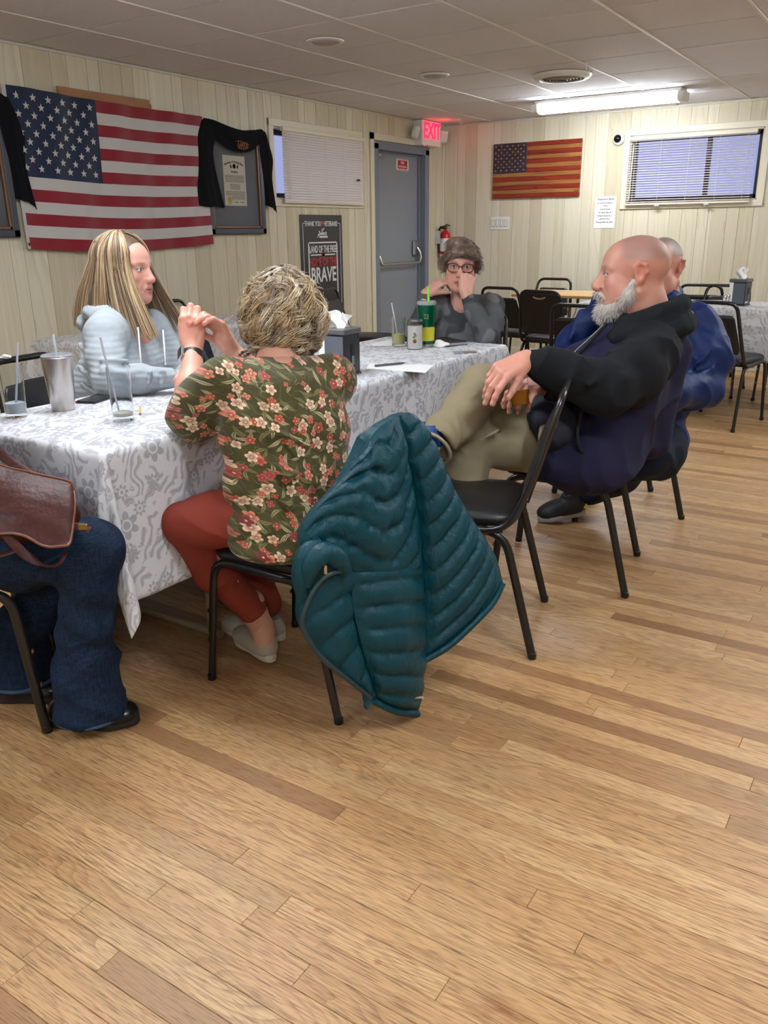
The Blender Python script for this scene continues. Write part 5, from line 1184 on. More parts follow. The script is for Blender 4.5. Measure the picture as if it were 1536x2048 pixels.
# ankle of the tucked left leg
ankL = v3(-1.575, 1.715, .110); s3 = Sculpt(.005); s3.ch([v3(-1.590, 1.69, .20), ankL, ankL+v3(.012, -.004, -.05)], [.042, .034, .034], .02); V3, F3 = s3.build(); C3 = np.tile(np.array(srgb(204, 158, 136)), (len(V3), 1))
body_mesh([hd, (V, F, Ca), (V2, F2, C2), (V3, F3, C3), inner([([lsh, lsh*.4+elL*.6, elL], [.045, .045, .04]), ([rsh, elR], [.045, .042]), ([v3(-1.47, 1.74, .85), v3(-1.42, 1.69, .56)], [.10, .11]), ([v3(-1.47, 1.60, .530), v3(-1.66, 1.52, .495), ankL], [.05, .045, .035])])], fw)
# blouse
s = Sculpt(.0058)
s.el((-1.390, 1.660, .525), (.186, .158, .085), R_, .05); s.el((-1.410, 1.680, .63), (.176, .138, .12), R_, .06); s.el((-1.435, 1.705, .755), (.180, .135, .13), R_, .06); s.el((-1.462, 1.732, .85), (.168, .112, .085), R_, .05)
s.rc(lsh+wd*.02, rsh-wd*.02, .060, .060, .05); s.ch([lsh, lsh*.45+elL*.55, elL+v3(-.010, .004, .008)], [.070, .074, .066], .04); s.rc(lsh*.5+elL*.5+v3(0, 0, -.04), elL+v3(.012, 0, -.030), .05, .045, .03)
s.ch([rsh, rsh*.5+elR*.5, elR], [.062, .058, .052], .04)
s.el((-1.365, 1.640, .470), (.180, .165, .045), R_, .03)
s.el((-1.492, 1.757, 1.016), (.086, .080, .062), R_, .012, sub=True)
sl = wrL-elL; sl /= np.linalg.norm(sl); s.rc(elL+sl*.085, elL+sl*.25, .06, .07, .008, sub=True)
for a, b, r in (((-1.30, 1.55, .60), (-1.43, 1.56, .70), .010), ((-1.29, 1.56, .68), (-1.46, 1.575, .735), .011), ((-1.27, 1.60, .755), (-1.40, 1.58, .79), .009), ((-1.26, 1.62, .57), (-1.38, 1.52, .585), .010), ((-1.50, 1.57, .80), (-1.56, 1.585, .725), .010)): s.rc(a, b, r, r*.6, .022)
def wr_f(V, N):
    t = np.exp(-((V[:, 2]-.74)/.13)**2); return .003*snoise(V*v3(1, 1, 2.2), 26, 3)+.006*(ridged(V*v3(.7, .7, 1.5), 13, 5)-.3)*np.clip(1.5-np.abs(V[:, 2]-.68)*5, .2, 1)+.005*np.sin((V[:, 2]*1.0+(V@wd)*.35)*62)*t*np.clip(snoise(V, 9, 5)+.2, 0, 1)
cloth_mesh('floral_blouse', s, M_FLOR, fw, [(80, 74, 36)], wrinkle=wr_f, rl=2, extra=lambda V: {'fc': np.stack([V@wd+.25*(V@fd), V[:, 2], 0*V[:, 2]], 1)})
# trousers
M_RUST = m_col('rust_twill', .8, 500, .25, 14, .008); s = Sculpt(.006)
hipL, knL = v3(-1.47, 1.60, .530), v3(-1.665, 1.520, .495); hipR, knR = v3(-1.42, 1.76, .545), v3(-1.76, 1.79, .525)
s.ch([hipL, hipL*.4+knL*.6, knL], [.088, .076, .060], .03); s.ch([hipR, knR], [.085, .062], .03); s.rc(hipL, hipR, .09, .09, .03)
s.ch([knL, knL*.5+ankL*.5+v3(-.02, -.02, .02), ankL+v3(-.008, -.016, .055)], [.058, .054, .046], .025); s.ch([knR, v3(-1.72, 1.82, .30), v3(-1.66, 1.84, .12)], [.062, .058, .045], .025)
s.rc(ankL+v3(.0, .0, .03), ankL+v3(.004, .004, -.04), .055, .05, .006, sub=True)
cloth_mesh('trousers', s, M_RUST, fw, [(136, 58, 46)], wrinkle=lambda V, N: .002*snoise(V, 30, 8)+.005*(ridged(V*v3(1, 1, 1.6), 14, 8)-.3))
# slip-on shoe
def shoe(parent, heel, toe, h, w, m_up, m_sole, name='shoe', lift=0.0, vox=.0035, top=None, lace=False):
    heel, toe = np.array(tuple(heel), float), np.array(tuple(toe), float); f = toe-heel; L = np.linalg.norm(f); f /= L; up = v3(0, 0, 1) if abs(f[2]) < .8 else v3(1, 0, 0); up = up-f*(up@f); up /= np.linalg.norm(up); rt = np.cross(f, up); R = np.stack([rt, f, up], 1)
    P = lambda a, b, c: heel+f*a*L+rt*b*w+up*c
    e = bpy.data.objects.new(name, None); COL.objects.link(e); e.parent = parent; e.matrix_basis = wmat(parent).inverted() @ Matrix.Translation(Vector(heel))
    s = Sculpt(vox); s.el(P(.74, 0, h*.33), (w*.50, L*.26, h*.36), R, .02); s.el(P(.24, 0, h*.45), (w*.42, L*.24, h*.50), R, .03); s.el(P(.5, 0, h*.42), (w*.46, L*.3, h*.42), R, .03); s.rc(P(.20, 0, h*.7), P(.28, 0, h*.95), w*.36, w*.36, .02)
    s.el(P(.27, 0, h*1.12), (w*.31, L*.17, h*.34), R, .008, sub=True)
    V, F = s.build(); V = relax(V, F, 2); z = (V-heel)@up; V = V+np.outer(np.maximum(.018-z, 0), up); mesh_obj('upper', V, F, m_up, e, True, True, {'col': rgba(np.tile(np.array([.5, .5, .5]), (len(V), 1)))})
    th = np.linspace(0, 2*math.pi, 40, endpoint=False); out = []
    for t in th:
        y = .5+.5*math.sin(t); wdt = w*.5*(.80+.28*math.exp(-((y-.72)/.22)**2)-.10*math.exp(-((y-.42)/.16)**2)); out.append((y, math.copysign(abs(math.cos(t))**.75, math.cos(t))*wdt))
    g = G(); rings = [[P(y, 0, c)+rt*x*k for y, x in out] for k, c in ((.94, 0), (1.0, .004), (1.02, .012), (1.0, .022), (.92, .024))]; A = np.array(rings); g.grid(np.concatenate([A, A[:, :1]], 1)); g.add(A[0], [tuple(range(40))[::-1]]); g.add(A[-1], [tuple(range(40))]); o = g.obj('sole', m_sole, e, True, True)
    if lace:
        g = G()
        for k in range(4): q = .44+.07*k; g.tube([P(q, -.26, h*.80-k*.008), P(q+.02, 0, h*.90-k*.010), P(q, .26, h*.80-k*.008)], .0028, 6)
        g.obj('laces', lace, e, True, True, kind='stuff')
    return e
M_CANV = plain('grey_canvas', srgb(176, 168, 154), .85, bump=(300, .3)); M_SOLEW = plain('cream_rubber', srgb(206, 198, 180), .6)
shoe(fw, (-1.525, 1.700, .012), (-1.735, 1.775, .016), .072, .090, M_CANV, M_SOLEW, 'slip_on_shoe')
shoe(fw, (-1.60, 1.85, .004), (-1.83, 1.80, .004), .072, .090, M_CANV, M_SOLEW, 'slip_on_shoe')
# watch, bracelet, pen
wa = wrL-elL; wa /= np.linalg.norm(wa); wc = wrL-wa*.022; Bw = basis(wa, (.6, -.75, .1))
th = np.linspace(0, 2*math.pi, 33)[:-1]
band = G(); A = np.array([[wc+Bw[:, 0]*math.cos(t)*r+Bw[:, 2]*math.sin(t)*r*.92+wa*h for h, r in ((-.012, .0300), (-.012, .0325), (.012, .0318), (.012, .0292), (-.012, .0300))] for t in th])
wt = bpy.data.objects.new('wristwatch', None); COL.objects.link(wt); wt.parent = fw; wt.matrix_basis = wmat(fw).inverted() @ Matrix.Translation(Vector(wc))
band.grid(A, True); band.obj('strap', M_BLACK, wt, True, True)
wn = -Bw[:, 0]*.85+Bw[:, 2]*.52; wn /= np.linalg.norm(wn); wf_c = wc+wn*.034; Mw = np.eye(4); Mw[:3, 0] = wa; Mw[:3, 1] = np.cross(wn, wa); Mw[:3, 2] = wn; Mw[:3, 3] = wf_c
G().box((-.019, -.016, -.005), (.019, .016, .005), .003, Mw).obj('case', plain('watch_silver', srgb(200, 200, 202), .25, .9), wt, False, True); G().box((-.0165, -.0135, .0045), (.0165, .0135, .0058), .001, Mw).obj('screen', plain('watch_glass', srgb(10, 14, 14), .08), wt, False, True)
ra = wrR-elR; ra /= np.linalg.norm(ra); rc_ = wrR-ra*.030; Br = basis(ra, (0, 0, 1)); br_ = bpy.data.objects.new('beaded_bracelet', None); COL.objects.link(br_); br_.parent = fw; br_.matrix_basis = wmat(fw).inverted() @ Matrix.Translation(Vector(rc_)); M_BEAD = plain('grey_pearl', srgb(150, 146, 144), .2, .5); M_BEAD2 = plain('dark_bead', srgb(74, 68, 66), .25, .3)
for k in range(40):
    t = k*2*math.pi/20; h = .006 if k >= 20 else -.006; p = rc_+(Br[:, 0]*math.cos(t)+Br[:, 2]*math.sin(t))*.0335+ra*(h+.002*math.sin(3*t)); g = G().lathe([(0, -.0048), (.0034, -.0034), (.0048, 0), (.0034, .0034), (0, .0048)], 8, p); g.obj('bead', M_BEAD if k % 3 else M_BEAD2, br_, True, True)
pv = v3(-1.760, 1.838, 1.020); pe = np.array(tuple(PD(466, 629, 2.33))); pd_ = pe-pv; pd_ /= np.linalg.norm(pd_); pen = thing('silver_pen', 'slim silver pen held in the clasped hands of the floral-bloused woman', 'pen', tuple(pv)); G().tube([pv-pd_*.02, pe-pd_*.012], .0036, 8).obj('barrel', plain('pen_silver', srgb(176, 180, 188), .25, .8), pen, True, True); G().tube([pe-pd_*.012, pe], [.0034, .0008], 8).obj('tip', M_CHROME, pen, True, True)
# curly hair
hc = np.array(tuple(PD(565, 611, 2.31))); rng = np.random.default_rng(11)
s = Sculpt(.006); s.el(hc+v3(0, 0, .012), (.086, .086, .092), k=.03); s.el(hc+v3(.008, -.006, -.060), (.094, .090, .070), k=.03)
hair = cloth_mesh('hair', s, M_HAIR, fw, [(96, 78, 60)], wrinkle=lambda V, N: .007*snoise(V, 70, 4), rl=1)
hb = basis((-.80, .58, 0)); curves = []; cols = []; rads = []
pal = [srgb(206, 182, 144), srgb(224, 206, 172), srgb(186, 156, 116), srgb(160, 144, 130), srgb(176, 148, 110), srgb(236, 224, 200), srgb(140, 122, 106)]
for ci in range(330):
    d = rng.normal(size=3); d /= np.linalg.norm(d)
    if ci % 4 == 0: d[2] = abs(d[2])+.6; d /= np.linalg.norm(d)
    if d[2] < -.85 or (d@hb[:, 1] > .55 and d[2] < .55): continue
    Ln = rng.uniform(.10, .19)*(1.0 if d[2] > -.1 else .75); ph = rng.uniform(0, 6.28); fq = rng.uniform(1.3, 2.6); am = rng.uniform(.012, .022); lf = rng.uniform(.75, 1.2); cc = np.array(pal[rng.integers(0, 7)])*rng.uniform(.7, 1.2)
    for si in range(10):
        dd = d+rng.normal(size=3)*.034; dd /= np.linalg.norm(dd); st_ = hc+v3(0, 0, .010)+dd*v3(.086, .086, .098); out = dd*v3(1, 1, .35); out /= np.linalg.norm(out); n = 30; t = np.linspace(0, 1, n)[:, None]
        down = np.clip(t*1.6-.10*(1-dd[2]), 0, 1)**1.1; path = st_+out*(.036*np.sin(t*math.pi*.62)+.014*t)*lf+v3(0, 0, -1)*Ln*down*np.clip(1.15-.4*dd[2], .5, 1.2)
        rel = path-hc; kz = np.where(rel[:, 2:] > 0, .97, .72); mx = np.linalg.norm(rel*np.concatenate([np.ones((n, 2)), kz], 1), axis=1)[:, None]; lim = .112+.010*rng.random(); path = hc+rel*np.where(mx > lim, lim/mx, 1)
        tn = np.cross(out, v3(0, 0, 1)); tn /= np.linalg.norm(tn)+1e-9
        path = path+am*(np.sin(t*fq*6.28+ph+si*.12)*tn+np.cos(t*fq*6.28+ph+si*.12)*out*.9)*np.clip(t*3.5, .15, 1)
        curves.append(path); c = cc*.8+.2*np.array(pal[rng.integers(0, 7)])
        if dd[2] > .8 and dd@hb[:, 1] < .3: c = c*.5+np.array(srgb(150, 138, 136))*.5
        cols.append(c*rng.uniform(.85, 1.12)); rads.append(rng.uniform(.0010, .0022))
for i in range(160):
    d = rng.normal(size=3); d /= np.linalg.norm(d); d[2] = abs(d[2])*.9; st_ = hc+d*v3(.112, .112, .118); t = np.linspace(0, 1, 16)[:, None]; tn = np.cross(d, v3(.2, .3, 1)); tn /= np.linalg.norm(tn)
    curves.append(st_+d*.018*t+tn*.012*np.sin(t*5+i)+v3(0, 0, -1)*.012*t*t); cols.append(np.array(pal[[1, 5, 0][i % 3]])); rads.append(.0007)
strands('curls', curves, rads, M_HAIR, hair, cols)
# ================================================================ TEAL QUILTED JACKET on her chair
M_TEAL = NT('teal_nylon'); _P = M_TEAL.coord(); M_TEAL.set(color=M_TEAL.mix(M_TEAL.noise(_P, 14, 3), srgb(0, 54, 68), srgb(3, 66, 78)), rough=.40, spec=.28, sheen=0.0); M_TEAL.bump(M_TEAL.math('ADD', M_TEAL.noise(M_TEAL.map(_P, (1, 1, .5)), 48, 4, .6, 1.0), M_TEAL.math('MULTIPLY', M_TEAL.noise(_P, 900, 1), .08)), .42, .012); M_TEAL = M_TEAL.m
tj = thing('quilted_jacket', 'teal quilted puffer jacket hanging over the back of the floral woman\'s chair', 'jacket', (-1.06, 1.72, 0))
def JD(u, v, o=0.0):
    a = 1.965+(.0008 if u < 732 else .00138)*(min(u, 835)-732)+.0007*max(u-835, 0)+.00030*(v-850)-o; return tuple(PD(u, v, a))
def jpanel(name, top, bot, left, right, nu, nv, quilt, bulge=.03, puff=.011, crease=.006, seed=0, th=.028):
    f = lambda L: [JD(*p) for p in L]; A = coons(f(top), f(bot), f(left), f(right), nu, nv); N = gnormals(A); cdir = np.array(CAM)-A.mean((0, 1)); N = N*np.sign((N*cdir).sum(2).mean())
    u = np.linspace(0, 1, nu)[:, None]*np.ones((1, nv)); v = np.ones((nu, 1))*np.linspace(0, 1, nv)[None]
    q = quilt(u, v); p = np.abs(np.sin(math.pi*q))**.55; X = A.reshape(-1, 3)
    cz = np.abs(snoise(X*v3(1, 1, 1), 55, seed+3, 3)).reshape(nu, nv)*np.clip(1.2-p, 0, 1)
    ef = np.clip(np.minimum(np.minimum(u, 1-u)*nu, np.minimum(v, 1-v)*nv)/7, 0, 1); ef = ef*ef*(3-2*ef)
    A = A+N*(bulge*np.sin(math.pi*u)**.7*np.sin(math.pi*v)**.5+ef*(puff*p+crease*snoise(X, 34, seed).reshape(nu, nv)*.6-crease*cz))[..., None]
    B_ = A-N*th; g = G(); g.grid(A); g.grid(B_[::-1])
    for P, Q in ((A[0], B_[0]), (B_[-1], A[-1]), (B_[:, 0], A[:, 0]), (A[:, -1], B_[:, -1])): g.grid(np.stack([P, Q]))
    o = g.obj(name, M_TEAL, tj, True, True); me = o.data; me.polygons.foreach_set('use_smooth', [True]*len(me.polygons)); return o
jpanel('back_panel', [(800, 830), (822, 826), (848, 846)], [(847, 1322), (900, 1288), (960, 1232), (985, 1200), (1006, 1165)], [(800, 830), (812, 900), (832, 1000), (843, 1100), (850, 1210), (847, 1322)], [(848, 846), (876, 905), (905, 970), (950, 1045), (990, 1110), (1006, 1165)], 60, 110, lambda u, v: (v+.10*u)/.093, .035, .013, .005, 1)
jpanel('front_panel', [(705, 1135, .02), (770, 1125, .03), (846, 1120, .0)], [(748, 1398, .0), (790, 1418, .02), (836, 1426, .0)], [(705, 1135, .02), (706, 1210, .02), (728, 1310, .02), (748, 1398, .0)], [(846, 1120, .0), (851, 1250, .0), (846, 1380, .0), (836, 1426, .0)], 50, 70, lambda u, v: (v+.10*np.sin(u*3.1)*.25)/.155+.2, .03, .012, .007, 2)
jpanel('yoke_panel', [(733, 884), (762, 852), (800, 830)], [(600, 1118, .0), (650, 1105, .02), (720, 1150, .02), (790, 1160, .03), (845, 1150, .0)], [(733, 884), (682, 960), (628, 1018), (602, 1065), (600, 1118)], [(800, 830), (812, 900), (832, 1000), (843, 1080), (845, 1150)], 64, 72, lambda u, v: (u*.35+v*.8+.08*np.sin(u*7))/.15+.35, .03, .011, .016, 3)
jpanel('zip_panel', [(600, 1112), (650, 1105, .02), (722, 1150, .02)], [(744, 1400), (748, 1403), (752, 1400)], [(600, 1112), (599, 1190), (602, 1250), (640, 1318), (700, 1368), (744, 1400)], [(722, 1150, .02), (712, 1220, .0), (730, 1320), (752, 1400)], 44, 80, lambda u, v: (v*.9+u*.2)/.16, .02, .009, .007, 4)
jpanel('lining', [(733, 890, -.05), (775, 850, -.05), (846, 850, -.05)], [(640, 1310, -.05), (745, 1392, -.05), (815, 1395, -.045), (870, 1262, -.05), (995, 1172, -.05)], [(733, 890, -.05), (640, 1020, -.05), (606, 1120, -.05), (604, 1230, -.05), (640, 1310, -.05)], [(846, 850, -.05), (905, 975, -.05), (950, 1060, -.05), (995, 1172, -.05)], 40, 60, lambda u, v: v*8, .0, .004, .002, 9, .012)
def jtube(name, pts, rad, m=M_TEAL, n=12): P = cr([JD(*p) for p in pts], 30); return G().tube(P, np.interp(np.linspace(0, 1, 30), np.linspace(0, 1, len(rad)), rad), n).obj(name, m, tj, True, True)
jtube('collar', [(612, 1168, .03), (622, 1128, .05), (650, 1106, .06), (676, 1118, .06), (692, 1142, .05)], [.018, .026, .028, .026, .016]); jtube('collar', [(604, 1200, .02), (600, 1150, .03), (612, 1105, .03), (640, 1085, .03)], [.012, .02, .022, .014])
jtube('zip_tape', [(690, 1140, .06), (655, 1150, .065), (628, 1180, .055), (608, 1225, .045), (606, 1255, .04), (640, 1312, .035), (700, 1362, .035), (742, 1396, .03)], [.007, .006, .006, .006, .006, .006], plain('dark_zip', srgb(34, 58, 64), .5), 8)
jtube('hem_binding', [(846, 1323, .012), (900, 1290, .02), (960, 1234, .02), (988, 1202, .015), (1006, 1166, .01)], [.009, .010, .010, .009]); jtube('hem_binding', [(748, 1402, .012), (790, 1421, .03), (836, 1428, .012)], [.009, .011, .009])
zp = np.array(JD(651, 1139, .085)); G().box((-.004, -.002, -.012), (.004, .002, .012), .0015, Matrix.Translation(Vector(zp))).obj('zip_pull', M_CHROME, tj, False, True)
text_mesh('brand_tag', 'Columbia', .010, M_PW, tj, Matrix.Translation(Vector(JD(833, 1397, .045))) @ Matrix.Rotation(.62, 4, 'Z'), 1, .0002, .0003)
# ================================================================ helpers for hair on heads
def local_sculpt(B, pos, vox, fn):
    sc = np.linalg.norm(B[:, 0]); s = Sculpt(vox/sc); fn(s); V, F = s.build(); V = relax(V, F, 1); return s, V, F
def fur(name, V, N, n, L, comb, m, parent, pal, r=.0008, wob=.3, seed=0, npt=6, mask=None, nk_=.55):
    rng = np.random.default_rng(seed); idx = np.arange(len(V)) if mask is None else np.where(mask)[0]; idx = rng.choice(idx, n); cur = []; cols = []
    for i in idx:
        l = L*rng.uniform(.6, 1.2); d = N[i]*nk_+np.array(comb(V[i]) if callable(comb) else comb, float)+rng.normal(size=3)*wob; d /= np.linalg.norm(d); t = np.linspace(0, 1, npt)[:, None]
        e = rng.normal(size=3)*wob*.5; cur.append(V[i]+d*l*t+e*l*t*t*.5-N[i]*.001); cols.append(np.array(srgb(*pal[rng.integers(0, len(pal))]))*rng.uniform(.85, 1.12))
    return strands(name, cur, [r*rng.uniform(.7, 1.3) for _ in cur], m, parent, cols, 3)
def wrinkles(a, sc, seed, dirv=None, b=0, freq=60, reg=None):
    def f(V, N):
        o = a*.5*snoise(V, sc, seed, 2)+a*2.2*(ridged(V, sc*.55, seed+7)-.35)+a*.8*(ridged(V, sc*1.2, seed+9)-.35)
        if dirv is not None: o = o+b*np.sin(V@np.array(dirv)*freq+2*snoise(V, 8, seed+1))*np.clip(snoise(V, 6, seed+2)+.3, 0, 1)*(1 if reg is None else reg(V))
        return o
    return f
A3 = lambda p: np.array(tuple(p), float)
# ================================================================ BALD BEARDED MAN
bm_ = person('bald man with white beard and dark hooded jacket, legs crossed, holding a drink', (-1.0, 2.85, 0))
fB = v3(-.95, -.31, 0); wB = v3(-.31, .95, 0); RB = np.stack([wB, fB, v3(0, 0, 1)], 1)
eyeB = A3(PD(1269, 547, 2.86)); hdB, hBB, hpB = head(eyeB, (-.93, -.37, -.02), (.10, .06, 1), 1.13, .0026, (196, 142, 124), jaw=1.12, nose=1.25, cheek=1.15, neck=A3(PD(1308, 672, 2.94)), neckr=(.062, .072), brow=(150, 120, 104), age=1.2, stub=(.5, (132, 112, 104)), flush=.10, eyes=(90, 84, 80), ear=1.35)
nsh, hipB = A3(PD(1305, 700, 2.80)), A3(PD(1160, 930, 2.98)); fsh = nsh+wB*.36
elB, wrB = A3(PD(1222, 778, 2.66)), A3(PD(1052, 719, 2.60)); elB2 = fsh+v3(-.10, .02, -.26); wrB2 = A3(PD(1075, 772, 2.74))
sk = Sculpt(.0032); fdir = A3(PD(1005, 742, 2.56))-wrB
sk.rc(elB*.3+wrB*.7, wrB, .040, .031, .02); tB = hand(sk, wrB+fdir*.05, fdir, A3(PD(1030, 690, 2.5))-wrB+v3(0, 0, .05), [(.55, .35, .2), (.65, .4, .2), (.75, .45, .25), (.85, .5, .3)], .10, (.45, .35, .3), 1.16, left=True, nail=1)
gc = A3(PD(1040, 792, 2.66)); d2 = gc-wrB2; sk.rc(wrB2+v3(.06, .02, .0), wrB2, .036, .030, .02); tB2 = hand(sk, wrB2-d2*.1, d2+v3(0, 0, .02), v3(.3, .35, .9), [(.75, .75, .4), (.8, .8, .4), (.85, .85, .45), (.9, .85, .5)], .12, (.75, .75, .25), 1.10, left=False, nail=1)
Vs, Fs = sk.build(); Cs = sk.colours(Vs, [srgb(206, 146, 128), srgb(214, 164, 150)], .001)
body_mesh([hdB, (Vs, Fs, Cs), inner([([A3(PD(1308, 672, 2.94)), hipB], [.08, .07]), ([nsh+wB*.06, elB, elB*.3+wrB*.7], [.06, .05, .04]), ([fsh, elB2, wrB2+v3(.05, .02, 0)], [.06, .05, .034]), ([nsh+wB*.06, fsh], [.06, .06])])], bm_)
s = Sculpt(.0068); NAVY, BLK_ = 0, 1
s.el(hipB+v3(.01, 0, .03), (.205, .175, .12), RB, .06, NAVY); s.el(A3(PD(1178, 925, 2.90)), (.16, .155, .115), RB, .04, NAVY); s.el(A3(PD(1195, 862, 2.98)), (.215, .185, .15), RB, .06, NAVY); s.el(A3(PD(1245, 775, 2.97)), (.215, .165, .16), RB, .06, NAVY)
s.rc(nsh+wB*.05, fsh-wB*.03, .095, .095, .06, NAVY); s.rc(A3(PD(1240, 672, 2.92)), A3(PD(1172, 735, 2.95)), .075, .090, .05, NAVY); s.rc(A3(PD(1172, 735, 2.95)), A3(PD(1150, 830, 2.97)), .09, .12, .05, NAVY); s.el(A3(PD(1268, 705, 2.98)), (.19, .13, .09), RB, .05, NAVY)
s.ch([nsh+v3(0, 0, .012), nsh*.5+elB*.5+v3(.02, .0, -.01), elB], [.088, .094, .080], .035, BLK_); s.ch([elB, elB*.45+wrB*.55, wrB+(elB-wrB)*.06], [.078, .064, .043], .03, BLK_)
s.ch([fsh, fsh*.5+elB2*.5, elB2], [.09, .09, .075], .03, BLK_); s.ch([elB2, wrB2+v3(.06, .02, 0)], [.072, .044], .03, BLK_)
s.rc(A3(PD(1352, 700, 2.95)), A3(PD(1300, 880, 3.02)), .06, .08, .05, NAVY)
for a, b, r in ((A3(PD(1325, 740, 2.73)), A3(PD(1245, 760, 2.58)), .012), (A3(PD(1180, 770, 2.56)), A3(PD(1225, 735, 2.60)), .012), (A3(PD(1140, 760, 2.56)), A3(PD(1165, 715, 2.58)), .010), (A3(PD(1275, 890, 2.86)), A3(PD(1180, 935, 2.80)), .012), (A3(PD(1290, 845, 2.86)), A3(PD(1210, 880, 2.82)), .011)): s.rc(a, b, r, r*.6, .028, BLK_ if a[2] > .72 else NAVY)
s.rc(A3(PD(1290, 590, 2.85)), A3(PD(1285, 650, 2.90)), .085, .075, .012, sub=True)
M_FLEECE = m_col('fleece', .95, 260, .35, 16, .006, 0)
jb = cloth_mesh('hooded_jacket', s, M_FLEECE, bm_, [(34, 33, 58), (23, 25, 29)], .006, wrinkles(.0085, 22, 31), 2)
hs = Sculpt(.0055); nb_ = A3(PD(1297, 655, 2.90))
def nk(a, r, z): return nb_+fB*math.cos(a)*r*1.05+wB*math.sin(a)*r+v3(0, 0, z)
hs.ch([nk(a, .098, .040+.034*(-math.cos(a))) for a in np.linspace(.45, 2*math.pi-.45, 18)], [.030]*18, .02); hs.ch([nk(a, .122, -.010+.026*(-math.cos(a))) for a in np.linspace(.55, 2*math.pi-.55, 18)], [.036]*18, .02)
hs.ch([A3(PD(1320, 625, 2.90)), A3(PD(1345, 655, 2.94)), A3(PD(1348, 715, 2.96))], [.034, .050, .030], .03); hs.ch([A3(PD(1305, 660, 2.80)), A3(PD(1345, 672, 2.84)), A3(PD(1358, 700, 2.90))], [.018, .022, .018], .02)
cloth_mesh('hood', hs, M_FLEECE, bm_, [(25, 28, 33)], .004, wrinkles(.006, 30, 41), 2)
for nm, pts, r, mm in (('front_zip', [(1206, 650, 2.845), (1180, 675, 2.850), (1155, 698, 2.86), (1140, 715, 2.87)], .0018, plain('zip_silver', srgb(150, 150, 150), .35, .7)), ('front_edge', [(1214, 646, 2.85), (1188, 675, 2.86), (1164, 700, 2.87), (1148, 718, 2.88)], .007, plain('black_placket', srgb(14, 14, 17), .8))):
    G().tube(cr([A3(PD(*p)) for p in pts], 16), r, 8).obj(nm, mm, bm_, True, True)
G().tube(cr([A3(PD(*p)) for p in [(1163, 820, 2.75), (1155, 868, 2.75), (1165, 905, 2.76), (1205, 935, 2.79)]], 14), .006, 6).obj('pocket_trim', plain('pocket_black', srgb(16, 16, 24), .8), bm_, True, True)
# tee shirt hem over the lap
s = Sculpt(.006); s.el(A3(PD(1085, 825, 2.86)), (.14, .055, .065), RB, .04); s.el(A3(PD(1110, 850, 2.90)), (.16, .09, .085), RB, .04); cloth_mesh('grey_shirt', s, m_col('charcoal_jersey', .9, 600, .25, 18, .008), bm_, [(46, 47, 58)], wrinkle=wrinkles(.004, 28, 51))
# cargo trousers
s = Sculpt(.0062); kR, aR = A3(PD(964, 782, 2.84)), A3(PD(882, 880, 2.70)); kL, aL = A3(PD(934, 882, 2.83)), A3(PD(937, 1105, 2.86)); hL_, hR_ = A3(PD(1118, 893, 2.96)), A3(PD(1105, 862, 3.08))
s.ch([hL_, hL_*.45+kL*.55, kL], [.100, .092, .078], .03); s.ch([kL+v3(0, 0, -.02), kL*.5+aL*.5, aL], [.078, .066, .060], .03)
s.ch([hR_, hR_*.4+kR*.6, kR+v3(0, 0, .0)], [.112, .098, .080], .03); s.ch([kR, kR*.5+aR*.5, aR], [.082, .078, .070], .03); s.rc(hL_, hR_, .10, .10, .04)
sd = aR-kR; sd /= np.linalg.norm(sd); s.rc(aR+sd*.055, aR+sd*.20, .068, .08, .010, sub=True)
pass
for a, b, r in (((975, 820, 2.755), (905, 858, 2.68), .010), ((965, 838, 2.75), (920, 880, 2.67), .009), ((935, 800, 2.76), (985, 775, 2.77), .008), ((1085, 850, 2.75), (1075, 930, 2.76), .010), ((960, 880, 2.70), (1000, 860, 2.74), .008)): s.rc(A3(PD(*a)), A3(PD(*b)), r, r*.6, .02)
M_KHAKI = m_col('khaki_twill', .85, 700, .3, 17, .010, 0); cloth_mesh('cargo_trousers', s, M_KHAKI, bm_, [(140, 128, 102)], wrinkle=wrinkles(.0048, 24, 61, (.4, .2, 1), .003, 75))
hm = G(); pts = [aR+sd*.045+(np.cross(sd, v3(0, 0, 1))*math.cos(t)+np.cross(sd, np.cross(sd, v3(0, 0, 1)))*math.sin(t))*.070 for t in np.linspace(0, 2*math.pi, 24, endpoint=False)]; hm.tube(pts, .006, 8, closed=True); hm.obj('trouser_hem', M_KHAKI, bm_, True, True, attrs={'col': np.tile(np.array([*srgb(158, 146, 118), 1]), (24*8, 1))})
M_SNK = plain('white_sneaker', srgb(196, 196, 198), .6); M_SOLE2 = plain('pale_sole', srgb(200, 200, 204), .5); shoe(bm_, aR+sd*.09+v3(.0, 0, .01), aR+sd*.09+v3(-.07, .21, .0), .09, .095, plain('blue_sneaker', srgb(30, 70, 140), .6), M_SOLE2, 'sneaker'); shoe(bm_, v3(aL[0]+.05, aL[1]+.02, .003), v3(aL[0]-.21, aL[1]-.06, .003), .10, .10, M_SNK, M_SOLE2, 'sneaker')
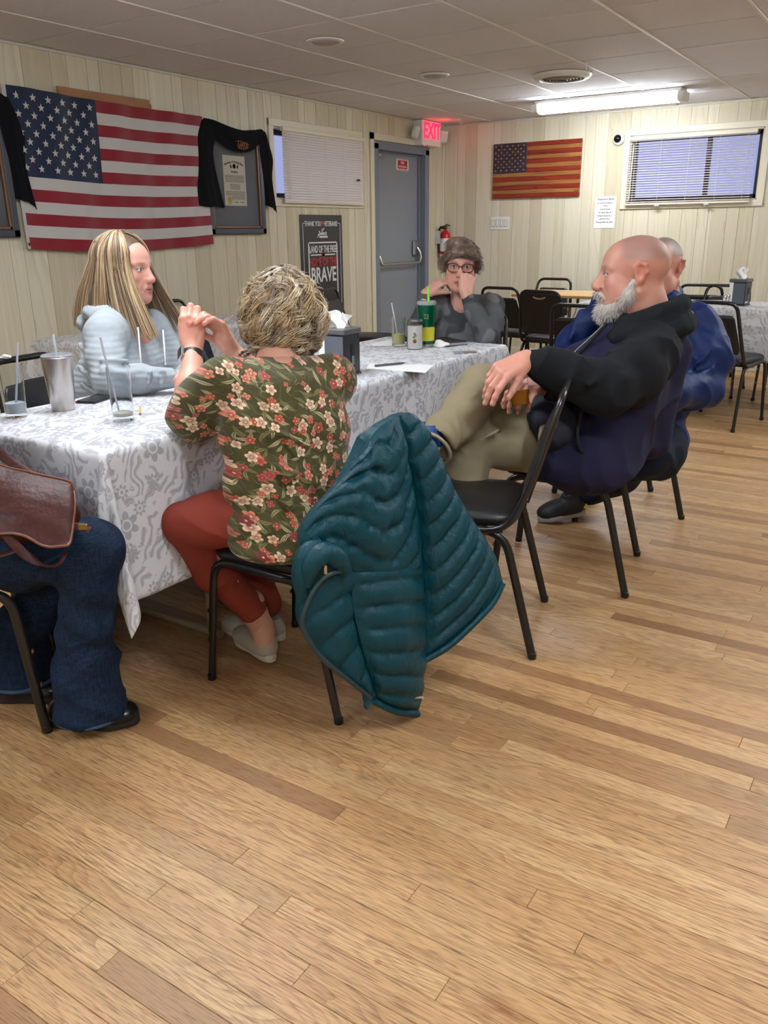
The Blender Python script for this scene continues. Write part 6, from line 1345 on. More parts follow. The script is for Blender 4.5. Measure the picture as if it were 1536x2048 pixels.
# beard
def beard_fn(s):
    s.el((0, .072, -.112), (.046, .040, .034), k=.02)
    for q in (-1, 1): s.ch([(q*.068, .006, -.022), (q*.064, .022, -.062), (q*.044, .058, -.100)], [.010, .018, .022], .02); s.ch([(q*.034, .086, -.072), (q*.024, .101, -.058), (0, .108, -.056)], [.006, .0075, .0065], .006)
    s.el((0, .082, -.100), (.030, .022, .018), k=.01)
sb, Vb, Fb = local_sculpt(hBB, hpB, .003, beard_fn); Vb = Vb@hBB.T+hpB; Nb = vnormals(Vb, Fb); zl = (Vb-hpB)@np.linalg.inv(hBB).T
Cb = np.where((np.abs(zl[:, 0]) < .03)[:, None] & (zl[:, 2] > -.066)[:, None], np.array(srgb(158, 140, 122)), np.array(srgb(190, 180, 172))); bd = mesh_obj('beard', Vb, Fb, M_HAIR, bm_, True, True, {'col': rgba(Cb)})
fur('beard_hairs', Vb, Nb, 2600, .020, v3(-.15, -.1, -.8), M_HAIR, bd, [(226, 222, 218), (206, 198, 190), (178, 168, 160), (232, 230, 228)], .0008, .25, 3)
fur('sideburn_hairs', Vb, Nb, 500, .012, v3(.1, 0, -.9), M_HAIR, bd, [(198, 190, 184), (170, 158, 150)], .0007, .2, 4, mask=zl[:, 1] < .03)
eyb = [hBB@v3(q*(.014+.034*t), .0905-.012*t*t-.004*t, .0225+.006*math.sin(t*2.6)-.004*t)+hpB for q in (-1, 1) for t in np.linspace(0, 1, 6)]
fur('eyebrows', np.array(eyb), np.tile(hBB[:, 1]/1.13, (12, 1)), 120, .009, lambda p: hBB[:, 0]*np.sign((p-hpB)@hBB[:, 0])*.8+v3(0, 0, .1), M_HAIR, bd, [(150, 124, 106), (176, 156, 140)], .0008, .2, 5)
# the drink in his hand
dg = bpy.data.objects.new('whisky_glass', None); COL.objects.link(dg); ax_ = A3(PD(1036, 762, 2.66))-A3(PD(1043, 818, 2.67)); ax_ /= np.linalg.norm(ax_); Bg = basis(ax_, (.3, .9, .2)); bs = A3(PD(1042, 817, 2.665)); MG = Matrix(((Bg[0, 0], Bg[0, 2], ax_[0], bs[0]), (Bg[1, 0], Bg[1, 2], ax_[1], bs[1]), (Bg[2, 0], Bg[2, 2], ax_[2], bs[2]), (0, 0, 0, 1))); dg.matrix_basis = MG; tag(dg, 'short glass of amber drink held by the bald bearded man', 'glass')
G().lathe([(0, 0), (.030, 0), (.032, .004), (.035, .095), (.0328, .095), (.0295, .012), (0, .010)], 28).obj('tumbler', M_CLEAR, dg, True); G().lathe([(0, .0105), (.0290, .0125), (.0316, .058), (0, .058)], 28).obj('amber_drink', plain('amber_drink', srgb(190, 122, 30), .15, trans=.55, ior=1.2), dg, True)
# ================================================================ MAN IN ROYAL BLUE JACKET
bl_ = person('man with short grey hair in a royal blue jacket, mostly behind the bald man', (-1.15, 3.72, 0))
fU = v3(-.62, -.78, 0); wU = v3(-.78, .62, 0); RU = np.stack([wU, fU, v3(0, 0, 1)], 1)
eyeU = A3(PD(1319, 536, 3.52)); hdU, hBU, hpU = head(eyeU, (-.10, -1, 0), (0, 0, 1), 1.12, .0032, (196, 142, 126), jaw=1.1, nose=1.1, neck=A3(PD(1325, 640, 3.60)), neckr=(.062, .072), brow=(120, 110, 104), stub=(.85, (122, 114, 108)), flush=.10, age=1)
lsU, rsU = A3(PD(1395, 655, 3.45)), A3(PD(1220, 640, 3.70)); elU, wrU = A3(PD(1408, 775, 3.40)), A3(PD(1300, 800, 3.15)); erU, hrU = A3(PD(1150, 690, 3.55)), A3(PD(1215, 600, 3.40))
sk = Sculpt(.0042); d_ = A3(PD(1255, 810, 3.05))-wrU; hand(sk, wrU, d_, v3(.2, -.5, .8), RELAX, .1, (.5, .4, .2), 1.1, left=True); d_ = A3(PD(1235, 560, 3.40))-hrU; hand(sk, hrU, d_, v3(-.6, -.6, .3), FIST, .05, (.5, .5, .3), 1.1); Vs, Fs = sk.build(); body_mesh([hdU, (Vs, Fs, np.tile(np.array(srgb(200, 150, 132)), (len(Vs), 1))), inner([([A3(PD(1325, 640, 3.60)), A3(PD(1290, 860, 3.60))], [.09, .12]), ([lsU, elU, wrU], [.06, .05, .034]), ([rsU, erU, hrU], [.06, .05, .034]), ([lsU, rsU], [.06, .06])])], bl_)
s = Sculpt(.0075); hU = A3(PD(1290, 870, 3.60)); s.el(hU, (.20, .17, .13), RU, .06); s.el(A3(PD(1295, 785, 3.60)), (.215, .18, .16), RU, .06); s.el(A3(PD(1302, 705, 3.60)), (.21, .15, .15), RU, .06); s.rc(lsU-wU*-.03, rsU, .088, .088, .05)
s.ch([lsU, lsU*.5+elU*.5+v3(.02, .01, 0), elU], [.092, .096, .080], .04); s.ch([elU, elU*.4+wrU*.6, wrU], [.078, .070, .05], .03); s.ch([rsU, rsU*.5+erU*.5, erU], [.095, .092, .08], .04); s.ch([erU, hrU], [.078, .050], .03)
s.ch([A3(PD(1335, 612, 3.56))+fU*.0, A3(PD(1352, 585, 3.60))], [.05, .035], .03); s.ch([A3(PD(1300, 640, 3.45)), A3(PD(1345, 600, 3.50)), A3(PD(1372, 615, 3.60))], [.03, .034, .03], .02)
for a, b in (((1425, 700, 3.33), (1370, 745, 3.32)), ((1428, 735, 3.31), (1360, 770, 3.28)), ((1400, 800, 3.28), (1340, 775, 3.24)), ((1420, 760, 3.30), (1352, 798, 3.22)), ((1365, 660, 3.38), (1390, 715, 3.35)), ((1160, 620, 3.46), (1140, 680, 3.46))): s.rc(A3(PD(*a)), A3(PD(*b)), .011, .007, .026)
M_ROYAL = m_col('royal_nylon', .55, 700, .3, 15, .012, 0, .3); cloth_mesh('blue_jacket', s, M_ROYAL, bl_, [(10, 36, 88)], wrinkle=wrinkles(.0068, 22, 71, (.6, .3, .8), .004, 60))
G().tube(cr([A3(PD(*p)) for p in [(1355, 603, 3.44), (1372, 612, 3.40), (1388, 630, 3.365), (1387, 640, 3.36)]], 12), .0035, 7).obj('white_piping', plain('piping_white', srgb(214, 216, 220), .6), bl_, True, True)
s = Sculpt(.0075); kU, aU = A3(PD(1290, 905, 3.28)), v3(-1.165, 3.50, .13); s.ch([hU+v3(.06, -.05, -.02), hU*.4+kU*.6+v3(.05, 0, -.01), kU+v3(.01, 0, -.005)], [.125, .115, .095], .04); s.ch([kU, kU*.5+aU*.5+v3(.02, 0, 0), aU], [.092, .078, .060], .03); k2 = A3(PD(1175, 900, 3.45)); k2 = v3(-1.38, 3.72, .50); s.ch([hU+wU*.12+v3(0, 0, -.02), k2], [.12, .085], .04); s.ch([k2, v3(-1.33, 3.95, .12)], [.08, .06], .03)
cloth_mesh('navy_trousers', s, m_col('navy_denim', .85, 500, .25, 16, .008), bl_, [(20, 30, 48)], wrinkle=wrinkles(.004, 26, 81))
M_SNB = plain('black_sneaker', srgb(26, 27, 33), .55, bump=(260, .3)); es = shoe(bl_, v3(-1.172, 3.475, .040), v3(-1.352, 3.352, .006), .105, .105, M_SNB, plain('grey_white_sole', srgb(160, 160, 166), .5), 'sneaker', lace=plain('dark_lace', srgb(60, 62, 68), .7))
G().prism([(-.012, -.008), (.012, -.008), (0, .014)], .002, Matrix.Translation(Vector((-1.155, 3.425, .088))) @ Matrix.Rotation(.62, 4, 'Z')).obj('yellow_mark', plain('yellow_mark', srgb(206, 196, 70), .5), es, False, True)
shoe(bl_, v3(-1.28, 3.99, .003), v3(-1.43, 3.80, .003), .10, .10, M_SNB, M_SOLE2, 'sneaker')
# ================================================================ WOMAN IN GREY AT THE FAR END
gw = person('woman with short brown hair and glasses in a grey camouflage top, fist at her mouth', (-2.12, 4.02, 0))
fG = v3(.34, -.94, 0); wG = v3(-.94, -.34, 0); RG = np.stack([wG, fG, v3(0, 0, 1)], 1)
eyeG = A3(PD(922, 530, 4.22)); hdG, hBG, hpG = head(eyeG, (.44, -.89, -.06), (.06, .0, 1), 1.06, .0028, (204, 152, 136), jaw=.97, nose=.95, neck=A3(PD(925, 612, 4.32)), neckr=(.050, .058), brow=(120, 96, 80), age=1, lips=(170, 96, 92), flush=.1)
lsG, rsG = A3(PD(985, 612, 4.30)), A3(PD(873, 608, 4.36)); elG, wrG = A3(PD(972, 674, 4.10)), A3(PD(932, 588, 4.10)); erG, wrG2 = A3(PD(838, 650, 4.25)), A3(PD(852, 588, 4.22))
sk = Sculpt(.0032); d_ = A3(PD(936, 556, 4.10))-wrG; sk.rc(wrG*.8+elG*.2, wrG, .034, .027, .02); hand(sk, wrG, d_, v3(.45, -.55, .5), [(1.1, 1.4, .9), (1.25, 1.5, .9), (1.3, 1.5, .9), (1.3, 1.5, .9)], .04, (.25, .3, .5), 1.0, left=True, nail=1)
d_ = A3(PD(882, 562, 4.22))-wrG2; sk.rc(wrG2*.8+erG*.2, wrG2, .034, .027, .02); hand(sk, wrG2, d_, v3(.05, -.45, .9), [(.5, .55, .3), (.6, .6, .3), (.7, .6, .35), (.8, .6, .4)], .12, (.4, .5, .2), 1.0, left=False, nail=1)
ch_ = Sculpt(.005); ch_.rc(A3(PD(923, 605, 4.32)), A3(PD(918, 626, 4.34)), .055, .062, .03); Vc, Fc_ = ch_.build()
Vs, Fs = sk.build(); body_mesh([hdG, (Vs, Fs, sk.colours(Vs, [srgb(206, 156, 140), srgb(224, 190, 180)], .001)), (Vc, Fc_, np.tile(np.array(srgb(200, 148, 130)), (len(Vc), 1))), inner([([A3(PD(925, 612, 4.34)), A3(PD(925, 735, 4.38))], [.06, .10]), ([lsG, elG, wrG], [.045, .042, .03]), ([rsG, erG, wrG2], [.045, .042, .03]), ([lsG, rsG], [.045, .045])])], gw)
s = Sculpt(.0058); s.el(A3(PD(925, 735, 4.38)), (.165, .13, .15), RG, .05); s.el(A3(PD(925, 675, 4.37)), (.165, .125, .12), RG, .05); s.el(A3(PD(927, 630, 4.37)), (.15, .095, .08), RG, .05); s.rc(lsG, rsG, .058, .058, .05)
s.ch([lsG, lsG*.45+elG*.55+v3(.012, 0, 0), elG], [.064, .062, .055], .03); s.ch([elG, elG*.45+wrG*.55, wrG+(elG-wrG)*.12], [.054, .046, .036], .025); s.ch([rsG, erG], [.062, .052], .03); s.ch([erG, wrG2+(erG-wrG2)*.1], [.050, .035], .025)
s.el(A3(PD(916, 592, 4.28)), (.042, .07, .050), RG, .012, sub=True)
for a, b in (((965, 650, 4.05), (982, 668, 4.06)), ((955, 655, 4.05), (972, 682, 4.05)), ((985, 640, 4.13), (962, 655, 4.07))): s.rc(A3(PD(*a)), A3(PD(*b)), .008, .005, .016)
def camo(V, C):
    a = snoise(V, 22, 91, 2); b = snoise(V, 26, 97, 2); m = np.clip((a-.15)*14, 0, 1)[:, None]; C = C*(1-m)+np.array(srgb(62, 63, 66))*m; m = np.clip((b-.35)*14, 0, 1)[:, None]; return C*(1-m)+np.array(srgb(104, 105, 106))*m
cloth_mesh('camouflage_top', s, m_col('grey_jersey', .9, 700, .2, 20, .006), gw, [(84, 85, 87)], wrinkle=wrinkles(.003, 32, 93), post=camo)
s = Sculpt(.008); s.ch([v3(-2.22, 4.05, .52), v3(-2.20, 3.62, .50)], [.09, .07], .03); s.ch([v3(-2.04, 4.05, .52), v3(-2.02, 3.62, .50)], [.09, .07], .03); s.rc((-2.22, 4.06, .54), (-2.04, 4.06, .54), .1, .1, .04); s.ch([v3(-2.20, 3.62, .50), v3(-2.2, 3.66, .06)], [.065, .045], .03); s.ch([v3(-2.02, 3.62, .50), v3(-2.02, 3.66, .06)], [.065, .045], .03); cloth_mesh('dark_trousers', s, M_NAVYJ, gw, [(30, 32, 38)])
for x in (-2.20, -2.02): shoe(gw, (x, 3.72, .003), (x+.01, 3.47, .003), .075, .088, M_BLACK, M_SOLE2, 'flat_shoe', vox=.006)
def gh_fn(s):
    s.el((0, -.018, .036), (.084, .102, .086), k=.03); s.ch([(-.074, .044, .036), (-.052, .080, .058), (-.010, .094, .064), (.030, .088, .060), (.060, .066, .044), (.076, .036, .030)], [.016, .017, .017, .018, .018, .016], .02)
    for q in (-1, 1): s.ch([(q*.076, .030, .030), (q*.081, .014, -.004), (q*.078, .004, -.030)], [.014, .013, .007], .02)
    s.el((0, -.070, -.030), (.066, .045, .055), k=.03); s.el((.02, .03, .105), (.055, .05, .026), k=.03); s.el((-.015, .098, -.030), (.046, .04, .058), k=.01, sub=True)
sg_, Vh, Fh = local_sculpt(hBG, hpG, .0034, gh_fn); Vh = Vh@hBG.T+hpG; Nh = vnormals(Vh, Fh); hl = (Vh-hpG)@np.linalg.inv(hBG).T; Ch = np.where((snoise(hl*v3(1, .3, .3), 120, 5) > .1)[:, None], np.array(srgb(120, 100, 84)), np.array(srgb(100, 82, 70))); hg = mesh_obj('hair', Vh+Nh*(.003*snoise(Vh, 90, 6))[:, None], Fh, M_HAIR, gw, True, True, {'col': rgba(Ch)})
def cmbG(p): l = np.linalg.inv(hBG)@(p-hpG); o = (v3(-1.0, .35, -.35) if l[0] < .02 else v3(.8, .35, -.5)) if l[1] > -.02 else v3(.1*np.sign(l[0]), -.3, -1); return hBG@o
fur('hair_strands', Vh, Nh, 3000, .024, cmbG, M_HAIR, hg, [(128, 106, 88), (104, 86, 72), (156, 136, 116), (108, 90, 78), (84, 68, 58)], .0009, .03, 7, 7, nk_=-.06)
gl_ = bpy.data.objects.new('eyeglasses', None); COL.objects.link(gl_); gl_.parent = gw; gl_.matrix_basis = wmat(gw).inverted() @ Matrix(np.vstack([np.hstack([hBG, hpG[:, None]]), [[0, 0, 0, 1]]]).tolist()); M_TORT = plain('dark_tortoise', srgb(52, 26, 28), .25)
for q in (-1, 1):
    P = [(q*.0335+.0265*math.copysign(abs(math.cos(t))**.75, math.cos(t)), .104-.010*abs((q*.0335+.0265*math.cos(t))/.06)**2, -.004+.0195*math.copysign(abs(math.sin(t))**.8, math.sin(t))) for t in np.linspace(0, 2*math.pi, 28, endpoint=False)]; G().tube(P, .0024, 6, closed=True).obj('rim', M_TORT, gl_, True)
    G().tube([(q*.059, .096, .006), (q*.076, .07, .006), (q*.080, .0, .004), (q*.078, -.03, -.01)], .0022, 6).obj('temple', M_TORT, gl_, True)
    g = G(); g.add([(q*.0335, .1035, -.004)]+P, [(0, i+1, (i+1) % 28+1) for i in range(28)]); g.obj('lens', M_PICGLASS, gl_)
G().tube([(-.008, .105, .001), (0, .107, .004), (.008, .105, .001)], .0022, 6).obj('bridge', M_TORT, gl_, True)
# ================================================================ BLONDE WOMAN
bw = person('blonde woman in a light grey zip hoodie seated across the table, looking right', (-2.60, 2.02, 0))
fW = v3(.97, .22, 0); wW = v3(.22, -.97, 0); RW = np.stack([wW, fW, v3(0, 0, 1)], 1)
eyeW = A3(PD(250, 537, 3.04)); hdW, hBW, hpW = head(eyeW, (.965, .25, -.03), (0, 0, 1), 1.0, .0026, (204, 150, 134), jaw=1.0, nose=1.0, cheek=1.05, neck=A3(PD(236, 625, 3.10)), neckr=(.050, .056), brow=(140, 108, 88), age=1.3, eyes=(60, 64, 72), lips=(172, 100, 96))
nW, fWs = A3(PD(209, 672, 2.94)), None; fWs = nW-wW*.33; elW, wrW = A3(PD(222, 762, 2.86)), A3(PD(340, 757, 2.86)); elW2, wrW2 = fWs+v3(.10, .04, -.22), A3(PD(370, 748, 3.05))
sk = Sculpt(.0032); d_ = A3(PD(400, 746, 2.88))-wrW; hand(sk, wrW, d_, v3(0, -.3, 1), RELAX, .1, (.5, .4, .2), .98, left=False); d_ = v3(.9, .1, -.1); hand(sk, wrW2, d_, v3(0, .2, 1), RELAX, .1, (.5, .4, .2), .98, left=True)
cs = Sculpt(.005); cs.rc(A3(PD(238, 625, 3.10)), A3(PD(262, 670, 3.07)), .06, .075, .03); Vc, Fc_ = cs.build(); Vs, Fs = sk.build(); body_mesh([hdW, (Vs, Fs, np.tile(np.array(srgb(206, 158, 142)), (len(Vs), 1))), (Vc, Fc_, np.tile(np.array(srgb(196, 140, 122)), (len(Vc), 1))), inner([([A3(PD(236, 625, 3.10)), v3(-2.62, 2.02, .56)], [.08, .11]), ([nW, elW, wrW], [.05, .045, .03]), ([fWs, elW2, wrW2], [.05, .045, .03]), ([nW, fWs], [.05, .05])])], bw)
s = Sculpt(.0058); cW = nW*.5+fWs*.5; hW = v3(-2.62, 2.02, .56)
s.el(hW, (.19, .16, .12), RW, .05); s.el(hW*.6+cW*.4+v3(.0, 0, .0), (.185, .145, .14), RW, .05); s.el(hW*.3+cW*.7+v3(.01, 0, -.02), (.175, .13, .13), RW, .05); s.rc(nW+wW*-.02, fWs+wW*.02, .066, .066, .05)
s.ch([nW, nW*.5+elW*.5+v3(-.01, 0, .0), elW], [.062, .063, .060], .03); s.ch([elW, elW*.5+wrW*.5, wrW], [.060, .050, .036], .025); s.ch([fWs, elW2], [.068, .06], .03); s.ch([elW2, wrW2], [.056, .036], .025)
s.rc(nW, A3(PD(222, 632, 3.06)), .060, .060, .05); nbW = A3(PD(226, 634, 3.10)); s.ch([nbW+fW*math.cos(a)*.075+wW*math.sin(a)*.085+v3(0, 0, .012-.02*math.cos(a)) for a in np.linspace(.6, 2*math.pi-.6, 14)], [.024]*14, .02); s.el(nbW-fW*.09+v3(0, 0, -.02), (.09, .04, .05), RW, .03)
s.el(A3(PD(280, 645, 3.02)), (.030, .075, .062), RW, .010, sub=True)
for a, b in (((160, 735, 2.93), (215, 790, 2.86)), ((165, 770, 2.93), (235, 812, 2.87)), ((160, 690, 2.96), (195, 745, 2.90)), ((205, 740, 2.80), (262, 748, 2.80)), ((205, 720, 2.81), (255, 722, 2.82)), ((300, 745, 2.80), (296, 775, 2.80)), ((325, 742, 2.81), (322, 772, 2.81))): s.rc(A3(PD(*a)), A3(PD(*b)), .010, .006, .02)
def rib(V, N): return .0030*snoise(V, 30, 103)+.0014*np.sin(V[:, 2]*330)*np.exp(-((V[:, 2]-.80)/.12)**2)
cloth_mesh('grey_hoodie', s, m_col('heather_knit', .95, 420, .3, 22, .006, 0), bw, [(160, 168, 174)], wrinkle=rib, post=lambda V, C: C*(1+.10*np.clip(snoise(V, 160, 9), -1, 1))[:, None])
for pts in ([(276, 655, 2.93), (279, 690, 2.91), (282, 725, 2.91), (284, 742, 2.93)], [(326, 660, 2.98), (329, 700, 2.96), (331, 730, 2.97)]): G().tube(cr([A3(PD(*p)) for p in pts], 10), .003, 6).obj('drawstring', plain('cord_white', srgb(224, 224, 222), .7), bw, True, True)
s = Sculpt(.008); s.ch([hW+wW*.09, v3(-2.24, 1.98, .52)], [.10, .07], .03); s.ch([hW-wW*.09, v3(-2.22, 2.22, .52)], [.10, .07], .03); s.ch([v3(-2.24, 1.98, .52), v3(-2.30, 1.60, .10)], [.065, .045], .03); s.ch([v3(-2.22, 2.22, .52), v3(-2.3, 2.20, .06)], [.065, .045], .03); cloth_mesh('black_trousers', s, M_NAVYJ, bw, [(22, 22, 26)])
M_LEA = plain('black_leather', srgb(16, 16, 18), .25, bump=(60, .15)); M_GSOLE = plain('grey_rubber', srgb(112, 112, 116), .6); shoe(bw, v3(-2.36, 1.50, .003), v3(-2.18, 1.36, .003), .10, .098, M_LEA, M_GSOLE, 'lace_up_shoe', lace=plain('black_lace', srgb(20, 20, 22), .6)); shoe(bw, v3(-2.36, 2.20, .003), v3(-2.12, 2.22, .003), .095, .095, M_LEA, M_GSOLE, 'lace_up_shoe', vox=.005)
def bh_fn(s):
    s.el((0, -.018, .038), (.083, .102, .086), k=.03); s.el((0, -.060, -.050), (.074, .058, .085), k=.04)
    for q in (-1, 1): s.ch([(q*.062, .048, .055), (q*.080, .022, .0), (q*.080, .012, -.055)], [.014, .014, .013], .02)
    s.el((0, .090, -.022), (.047, .055, .062), k=.012, sub=True)
sW, Vh, Fh = local_sculpt(hBW, hpW, .0045, bh_fn); Vh = Vh@hBW.T+hpW; hw = mesh_obj('hair', Vh, Fh, M_HAIR, bw, True, True, {'col': rgba(np.tile(np.array(srgb(92, 74, 58)), (len(Vh), 1)))})
rng = np.random.default_rng(21); cur, cols, rad = [], [], []; palW = [(176, 146, 108), (196, 170, 132), (152, 122, 90), (126, 104, 84), (166, 136, 102), (210, 188, 154), (110, 92, 78)]
for i in range(1500):
    ph = rng.uniform(.72, math.pi)*rng.choice([-1, 1]); th0 = rng.uniform(.06, .55); n = 26; out = []
    end = rng.uniform(.235, .262)+.015*math.cos(ph); fr = max(0, math.cos(ph)+.35); bk_ = max(0, -math.cos(ph)); kk = 1+rng.uniform(0, .10)
    for t in np.linspace(0, 1, n):
        if t < .36: th = th0+(1.62-th0)*(t/.36); p = v3(.086*kk*math.sin(th)*math.sin(ph), -.016+.106*kk*math.sin(th)*math.cos(ph), .036+.090*kk*math.cos(th))
        else:
            q = (t-.36)/.64; r = 1+.10*q; p = v3(.086*kk*math.sin(ph)*r, -.016+.106*kk*math.cos(ph)*(1-.05*q)+(.125*fr*q**1.3-.10*bk_*math.sin(q*1.57)), .030-end*q); p[0] += .030*q*math.copysign(1, math.sin(ph))*(.4+fr)
        out.append(p)
    P = np.array(out); P[:, :2] += (rng.normal(size=2)*.003)*np.linspace(0, 1, n)[:, None]+.0015*np.sin(np.linspace(0, 1, n)*7+rng.uniform(0, 6))[:, None]
    cur.append(P@hBW.T+hpW); c = np.array(srgb(*palW[int(abs(math.sin(ph*7+i % 3*.3)*6.9)) % 7 if rng.random() < .6 else rng.integers(0, 7)])); cols.append(c*rng.uniform(.88, 1.1)); rad.append(rng.uniform(.0012, .0026))
strands('hair_strands', cur, rad, M_HAIR, hw, cols, 4)
# ================================================================ PERSON IN JEANS at the left edge, with a leather bag
jp = person('person in flared blue jeans and black shoes at the left edge, only legs visible', (-2.0, 1.06, 0))
kJ = A3(PD(178, 1105, 2.08)); hJ = v3(-2.07, 1.02, .535); aJ = v3(-1.735, 1.192, .10); kJ2 = hJ+v3(.20, .36, .0); aJ2 = v3(-2.02, 1.19, .13)
s = Sculpt(.0055); s.ch([hJ, hJ*.45+kJ*.55+v3(0, 0, -.012), kJ], [.115, .098, .078], .03); s.ch([kJ+v3(.0, .0, -.01), kJ*.45+aJ*.55+v3(-.008, 0, .02), aJ+v3(0, 0, .07), aJ+v3(.0, .0, -.06)], [.076, .069, .082, .098], .035)
s.ch([hJ+v3(-.11, .13, 0), hJ*.5+kJ2*.5+v3(-.08, .08, 0), kJ2+v3(-.03, .02, 0)], [.11, .095, .076], .03); s.ch([kJ2+v3(-.03, .02, -.01), kJ2*.5+aJ2*.5, aJ2+v3(0, 0, .08), aJ2+v3(0, 0, -.07)], [.072, .064, .076, .092], .03); s.rc(hJ, hJ+v3(-.11, .13, 0), .12, .12, .04)
s.el(aJ+v3(0, 0, -.10), (.25, .25, .045), k=.006, sub=True); s.el(aJ2+v3(0, 0, -.12), (.25, .25, .05), k=.006, sub=True)
for a, b, r in (((120, 1110, 1.98), (60, 1140, 1.97), .008),): s.rc(A3(PD(*a)), A3(PD(*b)), r, r*.6, .022)
n = NT('blue_denim'); P_ = n.coord(); th_ = n.math('ADD', n.math('MULTIPLY', n.noise(n.map(P_, (1, 1, .12)), 260, 2), .6), n.math('MULTIPLY', n.noise(n.map(P_, (.12, .12, 1)), 330, 2), .5)); fd_ = n.noise(P_, 7, 3)
n.set(color=n.mix(n.math('MULTIPLY', n.step(th_, .42, .75), .6), n.mix(n.step(fd_, .4, .7), srgb(10, 22, 40), srgb(16, 33, 56)), srgb(42, 62, 90)), rough=.85, sheen=0, spec=.2); n.bump(n.math('ADD', n.math('MULTIPLY', th_, .25), n.noise(P_, 15, 3)), .35, .010); M_DENIM = n.m
cloth_mesh('flared_jeans', s, M_DENIM, jp, [(30, 52, 86)], wrinkle=wrinkles(.0045, 24, 111, (.5, .2, .9), .003, 60))
M_STITCH = plain('seam_thread', srgb(104, 126, 158), .8)
def seam(pts, r=.0022): G().tube(cr([A3(PD(*p)) for p in pts], 40), r, 5).obj('seam', M_STITCH, jp, True, True)
for c, r in ((aJ, .093), (aJ2, .087)): G().tube([c+v3(math.cos(t)*r, math.sin(t)*r, -.054 if c is aJ else -.068) for t in np.linspace(0, 2*math.pi, 32, endpoint=False)], .0062, 8, closed=True).obj('hem', plain('denim_hem', srgb(52, 74, 104), .85), jp, True, True)
shoe(jp, v3(-1.835, 1.128, .003), v3(-1.635, 1.268, .003), .088, .098, M_LEA, plain('black_rubber', srgb(34, 34, 36), .5), 'black_shoe'); shoe(jp, v3(-2.08, 1.12, .003), v3(-1.91, 1.26, .003), .085, .096, M_LEA, plain('black_rubber2', srgb(34, 34, 36), .5), 'black_shoe')
# leather bag on the lap
n = NT('brown_leather'); P_ = n.coord(); cr_ = n.noise(n.map(P_, (1, 1, 1)), 26, 4, .6, 1.2); n.set(color=n.mix(n.step(cr_, .35, .7), srgb(74, 34, 28), srgb(52, 24, 20)), rough=.5, spec=.28); n.bump(n.math('ADD', n.math('MULTIPLY', n.vor(P_, 110)[0], .4), cr_), .35, .004); M_BAG = n.m
M_BAGE = plain('tan_edge', srgb(112, 62, 38), .5); bag = thing('leather_bag', 'brown leather flap bag with straps resting on the lap in jeans', 'bag', (-1.98, 1.02, .60))
A = coons([A3(PD(-90, 900, 1.98)), A3(PD(0, 930, 1.98)), A3(PD(70, 947, 1.97)), A3(PD(138, 962, 1.965)), A3(PD(149, 982, 1.96))], [A3(PD(-90, 1075, 1.86)), A3(PD(0, 1068, 1.855)), A3(PD(45, 1070, 1.85)), A3(PD(90, 1092, 1.85)), A3(PD(136, 1092, 1.86))], [A3(PD(-90, 900, 1.98)), A3(PD(-95, 990, 1.91)), A3(PD(-90, 1075, 1.86))], [A3(PD(149, 982, 1.96)), A3(PD(148, 1030, 1.915)), A3(PD(142, 1078, 1.875)), A3(PD(136, 1092, 1.86))], 50, 36)
N_ = gnormals(A); N_ = N_*np.sign((N_*(np.array(CAM)-A)).sum(2).mean()); uu = np.linspace(0, 1, 50)[:, None]; vv = np.linspace(0, 1, 36)[None]; A = A+N_*(.018*np.sin(math.pi*vv)*np.sin(math.pi*np.clip(uu, .0, 1))**.5+.0018*snoise(A.reshape(-1, 3), 60, 5, 3).reshape(50, 36))[..., None]
o = sheet(A, .006 if (gnormals(A)*(np.array(CAM)-A)).sum(2).mean() > 0 else -.006).obj('flap', M_BAG, bag, True, True)
G().tube(np.concatenate([A[:, 0], A[-1], A[::-1, -1]]), .0032, 6).obj('edge_binding', M_BAGE, bag, True, True)
cM = A.mean((0, 1)); bb = Sculpt(.006); bb.el(A3(PD(30, 1030, 2.01)), (.16, .045, .075), np.stack([v3(.84, .55, 0), v3(-.55, .84, 0), v3(0, 0, 1)], 1), .03); Vb, Fb = bb.build(); mesh_obj('bag_body', Vb, Fb, M_BAG, bag, True, True)
def strap(nm, pts, w, mm=M_BAG): P = cr([A3(PD(*p)) for p in pts], 30); G().tube(P, .0028, 8, ry=w, up=(-.3, -.5, .8)).obj(nm, mm, bag, True, True)
strap('strap', [(-30, 880, 2.02), (10, 915, 2.03), (45, 940, 2.03), (66, 952, 2.02)], .012); strap('strap', [(10, 1068, 1.86), (40, 1100, 1.86), (70, 1122, 1.87), (95, 1132, 1.885), (118, 1128, 1.90), (132, 1105, 1.91)], .011); strap('strap', [(-20, 1112, 1.90), (10, 1108, 1.89), (40, 1098, 1.885)], .009)
strap('buckle_tab', [(146, 1052, 1.91), (164, 1054, 1.905), (180, 1060, 1.91)], .012); kb = A3(PD(166, 1054, 1.892)); G().box((-.011, -.003, -.008), (.011, .003, .008), .002, Matrix.Translation(Vector(kb)) @ Matrix.Rotation(.55, 4, 'Z')).obj('brass_buckle', M_BRASS, bag, False, True)
# black backpack under the table
bp_ = thing('black_backpack', 'black backpack on the floor under the long table', 'backpack', (-1.98, 2.02, 0)); s = Sculpt(.007); s.el((-1.98, 2.03, .15), (.11, .15, .15), k=.03); s.el((-1.92, 1.97, .10), (.07, .10, .10), k=.03); V, F = s.build(); V = V+vnormals(V, F)*(.006*snoise(V, 20, 7))[:, None]; V[:, 2] = np.maximum(V[:, 2], .002); mesh_obj('pack_body', V, F, M_NAVYJ, bp_, True, True)
G().tube([(-1.92, 1.97, .27), (-1.88, 1.94, .30), (-1.86, 1.96, .25)], .008, 7).obj('grab_loop', M_BLACK, bp_, True, True)
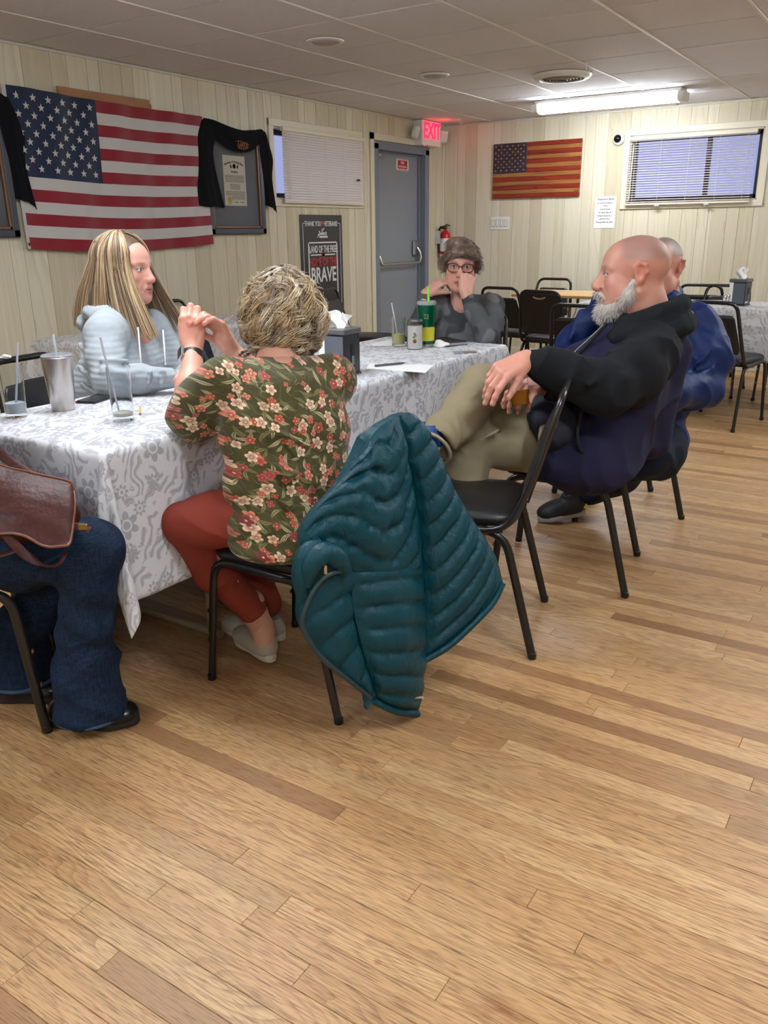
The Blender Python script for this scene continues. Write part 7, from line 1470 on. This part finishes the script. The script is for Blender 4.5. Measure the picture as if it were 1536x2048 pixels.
# upper body of the person in jeans (outside the photograph's frame)
fJ = v3(.65, .76, 0); wJ = v3(.76, -.65, 0); RJ = np.stack([wJ, fJ, v3(0, 0, 1)], 1); bJ = v3(-2.16, 1.02, 0)
hdJ, hBJ, hpJ = head(bJ+v3(.02, .02, 1.17), fJ, (0, 0, 1), 1.0, .004, (204, 156, 138), neck=bJ+v3(-.01, -.01, .98), neckr=(.050, .058), brow=(110, 88, 72))
rJ, lJ = bJ+wJ*.17+v3(0, 0, .93), bJ-wJ*.17+v3(0, 0, .93); eRJ, eLJ = rJ+v3(-.02, -.04, -.26), lJ+v3(-.03, .0, -.26); wRJ, wLJ = A3(PD(-125, 985, 1.97)), A3(PD(-150, 1010, 2.10))
s = Sculpt(.004); hand(s, wRJ, fJ+v3(.2, 0, -.2), v3(0, 0, 1), RELAX, .1, (.5, .4, .2), 1.0); hand(s, wLJ, fJ+v3(.3, -.3, -.1), v3(0, 0, 1), RELAX, .1, (.5, .4, .2), 1.0, left=True); Vs, Fs = s.build()
body_mesh([hdJ, (Vs, Fs, np.tile(np.array(srgb(206, 160, 142)), (len(Vs), 1))), inner([([bJ+v3(0, 0, .98), bJ+v3(.04, .02, .56)], [.07, .10]), ([rJ, eRJ, wRJ], [.05, .042, .03]), ([lJ, eLJ, wLJ], [.05, .042, .03]), ([rJ, lJ], [.05, .05])])], jp)
s = Sculpt(.008); s.el(bJ+v3(.02, .0, .58), (.18, .15, .13), RJ, .05); s.el(bJ+v3(0, 0, .74), (.175, .135, .15), RJ, .05); s.el(bJ+v3(-.01, -.01, .88), (.17, .11, .09), RJ, .05); s.rc(rJ, lJ, .06, .06, .05); s.ch([rJ, eRJ, wRJ], [.065, .058, .038], .03); s.ch([lJ, eLJ, wLJ], [.065, .058, .038], .03)
cloth_mesh('grey_sweater', s, m_col('sweater_knit', .9, 400, .3, 20, .006), jp, [(92, 92, 98)], wrinkle=wrinkles(.004, 24, 131))
sJ, VJ, FJ = local_sculpt(hBJ, hpJ, .005, gh_fn); VJ = VJ@hBJ.T+hpJ; mesh_obj('hair', VJ, FJ, M_HAIR, jp, True, True, {'col': rgba(np.tile(np.array(srgb(90, 70, 54)), (len(VJ), 1)))})
